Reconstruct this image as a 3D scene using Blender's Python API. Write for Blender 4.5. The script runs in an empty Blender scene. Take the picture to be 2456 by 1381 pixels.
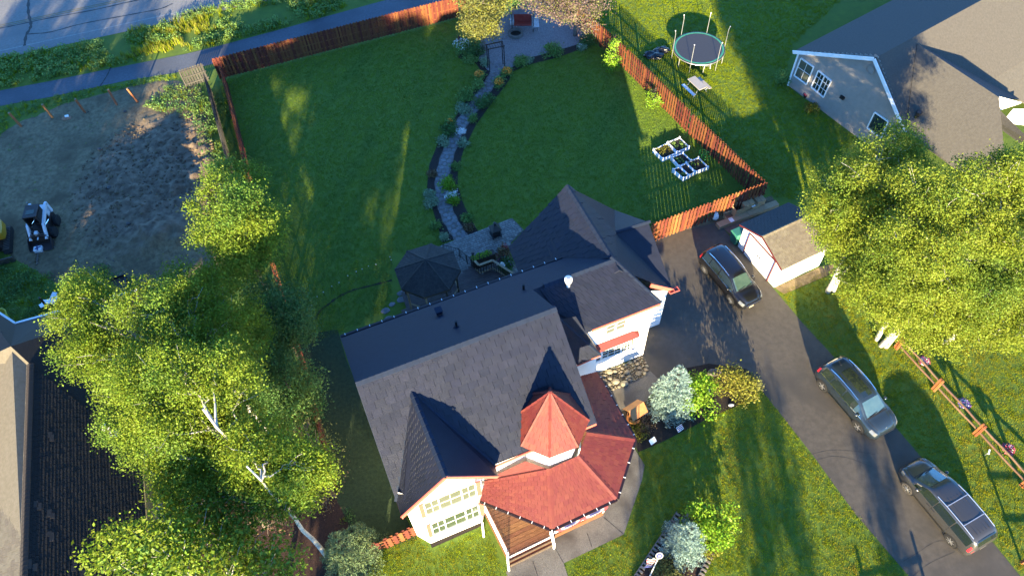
import bpy, bmesh, math, random
import numpy as np
from mathutils import Vector, Matrix, Quaternion
random.seed(7); rng = np.random.default_rng(7)
SC = bpy.context.scene; COL = SC.collection
# ---------------------------------------------------------------- camera
F_PX, CX, CY, CAM_H = 1808.0, 1228.0, 690.5, 38.0      # focal length in photo pixels, photo centre, height above ground
NAD = (1299.0, 1944.0)                                  # where plumb lines meet in the photo
_n = np.array([NAD[0]-CX, NAD[1]-CY, F_PX]); _n /= np.linalg.norm(_n)
_up = -_n; _fw = np.array([0, 0, 1.0]); _Y = _fw - _fw.dot(_up)*_up; _Y /= np.linalg.norm(_Y); _X = np.cross(_Y, _up)
ROT = np.array([_X, _Y, _up])                           # world axes in camera coordinates
cam = bpy.data.cameras.new("camera"); cam.sensor_width = 36; cam.lens = F_PX/2456*36; cam.clip_end = 800; cam.clip_start = .5
camo = bpy.data.objects.new("camera", cam); COL.objects.link(camo); SC.camera = camo
camo.matrix_world = Matrix(((ROT[0,0], -ROT[0,1], -ROT[0,2], 0), (ROT[1,0], -ROT[1,1], -ROT[1,2], 0), (ROT[2,0], -ROT[2,1], -ROT[2,2], CAM_H), (0,0,0,1)))
# ---------------------------------------------------------------- sky, sun, exposure
SUN_EL = math.radians(12.8); SH = (0.065, 0.9979)        # elevation, direction shadows fall
W = bpy.data.worlds.new("World"); SC.world = W; W.use_nodes = True
nt = W.node_tree; bg = nt.nodes["Background"]
sky = nt.nodes.new("ShaderNodeTexSky"); sky.sky_type = 'NISHITA'; sky.sun_disc = False
sky.sun_elevation = SUN_EL; sky.sun_rotation = math.radians(180 + 3.7); sky.altitude = 100; sky.air_density = 1.0; sky.dust_density = .0; sky.ozone_density = 7.0
nt.links.new(sky.outputs[0], bg.inputs[0]); bg.inputs[1].default_value = .13
sl = bpy.data.lights.new("sun", 'SUN'); sl.energy = 5.0; sl.angle = math.radians(.6); sl.color = (1, .82, .5)
so = bpy.data.objects.new("sun", sl); COL.objects.link(so); so.location = (0, -40, 60)
_L = Vector((SH[0]*math.cos(SUN_EL), SH[1]*math.cos(SUN_EL), -math.sin(SUN_EL)))
so.rotation_mode = 'QUATERNION'; so.rotation_quaternion = _L.to_track_quat('-Z', 'Y')
vs = SC.view_settings; vs.view_transform = 'Standard'; vs.look = 'None'; vs.gamma = 1; vs.use_curve_mapping = False; vs.exposure = 2.6
SC.cycles.max_bounces = 6; SC.cycles.transparent_max_bounces = 8

# ---------------------------------------------------------------- helpers
def gp(u, v, z=0.0):
    "the point of the place at height z that lies on the photo's pixel (u, v)"
    d = ROT @ np.array([(u-CX)/F_PX, (v-CY)/F_PX, 1.0]); t = (z-CAM_H)/d[2]
    return Vector((d[0]*t, d[1]*t, z))
def gps(pts, z=0.0): return [gp(u, v, z) for u, v in pts]
def V(*a): return Vector(a)
UP = V(0, 0, 1)

def _n_(nt, t, **k):
    n = nt.nodes.new(t)
    for a, b in k.items(): setattr(n, a, b)
    return n
MATS = {}; FOL = ('leaf', 'blade', 'grass', 'weed', 'needle', 'petal', 'skid_white', 'white_', 'glass', 'birch', 'vinyl', 'chrome', 'metal', 'galv', 'rim', 'car_', 'lamp', 'paper')
def mat(name, c1, c2=None, scale=3.0, rough=.7, bump=0.0, bscale=None, detail=5.0, metal=0.0, spec=.5, c3=None, s3=.4, tint=0.0, transl=0.0, alpha=None, coat=0.0, ramp=(.35, .65), stretch=None, emit=None, bdist=.03):
    "noise mix of two or three colours in world space, optional bump, translucency, per-object or per-island tint"
    m = bpy.data.materials.new(name); m.use_nodes = True; nt = m.node_tree; L = nt.links.new
    b = nt.nodes["Principled BSDF"]; out = nt.nodes["Material Output"]
    b.inputs["Roughness"].default_value = rough; b.inputs["Metallic"].default_value = metal
    b.inputs["Specular IOR Level"].default_value = spec
    if coat: b.inputs["Coat Weight"].default_value = coat; b.inputs["Coat Roughness"].default_value = .10
    geo = _n_(nt, "ShaderNodeNewGeometry"); vec = geo.outputs["Position"]
    if stretch:
        mp = _n_(nt, "ShaderNodeMapping"); mp.inputs["Rotation"].default_value = (0, 0, stretch[3]); L(vec, mp.inputs[0])
        mq = _n_(nt, "ShaderNodeMapping"); mq.inputs["Scale"].default_value = stretch[:3]; L(mp.outputs[0], mq.inputs[0]); vec = mq.outputs[0]
    g_ = 1.0 if any(k in name for k in FOL) else .36
    c1, c2, c3 = [tuple(min(.9, a*g_) for a in c) if c else None for c in (c1, c2, c3)]
    c1 = (*c1, 1); col = None
    if c2:
        nz = _n_(nt, "ShaderNodeTexNoise"); nz.inputs["Scale"].default_value = scale; nz.inputs["Detail"].default_value = detail; nz.inputs["Roughness"].default_value = .62; L(vec, nz.inputs["Vector"])
        r = _n_(nt, "ShaderNodeValToRGB"); r.color_ramp.elements[0].position = ramp[0]; r.color_ramp.elements[1].position = ramp[1]
        r.color_ramp.elements[0].color = c1; r.color_ramp.elements[1].color = (*c2, 1); L(nz.outputs[0], r.inputs[0]); col = r.outputs[0]
        if c3:
            n3 = _n_(nt, "ShaderNodeTexNoise"); n3.inputs["Scale"].default_value = s3; n3.inputs["Detail"].default_value = 4; L(vec, n3.inputs["Vector"])
            r3 = _n_(nt, "ShaderNodeValToRGB"); r3.color_ramp.elements[0].position = .48; r3.color_ramp.elements[1].position = .68; L(n3.outputs[0], r3.inputs[0])
            mx = _n_(nt, "ShaderNodeMix", data_type='RGBA'); L(r3.outputs[0], mx.inputs[0]); L(col, mx.inputs[6]); mx.inputs[7].default_value = (*c3, 1); col = mx.outputs[2]
    if tint:
        hs = _n_(nt, "ShaderNodeHueSaturation")
        if col: L(col, hs.inputs["Color"])
        else: hs.inputs["Color"].default_value = c1
        oi = _n_(nt, "ShaderNodeObjectInfo"); ad = _n_(nt, "ShaderNodeMath", operation='ADD'); L(oi.outputs["Random"], ad.inputs[0]); L(geo.outputs["Random Per Island"], ad.inputs[1])
        fr = _n_(nt, "ShaderNodeMath", operation='FRACT'); L(ad.outputs[0], fr.inputs[0])
        mr = _n_(nt, "ShaderNodeMapRange"); mr.inputs[3].default_value = 1-tint; mr.inputs[4].default_value = 1+tint; L(fr.outputs[0], mr.inputs[0]); L(mr.outputs[0], hs.inputs["Value"])
        mh = _n_(nt, "ShaderNodeMapRange"); mh.inputs[3].default_value = .5-tint*.06; mh.inputs[4].default_value = .5+tint*.06; L(fr.outputs[0], mh.inputs[0]); L(mh.outputs[0], hs.inputs["Hue"])
        col = hs.outputs[0]
    if col: L(col, b.inputs["Base Color"])
    else: b.inputs["Base Color"].default_value = c1
    if bump:
        nb = _n_(nt, "ShaderNodeTexNoise"); nb.inputs["Scale"].default_value = bscale or scale*4; nb.inputs["Detail"].default_value = 6; L(vec, nb.inputs["Vector"])
        bp = _n_(nt, "ShaderNodeBump"); bp.inputs["Strength"].default_value = bump; bp.inputs["Distance"].default_value = bdist; L(nb.outputs[0], bp.inputs["Height"]); L(bp.outputs[0], b.inputs["Normal"])
    if transl:
        tr = _n_(nt, "ShaderNodeBsdfTranslucent"); mx = _n_(nt, "ShaderNodeMixShader"); mx.inputs[0].default_value = transl
        if col: L(col, tr.inputs[0])
        else: tr.inputs[0].default_value = c1
        L(b.outputs[0], mx.inputs[1]); L(tr.outputs[0], mx.inputs[2]); L(mx.outputs[0], out.inputs[0])
    if emit: b.inputs["Emission Color"].default_value = (*emit[:3], 1); b.inputs["Emission Strength"].default_value = emit[3]
    MATS[name] = m; return m

def worig(o):
    p = V(0, 0, 0)
    while o is not None: p = p + o.location; o = o.parent
    return p
class MB:
    "collects faces in world coordinates, then links them as one mesh object"
    def __init__(s): s.v = []; s.f = []
    def add(s, vs, fs):
        n = len(s.v); s.v += [tuple(p) for p in vs]; s.f += [tuple(i+n for i in f) for f in fs]; return s
    def poly(s, pts): return s.add(pts, [tuple(range(len(pts)))])
    def box(s, c, x, y, z):
        "centre and three half-extent vectors"
        c, x, y, z = Vector(c), Vector(x), Vector(y), Vector(z); p = []
        for k in (-1, 1):
            for j in (-1, 1):
                for i in (-1, 1): p.append(c+i*x+j*y+k*z)
        f = [(0,2,3,1), (4,5,7,6), (0,1,5,4), (2,6,7,3), (0,4,6,2), (1,3,7,5)]
        if x.cross(y).dot(z) < 0: f = [q[::-1] for q in f]
        return s.add(p, f)
    def bar(s, a, b, w, h, up=UP):
        "a straight bar from a to b of width w and height h"
        a, b = Vector(a), Vector(b); d = b-a; l = d.length
        if l < 1e-6: return s
        d /= l; x = d.cross(up)
        if x.length < 1e-4: x = d.cross(V(1, 0, 0))
        x.normalize(); u = x.cross(d)
        return s.box((a+b)/2, d*l/2, x*w/2, u*h/2)
    def tube(s, pts, r, n=8, cap=True):
        "a round tube along pts; r one radius or one per point"
        pts = [Vector(p) for p in pts]; k = len(pts); rr = r if isinstance(r, (list, tuple)) else [r]*k
        vs = []; ref = None
        for i, p in enumerate(pts):
            d = (pts[min(i+1, k-1)]-pts[max(i-1, 0)])
            if d.length < 1e-9: d = V(0, 0, 1)
            d.normalize(); x = (ref if ref is not None else d.orthogonal()); x = x-d*x.dot(d)
            if x.length < 1e-5: x = d.orthogonal()
            x.normalize(); ref = x; y = d.cross(x)
            for j in range(n):
                a = 2*math.pi*j/n; vs.append(p+(x*math.cos(a)+y*math.sin(a))*rr[i])
        fs = [(i*n+j, i*n+(j+1) % n, (i+1)*n+(j+1) % n, (i+1)*n+j) for i in range(k-1) for j in range(n)]
        if cap: fs += [tuple(range(n))[::-1], tuple((k-1)*n+j for j in range(n))]
        return s.add(vs, fs)
    def lathe(s, c, prof, n=16, ax=None):
        "profile [(r, h)] turned round the axis at c"
        c = Vector(c); z = (ax or UP).normalized(); x = z.orthogonal().normalized(); y = z.cross(x); vs = []
        for r, h in prof:
            for j in range(n):
                a = 2*math.pi*j/n; vs.append(c+z*h+(x*math.cos(a)+y*math.sin(a))*r)
        k = len(prof)
        fs = [(i*n+j, i*n+(j+1) % n, (i+1)*n+(j+1) % n, (i+1)*n+j) for i in range(k-1) for j in range(n)]
        if prof[0][0] > 1e-6: fs.append(tuple(range(n))[::-1])
        if prof[-1][0] > 1e-6: fs.append(tuple((k-1)*n+j for j in range(n)))
        return s.add(vs, fs)
    def prism(s, pts, off):
        "polygon pts extruded by the vector off (thickness)"
        pts = [Vector(p) for p in pts]; n = len(pts); q = [p+off for p in pts]
        return s.add(pts+q, [tuple(range(n)), tuple(range(2*n-1, n-1, -1))]+[(i, n+i, n+(i+1) % n, (i+1) % n) for i in range(n)])
    def blob(s, c, r, n=1, seed=0, jit=.25):
        bm = bmesh.new(); bmesh.ops.create_icosphere(bm, subdivisions=n, radius=1); rn = random.Random(seed)
        r = r if isinstance(r, (tuple, list)) else (r, r, r); c = Vector(c)
        for v in bm.verts:
            k = 1+rn.uniform(-jit, jit); v.co = V(v.co.x*r[0]*k, v.co.y*r[1]*k, v.co.z*r[2]*k)
        bm.verts.index_update(); s.add([c+v.co for v in bm.verts], [tuple(v.index for v in f.verts) for f in bm.faces]); bm.free(); return s
    def build(s, name, m, parent=None, smooth=False, recalc=True, bevel=0.0, **tags):
        o_ = worig(parent) if parent else V(0, 0, 0); base = tags.pop('at', None)
        if base is not None: o_ = Vector(base)
        me = bpy.data.meshes.new(name); me.from_pydata([(p[0]-o_.x, p[1]-o_.y, p[2]-o_.z) for p in s.v], [], s.f)
        if recalc or bevel:
            bm = bmesh.new(); bm.from_mesh(me)
            if bevel: bmesh.ops.bevel(bm, geom=bm.edges[:], offset=bevel, segments=1, affect='EDGES', clamp_overlap=True)
            bmesh.ops.recalc_face_normals(bm, faces=bm.faces[:]); bm.to_mesh(me); bm.free()
        return link(name, me, m, parent, smooth, base, **tags)
def link(name, me, m, parent=None, smooth=False, at=None, **tags):
    o = bpy.data.objects.new(name, me); COL.objects.link(o)
    if isinstance(m, (list, tuple)):
        for k in m: me.materials.append(MATS[k] if isinstance(k, str) else k)
    elif len(me.materials) == 0: me.materials.append(MATS[m] if isinstance(m, str) else m)
    if smooth: me.polygons.foreach_set("use_smooth", [True]*len(me.polygons))
    if parent: o.parent = parent
    if at is not None: o.location = at
    for k, v in tags.items():
        if v is not None: o[{'cat': 'category'}.get(k, k)] = v
    return o
def thing(name, label, cat, loc, group=None):
    o = bpy.data.objects.new(name, None); COL.objects.link(o); o.location = loc; o.empty_display_size = .3
    o['label'] = label; o['category'] = cat
    if group: o['group'] = group
    return o
def kids(o): return [c for c in o.children]
def copy_tree(o, loc=None, rotz=None, label=None, parent=None):
    c = o.copy(); COL.objects.link(c)
    if parent: c.parent = parent
    if loc is not None: c.location = loc
    if rotz is not None: c.rotation_euler = (0, 0, rotz)
    if label: c['label'] = label
    for ch in kids(o): copy_tree(ch, parent=c)
    return c
def inst(name, me, m, parent, loc, x, y, z):
    "an object sharing mesh me, with its axes along x, y, z (world), under parent"
    o = bpy.data.objects.new(name, me); COL.objects.link(o)
    o.parent = parent; p = Vector(loc)-worig(parent)
    o.matrix_local = Matrix(((x[0], y[0], z[0], p.x), (x[1], y[1], z[1], p.y), (x[2], y[2], z[2], p.z), (0, 0, 0, 1)))
    return o
def clip_poly(poly, clip):
    "Sutherland-Hodgman: poly clipped by a convex counter-clockwise polygon, 2D"
    out = poly
    for i in range(len(clip)):
        a, b = clip[i], clip[(i+1) % len(clip)]; inp, out = out, []
        if not inp: break
        side = lambda p: (b[0]-a[0])*(p[1]-a[1])-(b[1]-a[1])*(p[0]-a[0])
        for j in range(len(inp)):
            p, q = inp[j-1], inp[j]; sp, sq = side(p), side(q)
            if sq >= 0:
                if sp < 0: t = sp/(sp-sq); out.append((p[0]+t*(q[0]-p[0]), p[1]+t*(q[1]-p[1])))
                out.append(q)
            elif sp >= 0: t = sp/(sp-sq); out.append((p[0]+t*(q[0]-p[0]), p[1]+t*(q[1]-p[1])))
    return out
def inside(p, poly):
    c = False; x, y = p[0], p[1]; n = len(poly)
    for i in range(n):
        x1, y1, x2, y2 = poly[i][0], poly[i][1], poly[i-1][0], poly[i-1][1]
        if (y1 > y) != (y2 > y) and x < (x2-x1)*(y-y1)/(y2-y1)+x1: c = not c
    return c
def smooth_line(pts, n=8):
    "Catmull-Rom through 2D or 3D points"
    P = [np.array(p, float) for p in pts]; P = [2*P[0]-P[1]]+P+[2*P[-1]-P[-2]]; out = []
    for i in range(1, len(P)-2):
        for k in range(n):
            t = k/n; out.append(.5*((2*P[i])+(-P[i-1]+P[i+1])*t+(2*P[i-1]-5*P[i]+4*P[i+1]-P[i+2])*t*t+(-P[i-1]+3*P[i]-3*P[i+1]+P[i+2])*t**3))
    return out+[P[-2]]
# ---------------------------------------------------------------- materials
mat("lawn_soil", (0.164,0.292,0.0196), (0.24,0.381,0.0245), 1.2, .95, bump=.4, bscale=40)
mat("grass_blade", (0.198,0.264,0.00576), (0.272,0.315,0.00792), .5, .75, transl=.35, c3=(0.182,0.2,0.009), s3=.22, tint=.25, spec=.08)
mat("grass_mown", (0.173,0.268,0.0252), (0.228,0.313,0.0294), .6, .8, detail=8, transl=.3, tint=.28, c3=(0.114,0.21,0.0315), s3=.8, stretch=(.75,.10,1,.36), spec=.08)
mat("grass_dry", (0.245,0.259,0.00605), (0.322,0.288,0.0106), .8, .8, transl=.35, c3=(0.307,0.225,0.0212), s3=.3, tint=.25, spec=.08)
mat("weed_leaf", (0.112,0.21,0.045), (0.192,0.285,0.0675), 1.0, .7, transl=.3, tint=.3, spec=.25)
mat("weed_yellow", (.30,.26,.03), (.2,.22,.04), 3, .7, transl=.3, tint=.25)
mat("weed_blue", (.16,.17,.24), (.08,.12,.09), 6, .8, transl=.2, tint=.25)
mat("dirt", (0.202,0.131,0.0697), (0.372,0.256,0.14), 1.6, .95, bump=1.0, bscale=14, c3=(0.139,0.0875,0.0476), s3=.16, detail=9, bdist=.15)
mat("gravel", (0.285,0.205,0.101), (0.597,0.443,0.228), 4, .95, bump=1.0, bscale=26, detail=9, c3=(0.242,0.165,0.0771), s3=.4, bdist=.05)
mat("gravel_pale", (0.336,0.324,0.331), (0.648,0.624,0.625), 12, .95, bump=.9, bscale=30, detail=8)
mat("mulch", (.02,.013,.009), (.065,.04,.024), 14, .95, bump=1, bscale=26, detail=8)
mat("mulch_red", (.05,.02,.014), (.14,.06,.04), 12, .95, bump=1, bscale=26, detail=8)
mat("road_asphalt", (0.414,0.397,0.368), (0.529,0.506,0.471), 5, .9, bump=.4, bscale=60, c3=(0.38,0.374,0.356), s3=.3)
mat("path_asphalt", (0.183,0.207,0.243), (0.261,0.292,0.341), 6, .9, bump=.4, bscale=60, c3=(0.157,0.177,0.211), s3=.25)
mat("drive_asphalt", (0.16,0.132,0.096), (0.227,0.189,0.138), 3, .72, bump=.45, bscale=70, c3=(0.123,0.106,0.0824), s3=.3, detail=8)
mat("tar", (.018,.018,.018), None, rough=.6)
mat("paint_white", (.7,.7,.66), (.5,.5,.46), 6, .8)
mat("paint_yellow", (.5,.36,.08), (.25,.22,.15), 5, .8)
mat("concrete", (0.3,0.275,0.235), (0.46,0.425,0.365), 22, .9, bump=.4, bscale=60, c3=(.17,.15,.13), s3=.5)
mat("flagstone", (0.321,0.314,0.315), (0.499,0.481,0.476), 3, .9, bump=.5, bscale=30, tint=.12)
mat("flag_joint", (0.198,0.165,0.154), (0.429,0.38,0.345), 15, .95, bump=.5)
mat("paver", (0.391,0.368,0.322), (0.552,0.517,0.46), 5, .9, bump=.3, tint=.22)
mat("river_stone", (0.425,0.365,0.264), (0.595,0.518,0.391), 3, .8, bump=.3, bscale=20, tint=.35)
mat("rock", (.22,.2,.18), (.34,.31,.28), 4, .9, bump=.5, tint=.3)
mat("fence_red", (0.263,0.0576,0.0154), (0.384,0.093,0.0246), 4, .8, bump=.3, bscale=30, tint=.38, stretch=(3,3,.5,0))
mat("fence_orange", (.42,.16,.04), (.55,.22,.06), 4, .75, bump=.3, tint=.15)
mat("fence_grey", (0.093,0.0864,0.0766), (0.14,0.13,0.116), 4, .85, bump=.4, bscale=30, tint=.22)
mat("post_wood", (0.9,0.304,0.098), (0.72,0.224,0.07), 6, .7, tint=.15)
mat("rail_wood", (0.396,0.204,0.102), (0.54,0.3,0.156), 5, .8, bump=.4, tint=.2)
mat("deck_brown", (0.315,0.13,0.054), (0.525,0.23,0.099), 3, .5, bump=.15, bscale=30, tint=.18, stretch=(1,6,6,-.35))
mat("deck_dark", (0.111,0.065,0.052), (0.182,0.117,0.0975), 3, .6, bump=.15, tint=.18)
mat("wood_dark", (0.072,0.0432,0.024), (0.12,0.072,0.042), 5, .7, tint=.15)
mat("wood_tan", (0.51,0.36,0.195), (0.675,0.495,0.285), 5, .75, tint=.1)
mat("wood_orange", (0.75,0.28,0.072), (0.9,0.378,0.108), 6, .6, tint=.12)
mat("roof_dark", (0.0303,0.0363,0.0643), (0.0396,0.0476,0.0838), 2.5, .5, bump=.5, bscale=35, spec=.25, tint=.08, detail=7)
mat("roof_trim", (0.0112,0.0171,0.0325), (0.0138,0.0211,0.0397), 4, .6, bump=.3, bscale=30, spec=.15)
mat("roof_red", (0.299,0.0412,0.0286), (0.351,0.056,0.0382), 2.5, .65, bump=.5, bscale=30, tint=.1, spec=.45)
mat("red_trim", (0.42,0.085,0.06), (0.46,0.105,0.07), 4, .55)
mat("red_dark", (.22,.028,.03), (.28,.04,.04), 4, .55)
mat("white_wall", (.8,.79,.77), (.84,.83,.81), 3, .6)
mat("white_trim", (.82,.82,.8), None, rough=.45)
mat("gutter_dark", (.045,.018,.018), None, rough=.4)
mat("glass", (.012,.02,.022), (.03,.045,.045), .8, .06, spec=.8, coat=.6)
mat("glass_pale", (0.075,0.085,0.065), (0.1,0.105,0.08), 1.5, .15, spec=.6)
mat("glass_green", (0.03,0.045,0.033), (0.05,0.065,0.045), 1.4, .12, spec=.7)
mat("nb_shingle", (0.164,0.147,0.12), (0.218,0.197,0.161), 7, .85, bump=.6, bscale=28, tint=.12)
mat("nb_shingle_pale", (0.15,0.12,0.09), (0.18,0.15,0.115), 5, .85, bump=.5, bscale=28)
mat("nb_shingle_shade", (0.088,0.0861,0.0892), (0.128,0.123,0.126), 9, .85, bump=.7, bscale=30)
mat("nb_wall", (0.648,0.589,0.513), (0.752,0.674,0.59), 3, .75, bump=.1)
mat("lf_shingle_shade", (0.00588,0.00546,0.00546), (0.0109,0.0101,0.00924), 8, .9, bump=.8, bscale=26, c3=(0.0147,0.0134,0.0126), s3=.25, detail=8)  # same shingles as the tan copy, with the unlit slope's shade in the colour
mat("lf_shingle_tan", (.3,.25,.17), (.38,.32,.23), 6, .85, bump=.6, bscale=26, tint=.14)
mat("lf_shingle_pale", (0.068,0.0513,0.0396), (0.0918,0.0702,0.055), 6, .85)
mat("yellow_wall", (.62,.5,.2), (.68,.56,.25), 3, .7)
mat("gazebo_shingle", (.045,.043,.042), (.085,.08,.076), 6, .9, bump=.7, bscale=22, tint=.16)
mat("black_metal", (.012,.012,.013), None, rough=.45, spec=.5)
mat("black_plastic", (.018,.018,.02), None, rough=.6)
mat("white_metal", (.78,.78,.76), None, rough=.3, spec=.5)
mat("galv", (.5,.51,.52), (.62,.62,.62), 8, .35, metal=.7)
mat("chrome", (.7,.7,.7), None, rough=.18, metal=1.0)
mat("tyre", (.02,.019,.018), (.035,.032,.03), 10, .85, bump=.3)
mat("tyre_dusty", (.10,.085,.07), (.14,.12,.1), 10, .9)
mat("rim", (.55,.54,.53), None, rough=.3, metal=.85)
mat("rim_dark", (.05,.05,.052), None, rough=.35, metal=.6)
mat("car_black", (.005,.005,.006), None, rough=.28, spec=.5, coat=.5)
mat("car_blue_grey", (0.0153,0.0242,0.0333), None, rough=.3, metal=.25, coat=.8)
mat("car_grey", (0.0507,0.0491,0.0468), None, rough=.3, metal=.35, coat=.8)
mat("car_seam", (.008,.008,.009), None, rough=.6)
mat("car_glass", (.01,.016,.016), None, rough=.04, spec=.9, coat=.7)
mat("car_glass_green", (.03,.055,.045), (.045,.075,.06), 2, .05, spec=.9, coat=.6)
mat("car_glass_blue", (.035,.07,.085), (.05,.09,.1), 2, .05, spec=.9, coat=.6)
mat("lamp_red", (.55,.02,.03), None, rough=.25, coat=.5)
mat("lamp_clear", (0.1,0.104,0.104), None, rough=.15, coat=.5)
mat("plate", (.75,.68,.5), None, rough=.5)
mat("birch_bark", (0.415,0.392,0.346), (0.0691,0.0576,0.049), 5, .85, ramp=(.56,.66), bump=.3, stretch=(1,1,3,0))
mat("bark", (.10,.075,.055), (.18,.14,.105), 8, .9, bump=.6)
mat("bark_pale", (.36,.28,.22), (.5,.42,.34), 6, .9, bump=.4)
mat("twig", (.2,.15,.11), (.28,.22,.17), 6, .9)
mat("leaf_birch", (0.144,0.209,0.0176), (0.198,0.258,0.0242), .55, .55, transl=.45, tint=.27, spec=.2, c3=(0.11,0.197,0.0286), s3=.35)
mat("leaf_right", (0.168,0.214,0.0194), (0.226,0.27,0.029), .5, .55, transl=.45, tint=.27, spec=.2, c3=(0.113,0.186,0.0266), s3=.3)
mat("leaf_deep", (0.065,0.137,0.0364), (0.0975,0.176,0.0468), .8, .6, transl=.3, tint=.35, spec=.2)
mat("leaf_bush", (0.14,0.27,0.016), (0.21,0.33,0.026), 2, .5, transl=.35, tint=.35, spec=.2)
mat("leaf_gold", (0.155,0.153,0.0168), (0.202,0.186,0.0235), 2, .6, transl=.35, tint=.35, spec=.3)
mat("leaf_purple", (0.116,0.0756,0.0714), (0.164,0.116,0.101), 1.5, .6, transl=.3, tint=.3, spec=.3)
mat("leaf_olive", (0.114,0.129,0.0284), (0.18,0.182,0.0567), 1.2, .6, transl=.35, tint=.3, spec=.3)
mat("needle_blue", (0.181,0.272,0.233), (0.26,0.36,0.304), 3, .6, transl=.15, tint=.3, spec=.3)
mat("needle_green", (0.09,0.14,0.06), (0.15,0.2,0.085), 2, .65, transl=.15, tint=.3, spec=.3)
mat("leaf_pale", (0.182,0.26,0.13), (0.26,0.338,0.195), 4, .6, transl=.3, tint=.25)
mat("leaf_brown", (.12,.07,.03), (.2,.13,.06), 3, .7, transl=.2, tint=.35)
mat("petal_orange", (0.948,0.278,0.03), (1.01,0.405,0.05), 8, .6, transl=.3, tint=.2)
mat("petal_white", (0.825,0.792,0.77), (0.66,0.682,0.638), 8, .6, transl=.2, tint=.15)
mat("petal_red", (.5,.04,.05), (.35,.05,.2), 10, .6, transl=.2, tint=.3)
mat("petal_violet", (.16,.06,.35), (.1,.05,.2), 10, .6, transl=.2, tint=.35)
mat("card", (0.912,0.594,0.304), (1.06,0.72,0.384), 4, .85, tint=.08)
mat("paper", (.78,.78,.76), None, rough=.8)
mat("bin_green", (0.084,0.42,0.28), (0.07,0.364,0.238), 4, .45)
mat("brick_pad", (0.51,0.221,0.136), (0.68,0.34,0.221), 8, .9, tint=.2)
mat("tramp_mat", (0.056,0.064,0.088), (0.08,0.088,0.112), 20, .75)
mat("tramp_pad", (.06,.5,.24), (.12,.55,.32), 6, .5)
mat("plastic_tan", (0.75,0.675,0.57), (0.825,0.75,0.645), 3, .6)
mat("tarp_black", (.008,.008,.009), None, rough=.4)
mat("soil_dark", (.025,.017,.012), (.055,.04,.028), 14, .95, bump=1)
mat("vinyl_white", (.78,.78,.78), None, rough=.4)
mat("hoop_green", (.05,.6,.1), None, rough=.4)
mat("red_cushion", (.5,.04,.03), (.6,.09,.06), 3, .8)
mat("yellow_paint", (1.24,0.68,0.04), (1.1,0.58,0.04), 3, .45)
mat("yellow_plastic", (1.2,1.06,0.128), None, rough=.5)
mat("skid_white", (.66,.68,.7), (.55,.56,.57), 3, .45)
mat("skid_dark", (.05,.035,.032), (.08,.05,.045), 4, .6)
mat("rust_red", (.3,.05,.035), None, rough=.7)
mat("steel_worn", (.2,.18,.16), (.32,.29,.26), 6, .5, metal=.5)
mat("flag_red", (0.825,0.075,0.105), None, rough=.8)
mat("flag_blue", (0.075,0.09,0.375), None, rough=.8)
mat("edging", (0.39,0.33,0.255), (0.54,0.465,0.375), 5, .9, tint=.2)
mat("clay", (.45,.17,.08), None, rough=.8)
mat("pool_blue", (.2,.3,.38), None, rough=.4)
mat("side_soil_shade", (0.039,0.08,0.024), (0.078,0.136,0.042), 6, .95, bump=1, bscale=20)  # green-black soil, the deep shade beside the house is in its colour
mat("clod", (0.247,0.167,0.0892), (0.351,0.241,0.136), 5, .95, bump=.6, tint=.3)
mat("crack", (0.09,0.081,0.072), None, rough=.9)
mat("oil_stain", (.085,.08,.075), None, rough=.6)
mat("drive_stain", (.155,.14,.118), (.125,.113,.096), 2.2, .72, bump=.45, bscale=70, detail=9)
mat("cloth_white", (.75,.74,.74), None, rough=.8)
# ---------------------------------------------------------------- ground, roads, beds
from mathutils import noise as mn
def sheet(name, pts, z, m, kind='structure', off=None):
    mb = MB(); mb.poly([gp(u, v, 0)+V(0, 0, z) for u, v in pts]); return mb.build(name, m, kind=kind)
MB().poly([V(-160,-90,0), V(160,-90,0), V(160,200,0), V(-160,200,0)]).build("ground", "lawn_soil", kind='structure')
# road: white edge line runs through two photo points
ra, rb = gp(0, 123), gp(563, 1); rd = (rb-ra).normalized(); rn = V(-rd.y, rd.x, 0)
if rn.y < 0: rn = -rn
def strip(a0, a1, n0, n1, z, bend=0, k=1):
    p = []
    for i in range(k+1): t = a0+(a1-a0)*i/k; p.append(ra+rd*t+rn*n0+V(0,0,z))
    q = []
    for i in range(k+1): t = a0+(a1-a0)*i/k; q.append(ra+rd*t+rn*n1+V(0,0,z))
    return p+q[::-1]
MB().poly(strip(-50, 90, -1.1, 11.5, .012)).build("road", "road_asphalt", kind='structure')
cl = (gp(0, 68)-ra).dot(rn)
mb = MB(); mb.poly(strip(-50, 90, -.07, .06, .017)); mb.poly(strip(-50, 90, 9.6, 9.73, .017)); mb.build("lane_edge_line", "paint_white", kind='structure')
mb = MB(); mb.poly(strip(-50, 90, cl+.10, cl+.2, .017)); mb.poly(strip(-50, 90, cl+.34, cl+.44, .017)); mb.build("centre_line", "paint_yellow", kind='structure')
def seam(name, px, w, z, m="tar"):
    pts = [gp(*p)+V(0,0,z) for p in smooth_line(px, 5)]; mb = MB(); L = []; R = []
    for i, p in enumerate(pts):
        d = (pts[min(i+1, len(pts)-1)]-pts[max(i-1, 0)]).normalized(); n = V(-d.y, d.x, 0); ww = w*(1+.35*math.sin(i*1.7))
        L.append(p+n*ww/2); R.append(p-n*ww/2)
    for i in range(len(pts)-1): mb.poly([L[i], R[i], R[i+1], L[i+1]])
    return mb.build(name, m, kind='structure')
seam("tar_seam", [(-60,82),(0,69),(40,61),(110,46),(220,26),(300,8),(354,-4)], .12, .021)
seam("tar_seam", [(70,-10),(68,14),(69,36),(74,55),(73,68),(63,86),(59,111)], .22, .022)
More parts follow.
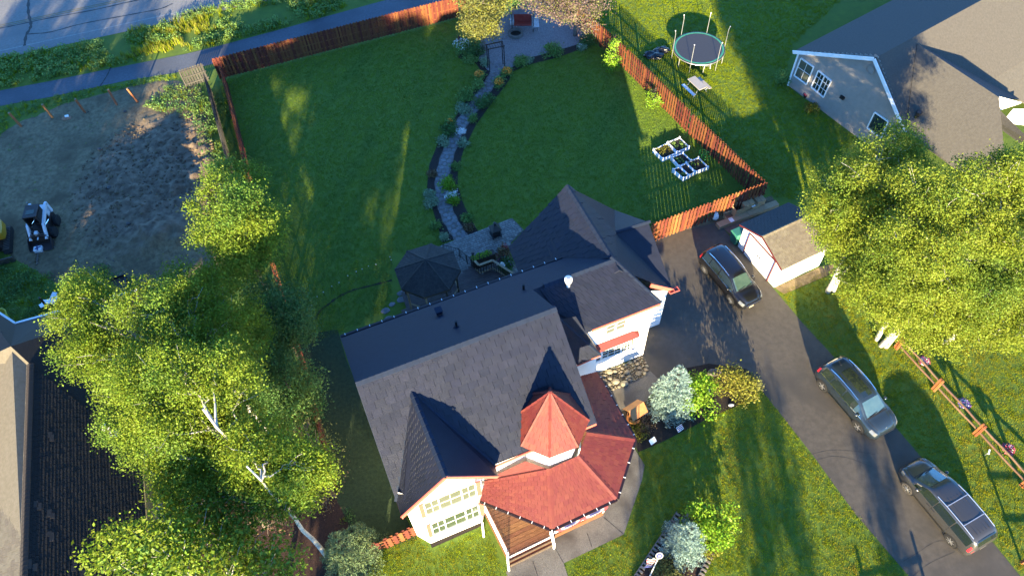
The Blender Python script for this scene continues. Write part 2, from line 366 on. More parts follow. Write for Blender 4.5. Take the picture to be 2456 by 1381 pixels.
seam("tar_seam", [(66,83),(120,78),(188,60),(260,46),(330,33),(385,22),(414,10)], .11, .021)
seam("tar_seam", [(530,-2),(537,10)], .2, .021)
PU = [(-200,258),(0,218),(127,194),(253,168),(350,149),(451,129),(540,107),(618,86),(700,64),(780,41),(860,19),(930,0),(1010,-25)]
PL = [(-200,292),(0,255),(122,233),(210,214),(304,194),(418,176),(500,157),(560,142),(640,122),(760,90),(900,52),(1000,24),(1090,-2)]
sheet("bike_path", PU+PL[::-1], .014, "path_asphalt")
seam("path_joint", [(266,162),(258,180),(248,196),(240,208)], .1, .019)
# dirt lot with mounds
LOT = [(-160,330),(0,318),(40,292),(100,266),(160,244),(225,228),(300,208),(370,192),(430,186),(452,200),(490,205),(505,290),(520,400),(540,480),(550,640),(420,700),(300,700),(140,690),(0,610),(-160,640)]
lotw = [tuple(gp(*p)[:2]) for p in LOT]
def lot_mesh():
    xs = [p[0] for p in lotw]; ys = [p[1] for p in lotw]; x0, x1, y0, y1 = max(min(xs), -52), max(xs), min(ys), max(ys); st = .2
    nx, ny = int((x1-x0)/st)+2, int((y1-y0)/st)+2; vs = []; P = np.array(lotw)
    m1 = gp(370,430); m2 = gp(385,575); m3 = gp(300,262); bank = gp(430,400)
    for j in range(ny):
        for i in range(nx):
            x, y = x0+i*st, y0+j*st
            # signed distance to the outline (coarse)
            a = P; b = np.roll(P, -1, 0); ab = b-a; t = np.clip((((x, y)-a)*ab).sum(1)/(ab**2).sum(1), 0, 1); d = np.sqrt((((a+ab*t[:, None])-(x, y))**2).sum(1)).min()
            if not inside((x, y), lotw): d = -d
            e = max(0, min(1, d/.7+.2)); n1 = mn.noise((x*.5, y*.5, 0)); n2 = mn.noise((x*1.7, y*1.7, 3)); n3 = mn.noise((x*4.5, y*4.5, 7))
            g1 = math.exp(-(((x-m1.x)/5.2)**2+((y-m1.y)/6.0)**2)**2); g2 = math.exp(-((x-m2.x)**2/2.6+(y-m2.y)**2/1.6)); g3 = math.exp(-((x-m3.x)**2+(y-m3.y)**2)/.8)
            h = .02+.05*(n1+.6)+.03*n2+.035*n3+g1*(.22+.3*n1+.24*n2+.16*n3)+g2*(.55+.2*n2+.1*n3)+g3*.18
            tr = math.sin((y-y0)*2.1+.8*math.sin(x*.35)+.25*x); h += (1-g1)*.028*max(0, tr)**3*(.5+n1)
            vs.append((x, y, max(.006, h)*e-.05*(1-e)))
    fs = [(j*nx+i, j*nx+i+1, (j+1)*nx+i+1, (j+1)*nx+i) for j in range(ny-1) for i in range(nx-1)]
    mb = MB(); mb.v = vs; mb.f = fs; return mb.build("dirt_lot", "gravel", kind='structure', smooth=True, recalc=False), m1
lot, m1 = lot_mesh()
def soil_mix(c):
    "one soil material: pale gravel round a patch of darker turned earth with a ragged edge"
    m = MATS["gravel"].copy(); m.name = "lot_soil"; nt = m.node_tree; L = nt.links.new; b1 = nt.nodes["Principled BSDF"]
    src = [l.from_socket for l in nt.links if l.to_socket == b1.inputs["Base Color"]][0]; geo = [n for n in nt.nodes if n.type == 'NEW_GEOMETRY'][0]
    mp = _n_(nt, "ShaderNodeMapping"); mp.inputs["Location"].default_value = (-c.x/5.2, -c.y/6.3, 0); mp.inputs["Scale"].default_value = (1/5.2, 1/6.3, 0); L(geo.outputs["Position"], mp.inputs[0])
    ln = _n_(nt, "ShaderNodeVectorMath", operation='LENGTH'); L(mp.outputs[0], ln.inputs[0]); nz = _n_(nt, "ShaderNodeTexNoise"); nz.inputs["Scale"].default_value = .8; nz.inputs["Detail"].default_value = 9; nz.inputs["Roughness"].default_value = .7; L(geo.outputs["Position"], nz.inputs["Vector"])
    ad = _n_(nt, "ShaderNodeMath", operation='MULTIPLY_ADD'); ad.inputs[1].default_value = .9; L(nz.outputs[0], ad.inputs[0]); L(ln.outputs["Value"], ad.inputs[2]); r = _n_(nt, "ShaderNodeValToRGB"); r.color_ramp.elements[0].position = .62; r.color_ramp.elements[1].position = .78
    dv = _n_(nt, "ShaderNodeMath", operation='MULTIPLY'); dv.inputs[1].default_value = .5; L(ad.outputs[0], dv.inputs[0]); L(dv.outputs[0], r.inputs[0])
    n2 = _n_(nt, "ShaderNodeTexNoise"); n2.inputs["Scale"].default_value = 2.2; n2.inputs["Detail"].default_value = 9; L(geo.outputs["Position"], n2.inputs["Vector"]); r2 = _n_(nt, "ShaderNodeValToRGB"); r2.color_ramp.elements[0].position = .38; r2.color_ramp.elements[1].position = .66; r2.color_ramp.elements[0].color = (.11,.074,.045,1); r2.color_ramp.elements[1].color = (.22,.158,.1,1); L(n2.outputs[0], r2.inputs[0])
    mx = _n_(nt, "ShaderNodeMix", data_type='RGBA'); L(r.outputs[0], mx.inputs[0]); L(r2.outputs[0], mx.inputs[6]); L(src, mx.inputs[7]); L(mx.outputs[2], b1.inputs["Base Color"]); return m
lot.data.materials[0] = soil_mix(m1)
# drive, walk, beds
DRIVE = [(1562,577),(1600,560),(1660,543),(1700,533),(1722,532),(1790,615),(1862,700),(1925,775),(1990,845),(2080,945),(2140,1015),(2200,1085),(2290,1190),(2381,1300),(2447,1381),(2520,1470),
         (2255,1470),(2180,1381),(2050,1230),(1950,1092),(1870,990),(1822,930),(1700,905),(1600,935),(1555,940),(1530,900),(1500,830),(1540,700),(1540,600)]
sheet("driveway", DRIVE, .012, "drive_asphalt")
WALK = [(1440,935),(1500,905),(1560,890),(1585,915),(1550,962),(1490,986),(1500,1030),(1523,1077),(1546,1115),(1540,1150),(1496,1281),(1352,1350),(1362,1381),(1400,1470),(1250,1470),(1214,1372),(1300,1180),(1440,1020)]
sheet("front_walk", WALK, .024, "concrete")
for a, b in [((1331,1313),(1352,1350)), ((1408,1278),(1420,1312)), ((1448,1240),(1496,1281)), ((1278,1345),(1290,1381)), ((1488,984),(1540,966))]: seam("walk_joint", [a, ((a[0]+b[0])/2, (a[1]+b[1])/2), b], .02, .03, "tar")
for px in ([(1937,1092),(1975,1082),(2010,1079),(2060,1083),(2100,1090)], [(1960,1102),(2000,1094),(2040,1100),(2090,1118)], [(2166,1345),(2200,1325),(2240,1300),(2270,1296)], [(2190,1380),(2230,1350),(2290,1322)], [(1700,850),(1690,880),(1676,905)], [(1600,640),(1625,668),(1660,690)]): seam("drive_crack", px, .014, .018, "crack")
BED1 = [(1490,986),(1550,963),(1590,930),(1620,888),(1700,872),(1790,885),(1826,928),(1775,970),(1700,1003),(1640,1034),(1570,1068),(1530,1084),(1512,1050),(1496,1020)]
sheet("front_bed", BED1, .03, "mulch")
BED2 = [(1627,1229),(1660,1240),(1722,1292),(1700,1340),(1682,1376),(1655,1430),(1490,1430),(1525,1381),(1575,1310)]
sheet("corner_bed", BED2, .03, "mulch_red")
BEDL = [(1180,150),(1150,150),(1140,118),(1098,85),(1100,140),(1140,152),(1160,178),(1152,200),(1122,238),(1092,282),(1052,340),(1030,395),(1024,450),(1040,510),(1062,582),(1090,575),(1082,560),(1058,480),(1058,430),(1075,350),(1110,285),(1150,225),(1180,180)]
sheet("garden_bed", BEDL, .022, "mulch")
BEDR = [(1195,180),(1215,160),(1260,135),(1330,118),(1405,96),(1412,112),(1340,138),(1262,158),(1232,172),(1218,198),(1178,250),(1142,300),(1112,360),(1098,410),(1098,445),(1110,485),(1128,525),(1148,556),(1118,566),(1100,540),(1085,500),(1072,440),(1085,380),(1110,310),(1160,225)]
sheet("garden_bed", BEDR, .022, "mulch")
PATIO = [(1138,120),(1195,62),(1210,22),(1262,-20),(1410,-10),(1418,60),(1412,100),(1330,124),(1262,142),(1222,166),(1196,182),(1168,168),(1150,145)]
sheet("gravel_patio", PATIO, .027, "gravel_pale")
TREEBED = [(380,1130),(560,1010),(700,1000),(800,1130),(880,1260),(900,1300),(860,1470),(250,1470),(330,1300)]
sheet("shrub_bed", TREEBED, .01, "mulch_red")
sheet("house_bed", [(1031,1300),(1155,1249),(1163,1257),(1036,1313)], .012, "mulch")
sheet("shed_gravel", [(1857,690),(1968,640),(2005,632),(2010,650),(1880,706)], .02, "gravel")
sheet("fence_gravel", [(1575,572),(1725,512),(1850,470),(1870,500),(1775,560),(1735,545),(1722,533),(1640,552)], .018, "gravel")
sheet("side_shade_strip", [(690,820),(745,800),(810,790),(830,860),(870,960),(960,1215),(1000,1290),(870,1330),(800,1180),(745,920)], .013, "side_soil_shade")  # soil strip darkened to paint the shade between house and fence
mb = MB(); mb.poly([gp(u, v, .035) for u, v in [(1722,537),(1784,512),(1800,530),(1776,552),(1752,562)]]); mb.build("brick_pad", "brick_pad", kind='structure')
# ---------------------------------------------------------------- grass and weeds (scattered tufts)
def tuft(name, m, n, rad, h, w, lean, seed, flower=None):
    r = random.Random(seed); mb = MB()
    for i in range(n):
        a = r.uniform(0, 6.283); d = rad*math.sqrt(r.random()); p = V(math.cos(a)*d, math.sin(a)*d, -.01); q = r.uniform(0, 6.283); l = r.uniform(.2, 1)*lean
        x = V(-math.sin(q), math.cos(q), 0)*w*r.uniform(.6, 1.2)/2; hh = h*r.uniform(.55, 1.1); t = p+V(math.cos(q)*l*hh, math.sin(q)*l*hh, hh)
        mb.add([p-x, p+x, t], [(0, 1, 2)])
    me = bpy.data.meshes.new(name); me.from_pydata(mb.v, [], mb.f); me.materials.append(MATS[m])
    if flower:
        me.materials.append(MATS[flower])
        for i, p in enumerate(me.polygons): p.material_index = 1 if i % 2 == 0 else 0
    return me
def leafy(name, m, n, rad, h, lw, seed):
    r = random.Random(seed); mb = MB()
    for i in range(n):
        a = r.uniform(0, 6.283); d = rad*math.sqrt(r.random()); c = V(math.cos(a)*d, math.sin(a)*d, h*(r.random()**.7)*(1-.4*d/rad)); leafq(mb, c, lw*r.uniform(.6, 1.2), r)
    me = bpy.data.meshes.new(name); me.from_pydata(mb.v, [], mb.f); me.materials.append(MATS[m]); return me
def leafq(mb, c, s, r):
    n = V(r.gauss(0, 1), r.gauss(0, 1), r.gauss(.5, 1)).normalized(); x = n.orthogonal().normalized(); y = n.cross(x); a = r.uniform(0, 6.283)
    x, y = x*math.cos(a)+y*math.sin(a), y*math.cos(a)-x*math.sin(a)
    mb.add([c-x*s*.5, c+y*s*.3, c+x*s*.5, c-y*s*.3], [(0, 1, 2, 3)])
def scatter(name, label, cat, polys, holes, dens, tufts, smin, smax, z=0.0, dvar=0, seed=1, patch=.3):
    "tufts on random points of the photo polygons, as ONE stuff object"
    r = np.random.default_rng(seed); P = []
    H = [[tuple(gp(*p)[:2]) for p in h] for h in holes]
    for poly in polys:
        w = np.array([tuple(gp(*p)[:2]) for p in poly]); x0, y0 = w.min(0); x1, y1 = w.max(0); n = int((x1-x0)*(y1-y0)*dens); q = r.uniform((x0, y0), (x1, y1), (n, 2))
        def ins(q, w):
            c = np.zeros(len(q), bool)
            for i in range(len(w)):
                (ax, ay), (bx, by) = w[i], w[i-1]
                k = ((ay > q[:, 1]) != (by > q[:, 1])) & (q[:, 0] < (bx-ax)*(q[:, 1]-ay)/((by-ay) if by != ay else 1e-9)+ax); c ^= k
            return c
        q = q[ins(q, w)]
        for h in H: q = q[~ins(q, np.array(h))]
        if dvar: q = q[[mn.noise((a*patch, b*patch, seed))*.9+.5+dvar*(r.random()-.5) > .42 for a, b in q]]
        P.append(q)
    q = np.concatenate(P); me = bpy.data.meshes.new(name); me.vertices.add(len(q)); me.vertices.foreach_set("co", np.c_[q, np.full(len(q), z)].ravel())
    o = bpy.data.objects.new(name, me); COL.objects.link(o); o['kind'] = 'stuff'; o['label'] = label; o['category'] = cat
    for t in tufts: 
        for m in t.materials: me.materials.append(m)
    g = bpy.data.node_groups.new(name, 'GeometryNodeTree'); g.interface.new_socket("Geometry", in_out='INPUT', socket_type='NodeSocketGeometry'); g.interface.new_socket("Geometry", in_out='OUTPUT', socket_type='NodeSocketGeometry')
    N, L = g.nodes, g.links.new; gi = N.new("NodeGroupInput"); go = N.new("NodeGroupOutput")
    c = bpy.data.collections.new(name+"_tufts")
    for k, t in enumerate(tufts): c.objects.link(bpy.data.objects.new(name+"_tuft", t))
    ci = N.new("GeometryNodeCollectionInfo"); ci.inputs[0].default_value = c; ci.inputs[1].default_value = True; ci.inputs[2].default_value = True
    ip = N.new("GeometryNodeInstanceOnPoints"); ip.inputs["Pick Instance"].default_value = True
    ri = N.new("FunctionNodeRandomValue"); ri.data_type = 'INT'; ri.inputs[4].default_value = 0; ri.inputs[5].default_value = len(tufts)-1
    rr = N.new("FunctionNodeRandomValue"); rr.data_type = 'FLOAT_VECTOR'; rr.inputs[0].default_value = (-.12, -.12, 0); rr.inputs[1].default_value = (.12, .12, 6.283)
    rs = N.new("FunctionNodeRandomValue"); rs.data_type = 'FLOAT'; rs.inputs[2].default_value = smin; rs.inputs[3].default_value = smax
    L(gi.outputs[0], ip.inputs["Points"]); L(ci.outputs[0], ip.inputs["Instance"]); L(ri.outputs[2], ip.inputs["Instance Index"]); L(rr.outputs[0], ip.inputs["Rotation"]); L(rs.outputs[1], ip.inputs["Scale"]); L(ip.outputs[0], go.inputs[0])
    md = o.modifiers.new("scatter", 'NODES'); md.node_group = g; return o
G_mown = [tuft("blade_tuft", "grass_mown", 14, .13, .06, .022, .7, s) for s in (1, 2, 3)]
G_lawn = [tuft("blade_tuft", "grass_blade", 12, .13, .075, .024, .8, s) for s in (4, 5, 6)]
G_dry = [tuft("blade_tuft", "grass_dry", 12, .13, .07, .024, .9, s) for s in (7, 8, 9)]
G_wild = [tuft("wild_tuft", "grass_blade", 16, .18, .42, .03, .5, s) for s in (10, 11)]+[leafy("weed", "weed_leaf", 30, .28, .45, .13, 12), leafy("weed", "weed_leaf", 34, .35, .6, .15, 13)]
G_weed = [leafy("weed", "weed_leaf", 26, .26, .3, .12, 14), leafy("weed", "leaf_deep", 30, .3, .4, .12, 15), tuft("wild_tuft", "grass_blade", 16, .16, .3, .03, .6, 16)]
G_yel = [tuft("flower_tuft", "grass_blade", 16, .18, .6, .05, .35, s, "weed_yellow") for s in (17, 18)]
G_blue = [tuft("flower_tuft", "weed_leaf", 14, .16, .6, .06, .3, 19, "weed_blue")]
BACK = [(532,196),(700,150),(1090,50),(1100,140),(1225,170),(1410,100),(1440,96),(1500,170),(1660,316),(1800,452),(1700,505),(1566,540),(1480,640),(1250,690),(1080,640),(940,600),(935,740),(830,790),(735,830),(660,640),(600,440),(545,290)]
scatter("lawn_grass", "short mown grass of the back garden lawn, mostly in shade", "grass", [BACK], [BEDL, BEDR, PATIO, [(1060,590),(1228,521),(1260,552),(1240,690),(1090,690)]], 85, G_mown, .7, 1.2, seed=1)
scatter("yard_grass", "grass of the yard beyond the right hand fence", "grass", [[(1400,-30),(2050,-30),(1900,110),(1880,200),(2050,330),(2000,420),(1900,480),(1850,470),(1840,440),(1500,120),(1425,55)]], [], 75, G_lawn, .7, 1.25, seed=2)
scatter("yard_grass", "sunny grass between the driveway and the split rail fence", "grass", [[(1868,705),(2010,640),(2120,690),(2560,700),(2600,1500),(2530,1470),(2381,1297),(2200,1082),(2080,942),(1990,842),(1925,772)]], [], 75, G_dry[:2]+G_lawn[:1], .7, 1.25, seed=3)
scatter("yard_grass", "front lawn between the concrete walk and the driveway", "grass", [[(1546,1115),(1530,1086),(1640,1036),(1824,932),(1870,992),(2050,1232),(2180,1383),(2220,1440),(1390,1440),(1354,1352),(1498,1283),(1542,1150)], [(880,1440),(900,1305),(1000,1270),(1034,1322),(1162,1264),(1212,1372),(1240,1440)]], [BED2], 85, G_lawn[:2]+G_dry[:1], .7, 1.2, seed=4)
scatter("verge_weeds", "tall wild grass and weeds between the road and the bike path", "weeds", [[(-60,150),(0,142),(150,114),(300,92),(390,62),(470,28),(560,10),(640,-14),(900,-14),(780,38),(618,82),(451,124),(253,163),(0,212),(-60,225)]], [], 30, G_wild, .5, 1.2, dvar=.3, seed=5)
scatter("verge_flowers", "bright yellow flowering weeds on the verge beside the path", "flowers", [[(225,155),(290,130),(360,105),(450,95),(455,112),(350,135),(250,160)], [(300,75),(400,50),(500,40),(520,75),(420,90),(320,100)], [(710,-8),(800,-8),(790,15),(715,22)]], [], 14, G_yel, .6, 1.1, dvar=.8, seed=6)
scatter("lupine_patch", "bluish flowering weeds at the road's edge", "flowers", [[(400,58),(480,15),(500,35),(420,65)]], [], 9, G_blue, .6, 1.2, seed=7)
scatter("path_edge_grass", "rough grass edge between the bike path and the dirt lot", "grass", [[(-60,268),(0,256),(122,235),(304,196),(420,178),(428,187),(310,211),(235,228),(110,262),(30,290),(0,330),(-60,345)]], [], 22, G_wild[:2]+G_weed, .35, .8, seed=8)
scatter("lot_weeds", "green weeds on the edge of the dirt lot", "weeds", [[(-60,590),(0,585),(40,640),(140,660),(240,660),(330,690),(300,720),(100,790),(-60,800)], [(150,650),(260,640),(330,670),(240,690)], [(350,255),(415,200),(470,215),(498,230),(535,380),(560,450),(520,460),(478,330),(465,285),(400,275)]], [], 18, G_weed, .6, 1.3, dvar=.6, seed=9)
scatter("lot_tufts", "small weed tufts dotted over the dirt lot", "weeds", [[(0,330),(300,280),(470,420),(500,640),(330,690),(100,640),(0,560)]], [], 1.1, G_weed, .25, .55, dvar=.3, seed=10, patch=.5)
scatter("side_weeds", "dark ground cover along the side fence", "weeds", [[(500,190),(525,175),(575,330),(640,560),(600,600),(560,440)], [(700,900),(760,880),(800,1130),(870,1290),(820,1250),(760,1080)]], [], 10, G_weed, .5, 1.1, dvar=.4, seed=11)
# ---------------------------------------------------------------- the house with black and red roofs
CAMP = V(0, 0, CAM_H)
def ray_plane(u, v, p0, n):
    d = gp(u, v, 0)-CAMP; n = Vector(n); t = (Vector(p0)-CAMP).dot(n)/d.dot(n); return CAMP+d*t
def slab(name, pts, m, parent, th=.1, **k):
    "roof plane: polygon with a thickness downwards"
    mb = MB(); n = len(pts); pts = [p-V(0,0,.06) for p in pts]
    c = sum(pts, V(0,0,0))/n; nn = V(0,0,0)
    for i in range(n): nn += (pts[i]-c).cross(pts[(i+1) % n]-c)
    if nn.z < 0: pts = pts[::-1]
    mb.prism(pts[::-1], V(0, 0, -th)); return mb.build(name, m, parent, **k)
def shingles(parent, quad, rows, cols, m, poly=None, limit=0, th=.06, gap=.006, name='shingle', stag=.5, seed=1):
    "slabs laid in courses over quad (eave left, eave right, top right, top left); the first `limit` are objects, the rest one joined part"
    q = [Vector(p) for p in quad]; n = (q[1]-q[0]).cross(q[3]-q[0]).normalized()
    if n.z < 0: n = -n
    r = random.Random(seed); P = lambda s, t: (q[0]*(1-s)+q[1]*s)*(1-t)+(q[3]*(1-s)+q[2]*s)*t
    cl = None
    if poly:
        # polygon corners into (s, t) by least squares on the plane
        cl = []
        for p in poly:
            s, t = .5, .5
            for _ in range(12):
                e = Vector(p)-P(s, t); ds = (P(s+.01, t)-P(s, t))*100; dt = (P(s, t+.01)-P(s, t))*100; M = Matrix(((ds.dot(ds), ds.dot(dt)), (ds.dot(dt), dt.dot(dt)))); k = M.inverted()@Vector((e.dot(ds), e.dot(dt))); s += k[0]; t += k[1]
            cl.append((s, t))
        A = sum(cl[i-1][0]*cl[i][1]-cl[i][0]*cl[i-1][1] for i in range(len(cl)))
        if A < 0: cl = cl[::-1]
    gs, gt = gap/(q[1]-q[0]).length, .0; cnt = 0; rest = MB(); cells = []
    for j in range(rows):
        off = (stag if j % 2 else 0)+r.uniform(-.08, .08)
        for i in range(-1, cols+1):
            a, b = (i+off)/cols+gs, (i+1+off)/cols-gs; a, b = max(a, 0), min(b, 1)
            if b-a < .15/cols: continue
            cell = [(a, j/rows), (b, j/rows), (b, (j+1)/rows), (a, (j+1)/rows)]
            if cl: cell = clip_poly(cell, cl)
            if len(cell) >= 3: cells.append((j, cell))
    for j, cell in cells:
        h = r.uniform(.7, 1.15)*th; mb = MB() if cnt < limit else rest; k = len(cell)
        top = [P(s, t)+n*(.004+h*max(0, 1-(t*rows-j)*.85)) for s, t in cell]; bot = [P(s, t)-n*.01 for s, t in cell]
        mb.add(top+bot, [tuple(range(k))]+[(i, k+i, k+(i+1) % k, (i+1) % k) for i in range(k)])
        if cnt < limit: mb.build(name, m, parent, recalc=False)
        cnt += 1
    if rest.f: rest.build(name+'_courses', m, parent, recalc=False, kind='stuff')
def ridge_caps(parent, p, q, n, m, w=.16, name='ridge_cap', side=None):
    p, q = Vector(p), Vector(q); d = q-p; l = d.length/n; d.normalize(); s = d.cross(UP).normalized(); u = s.cross(d)
    drop = .55 if side is None else side
    for i in range(n):
        a, b = p+d*(l*i), p+d*(l*(i+1.06)); lift0, lift1 = .05, .025; mb = MB(); vs = []
        for pt, lf in ((a, lift0), (b, lift1)): vs += [pt+s*w+u*(lf-w*drop), pt+u*(lf+.012), pt-s*w+u*(lf-w*drop)]
        vs += [v-u*.05 for v in vs]
        mb.add(vs, [(0,1,4,3), (1,2,5,4), (0,6,7,1), (1,7,8,2), (0,3,9,6), (2,8,11,5), (3,4,10,9), (4,5,11,10)]); mb.build(name, m, parent)
def window(parent, q, n, sashes, frame='white_trim', glass='glass', fw=.07, grid=(2, 3), name='window', mw=.028):
    "q: bottom-left, bottom-right, top-right, top-left on the wall; sashes: relative widths"
    q = [Vector(p) for p in q]; n = Vector(n).normalized(); X = (q[1]-q[0]); Y = (q[3]-q[0]); P = lambda s, t: (q[0]*(1-s)+q[1]*s)*(1-t)+(q[3]*(1-s)+q[2]*s)*t+n*.02
    xl, yl = X.length, Y.length; xd, yd = X/xl, Y/yl; fr = MB(); tot = sum(sashes); a = 0; panes = []
    fr.bar(P(0, 0), P(1, 0), .06, fw, n); fr.bar(P(0, 1), P(1, 1), .06, fw, n); ed = [0]
    for w in sashes: a += w/tot; ed.append(a)
    for e in ed: fr.bar(P(e, 0), P(e, 1), .06, fw, n)
    for i in range(len(sashes)):
        s0, s1 = ed[i], ed[i+1]; panes.append([P(s0, 0), P(s1, 0), P(s1, 1), P(s0, 1)])
        if grid:
            for k in range(1, grid[0]): s = s0+(s1-s0)*k/grid[0]; fr.bar(P(s, 0)-n*.012, P(s, 1)-n*.012, .02, mw, n)
            for k in range(1, grid[1]): t = k/grid[1]; fr.bar(P(s0, t)-n*.012, P(s1, t)-n*.012, .02, mw, n)
    f = fr.build(name, frame, parent)
    for p in panes: MB().poly([v-n*.022 for v in p]).build('pane', glass, f)
    return f
zr, ze, zg, zge = 9.21, 5.82, 8.47, 6.39
A, B, C, E_, F_ = gp(853.2,918,zr), gp(1333,737.8,zr), gp(816.5,808,ze), gp(952,1203.5,ze), gp(1430.5,1013.5,ze)
house = thing("house", "white house with charcoal shingled gables, a red porch roof and a small red turret", "house", V(*(gp(1200,1000)[:2]), 0))
ex = V(B.x-A.x, B.y-A.y, 0).normalized(); ey = V(-ex.y, ex.x, 0)
def hl(a, b, z): return V(A.x, A.y, 0)+ex*a+ey*b+V(0, 0, z)
def loc(p): d = Vector(p)-A; return d.dot(ex), d.dot(ey)
La, Br, Bf = loc(B)[0], loc(C)[1], -loc(E_)[1]
zs = lambda b: zr-(zr-ze)*b/Br
D_ = C+(B-A); D2 = gp(1350, 617.5, ze); W0 = hl(La-.3, 2.9, zs(2.9)); W1 = gp(1472, 622, 7.1); zw = 7.1
# main roof
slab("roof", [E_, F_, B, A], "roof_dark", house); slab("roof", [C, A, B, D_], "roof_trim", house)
shingles(house, [E_, F_, B, A], 16, 21, "roof_dark", limit=300)
ridge_caps(house, A, B, 33, "roof_trim", .17)
# rear eave of the wing: same plane, running on to the garage
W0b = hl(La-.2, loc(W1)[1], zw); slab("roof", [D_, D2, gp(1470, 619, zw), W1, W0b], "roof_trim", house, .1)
We1, We0 = gp(1585.5,726.2,5.62), gp(1420.6,790,5.62); We0x = We0-(We1-We0)*.35; W0x = W1-(We1-We0)*1.35
slab("roof", [We0x, We1, W1, W0x], "roof_dark", house)
shingles(house, [We0x, We1, W1, W0x], 9, 18, "roof_dark", seed=3, poly=[We0, We1, W1, gp(1296,694,zw), gp(1340,752,6.4)])
ridge_caps(house, W1-(We1-We0)*1.0, W1, 14, "roof_trim", .16)
ridge_caps(house, We1, W1, 1, "roof_trim", .1, 'rake_trim', .2)
# garage roof
zgr, zga = 7.07, 3.59
Ra, Rf = gp(1359.7,444.3,zgr), gp(1468.4,618.2,zgr); Gl = gp(1220.6,592,zga); Mx = gp(1612.9,693,zga)
gd = (Rf-Ra).normalized(); Rf2 = Rf+gd*.8; Gl2 = gp(1220.6,592,zga)+(gp(1246,655,zga)-Gl)*2.6
slab("roof", [Gl, Gl2, Rf2, Ra], "roof_dark", house)
shingles(house, [Gl, Gl2, Rf2, Ra], 13, 16, "roof_dark", seed=4, poly=[Gl, gp(1246,655,zga), Rf, Ra])
nR = (Rf-Ra).cross(Mx-Ra).normalized(); K = ray_plane(1474, 502, Ra, nR); J = ray_plane(1476, 556, Ra, nR); Lp = gp(1555, 531, J.z-.2)
Rfr = ray_plane(1490, 640, Ra, nR)
slab("roof", [Ra, Rf2, Mx, J, K], "roof_dark", house); slab("roof", [K, J, Lp], "roof_dark", house); slab("roof", [J, Mx, Lp], "roof_dark", house)
shingles(house, [Mx, Mx+(Rf2-Ra)*-1.0, Ra+(Ra-Ra), Rf2], 11, 14, "roof_dark", poly=[Rf2, Mx, J, K, Ra], seed=5)
ridge_caps(house, Ra, Rf, 16, "roof_trim", .15); ridge_caps(house, J, Lp, 1, "roof_trim", .1)
# front gable
Gp, G0, gl, gr = gp(1069.1,1142.5,zg), gp(987.2,937.7,zg), gp(963.9,1237,zge), gp(1194.5,1140.5,zge); Vy = gp(1188.3,1115.3,ze+.05)
slab("roof", [gl, Gp, G0, E_+V(0,0,.03)], "roof_dark", house); slab("roof", [Gp, gr, Vy, G0], "roof_dark", house)
shingles(house, [E_+V(0,0,.03)+(E_-gl)*.0, gl, Gp, G0], 15, 13, "roof_dark", seed=6, th=.011)
ridge_caps(house, Gp, G0, 12, "roof_trim", .15)
mb = MB(); mb.bar(G0, E_+V(0,0,.06), .22, .03); mb.bar(G0, Vy+V(0,0,.05), .12, .03); mb.build("valley_flashing", "roof_trim", house)
# fascias
def fascia(name, p, q, m="red_trim", h=.2, t=.05, drop=.12): mb = MB(); mb.bar(p-V(0,0,drop), q-V(0,0,drop), t, h); return mb.build(name, m, house)
for p, q in ((gl, Gp), (Gp, gr), (Vy, F_), (We0, We1), (E_, gl)): fascia("fascia", p, q)
for p, q in ((A, C), (A, E_), (F_, B)): fascia("fascia", p, q, "roof_trim", .14, .04, .09)
fascia("fascia", gp(1560,681,4.9), Mx+V(0,0,.02)-gd*-.02, h=.26); 
mb = MB(); c = Mx+V(.05,-.05,-.05); mb.box(c, ex*.28, ey*.14, V(0,0,.02)); mb.build("fascia_box", "red_dark", house)
mb = MB()
for s in (-1, 0, 1): mb.bar(c+ex*.28*s-ey*.16+V(0,0,.04), c+ex*.28*s+ey*.12+V(0,0,.04), .05, .05)
mb.bar(c-ex*.3-ey*.16+V(0,0,.04), c+ex*.3-ey*.16+V(0,0,.04), .05, .05); mb.build("fascia_frame", "red_trim", house)
# gutters with hangers
def gutter(p, q, n, out, hang="white_metal", m="gutter_dark"):
    out = Vector(out).normalized(); mb = MB(); mb.bar(p+out*.07-V(0,0,.06), q+out*.07-V(0,0,.06), .12, .10); g = mb.build("gutter", m, house)
    for i in range(n): 
        c = p.lerp(q, (i+.4)/n)+out*.07; mb = MB(); mb.bar(c-out*.06, c+out*.06, .03, .02); mb.build("hanger", hang, g)
gutter(C, D2, 19, ey)
# walls
fw = -Bf+.38; mw_ = MB()
def wall(name, base, tops, m="white_wall", parent=house):
    "vertical wall: base points on the ground, top heights"
    mb = MB()
    for i in range(len(base)-1):
        a, b = Vector(base[i]), Vector(base[i+1]); mb.poly([V(a.x, a.y, -.05), V(b.x, b.y, -.05), V(b.x, b.y, tops[i+1]), V(a.x, a.y, tops[i])])
    return mb.build(name, m, parent, recalc=False)
wall("wall", [hl(La-.35, fw, 0), hl(.35, fw, 0)], [ze, ze])
wall("wall", [hl(.35, fw, 0), hl(.35, 0, 0), hl(.35, Br-.4, 0)], [ze, zr-.15, ze])
wall("wall", [hl(.35, Br-.4, 0), hl(La-.35, Br-.4, 0), hl(loc(D2)[0]+.5, Br-.4, 0)], [ze, ze, ze])
wall("wall", [hl(La-.35, fw, 0), hl(La-.35, 0, 0), hl(La-.35, Br-.5, 0)], [ze, zr-.15, ze])
g0, g1 = gp(1033.5,1302.5), gp(1156,1251); ag = loc(Gp)[0]; sl_ = (zg-zge)/(loc(gr)[0]-ag); zt = lambda p: min(zg-.1-sl_*abs(loc(p)[0]-ag), zg)-.05
gn = V(g1.x-g0.x, g1.y-g0.y, 0).normalized(); gout = V(gn.y, -gn.x, 0); gm = g0+gn*((Gp-g0).dot(gn))
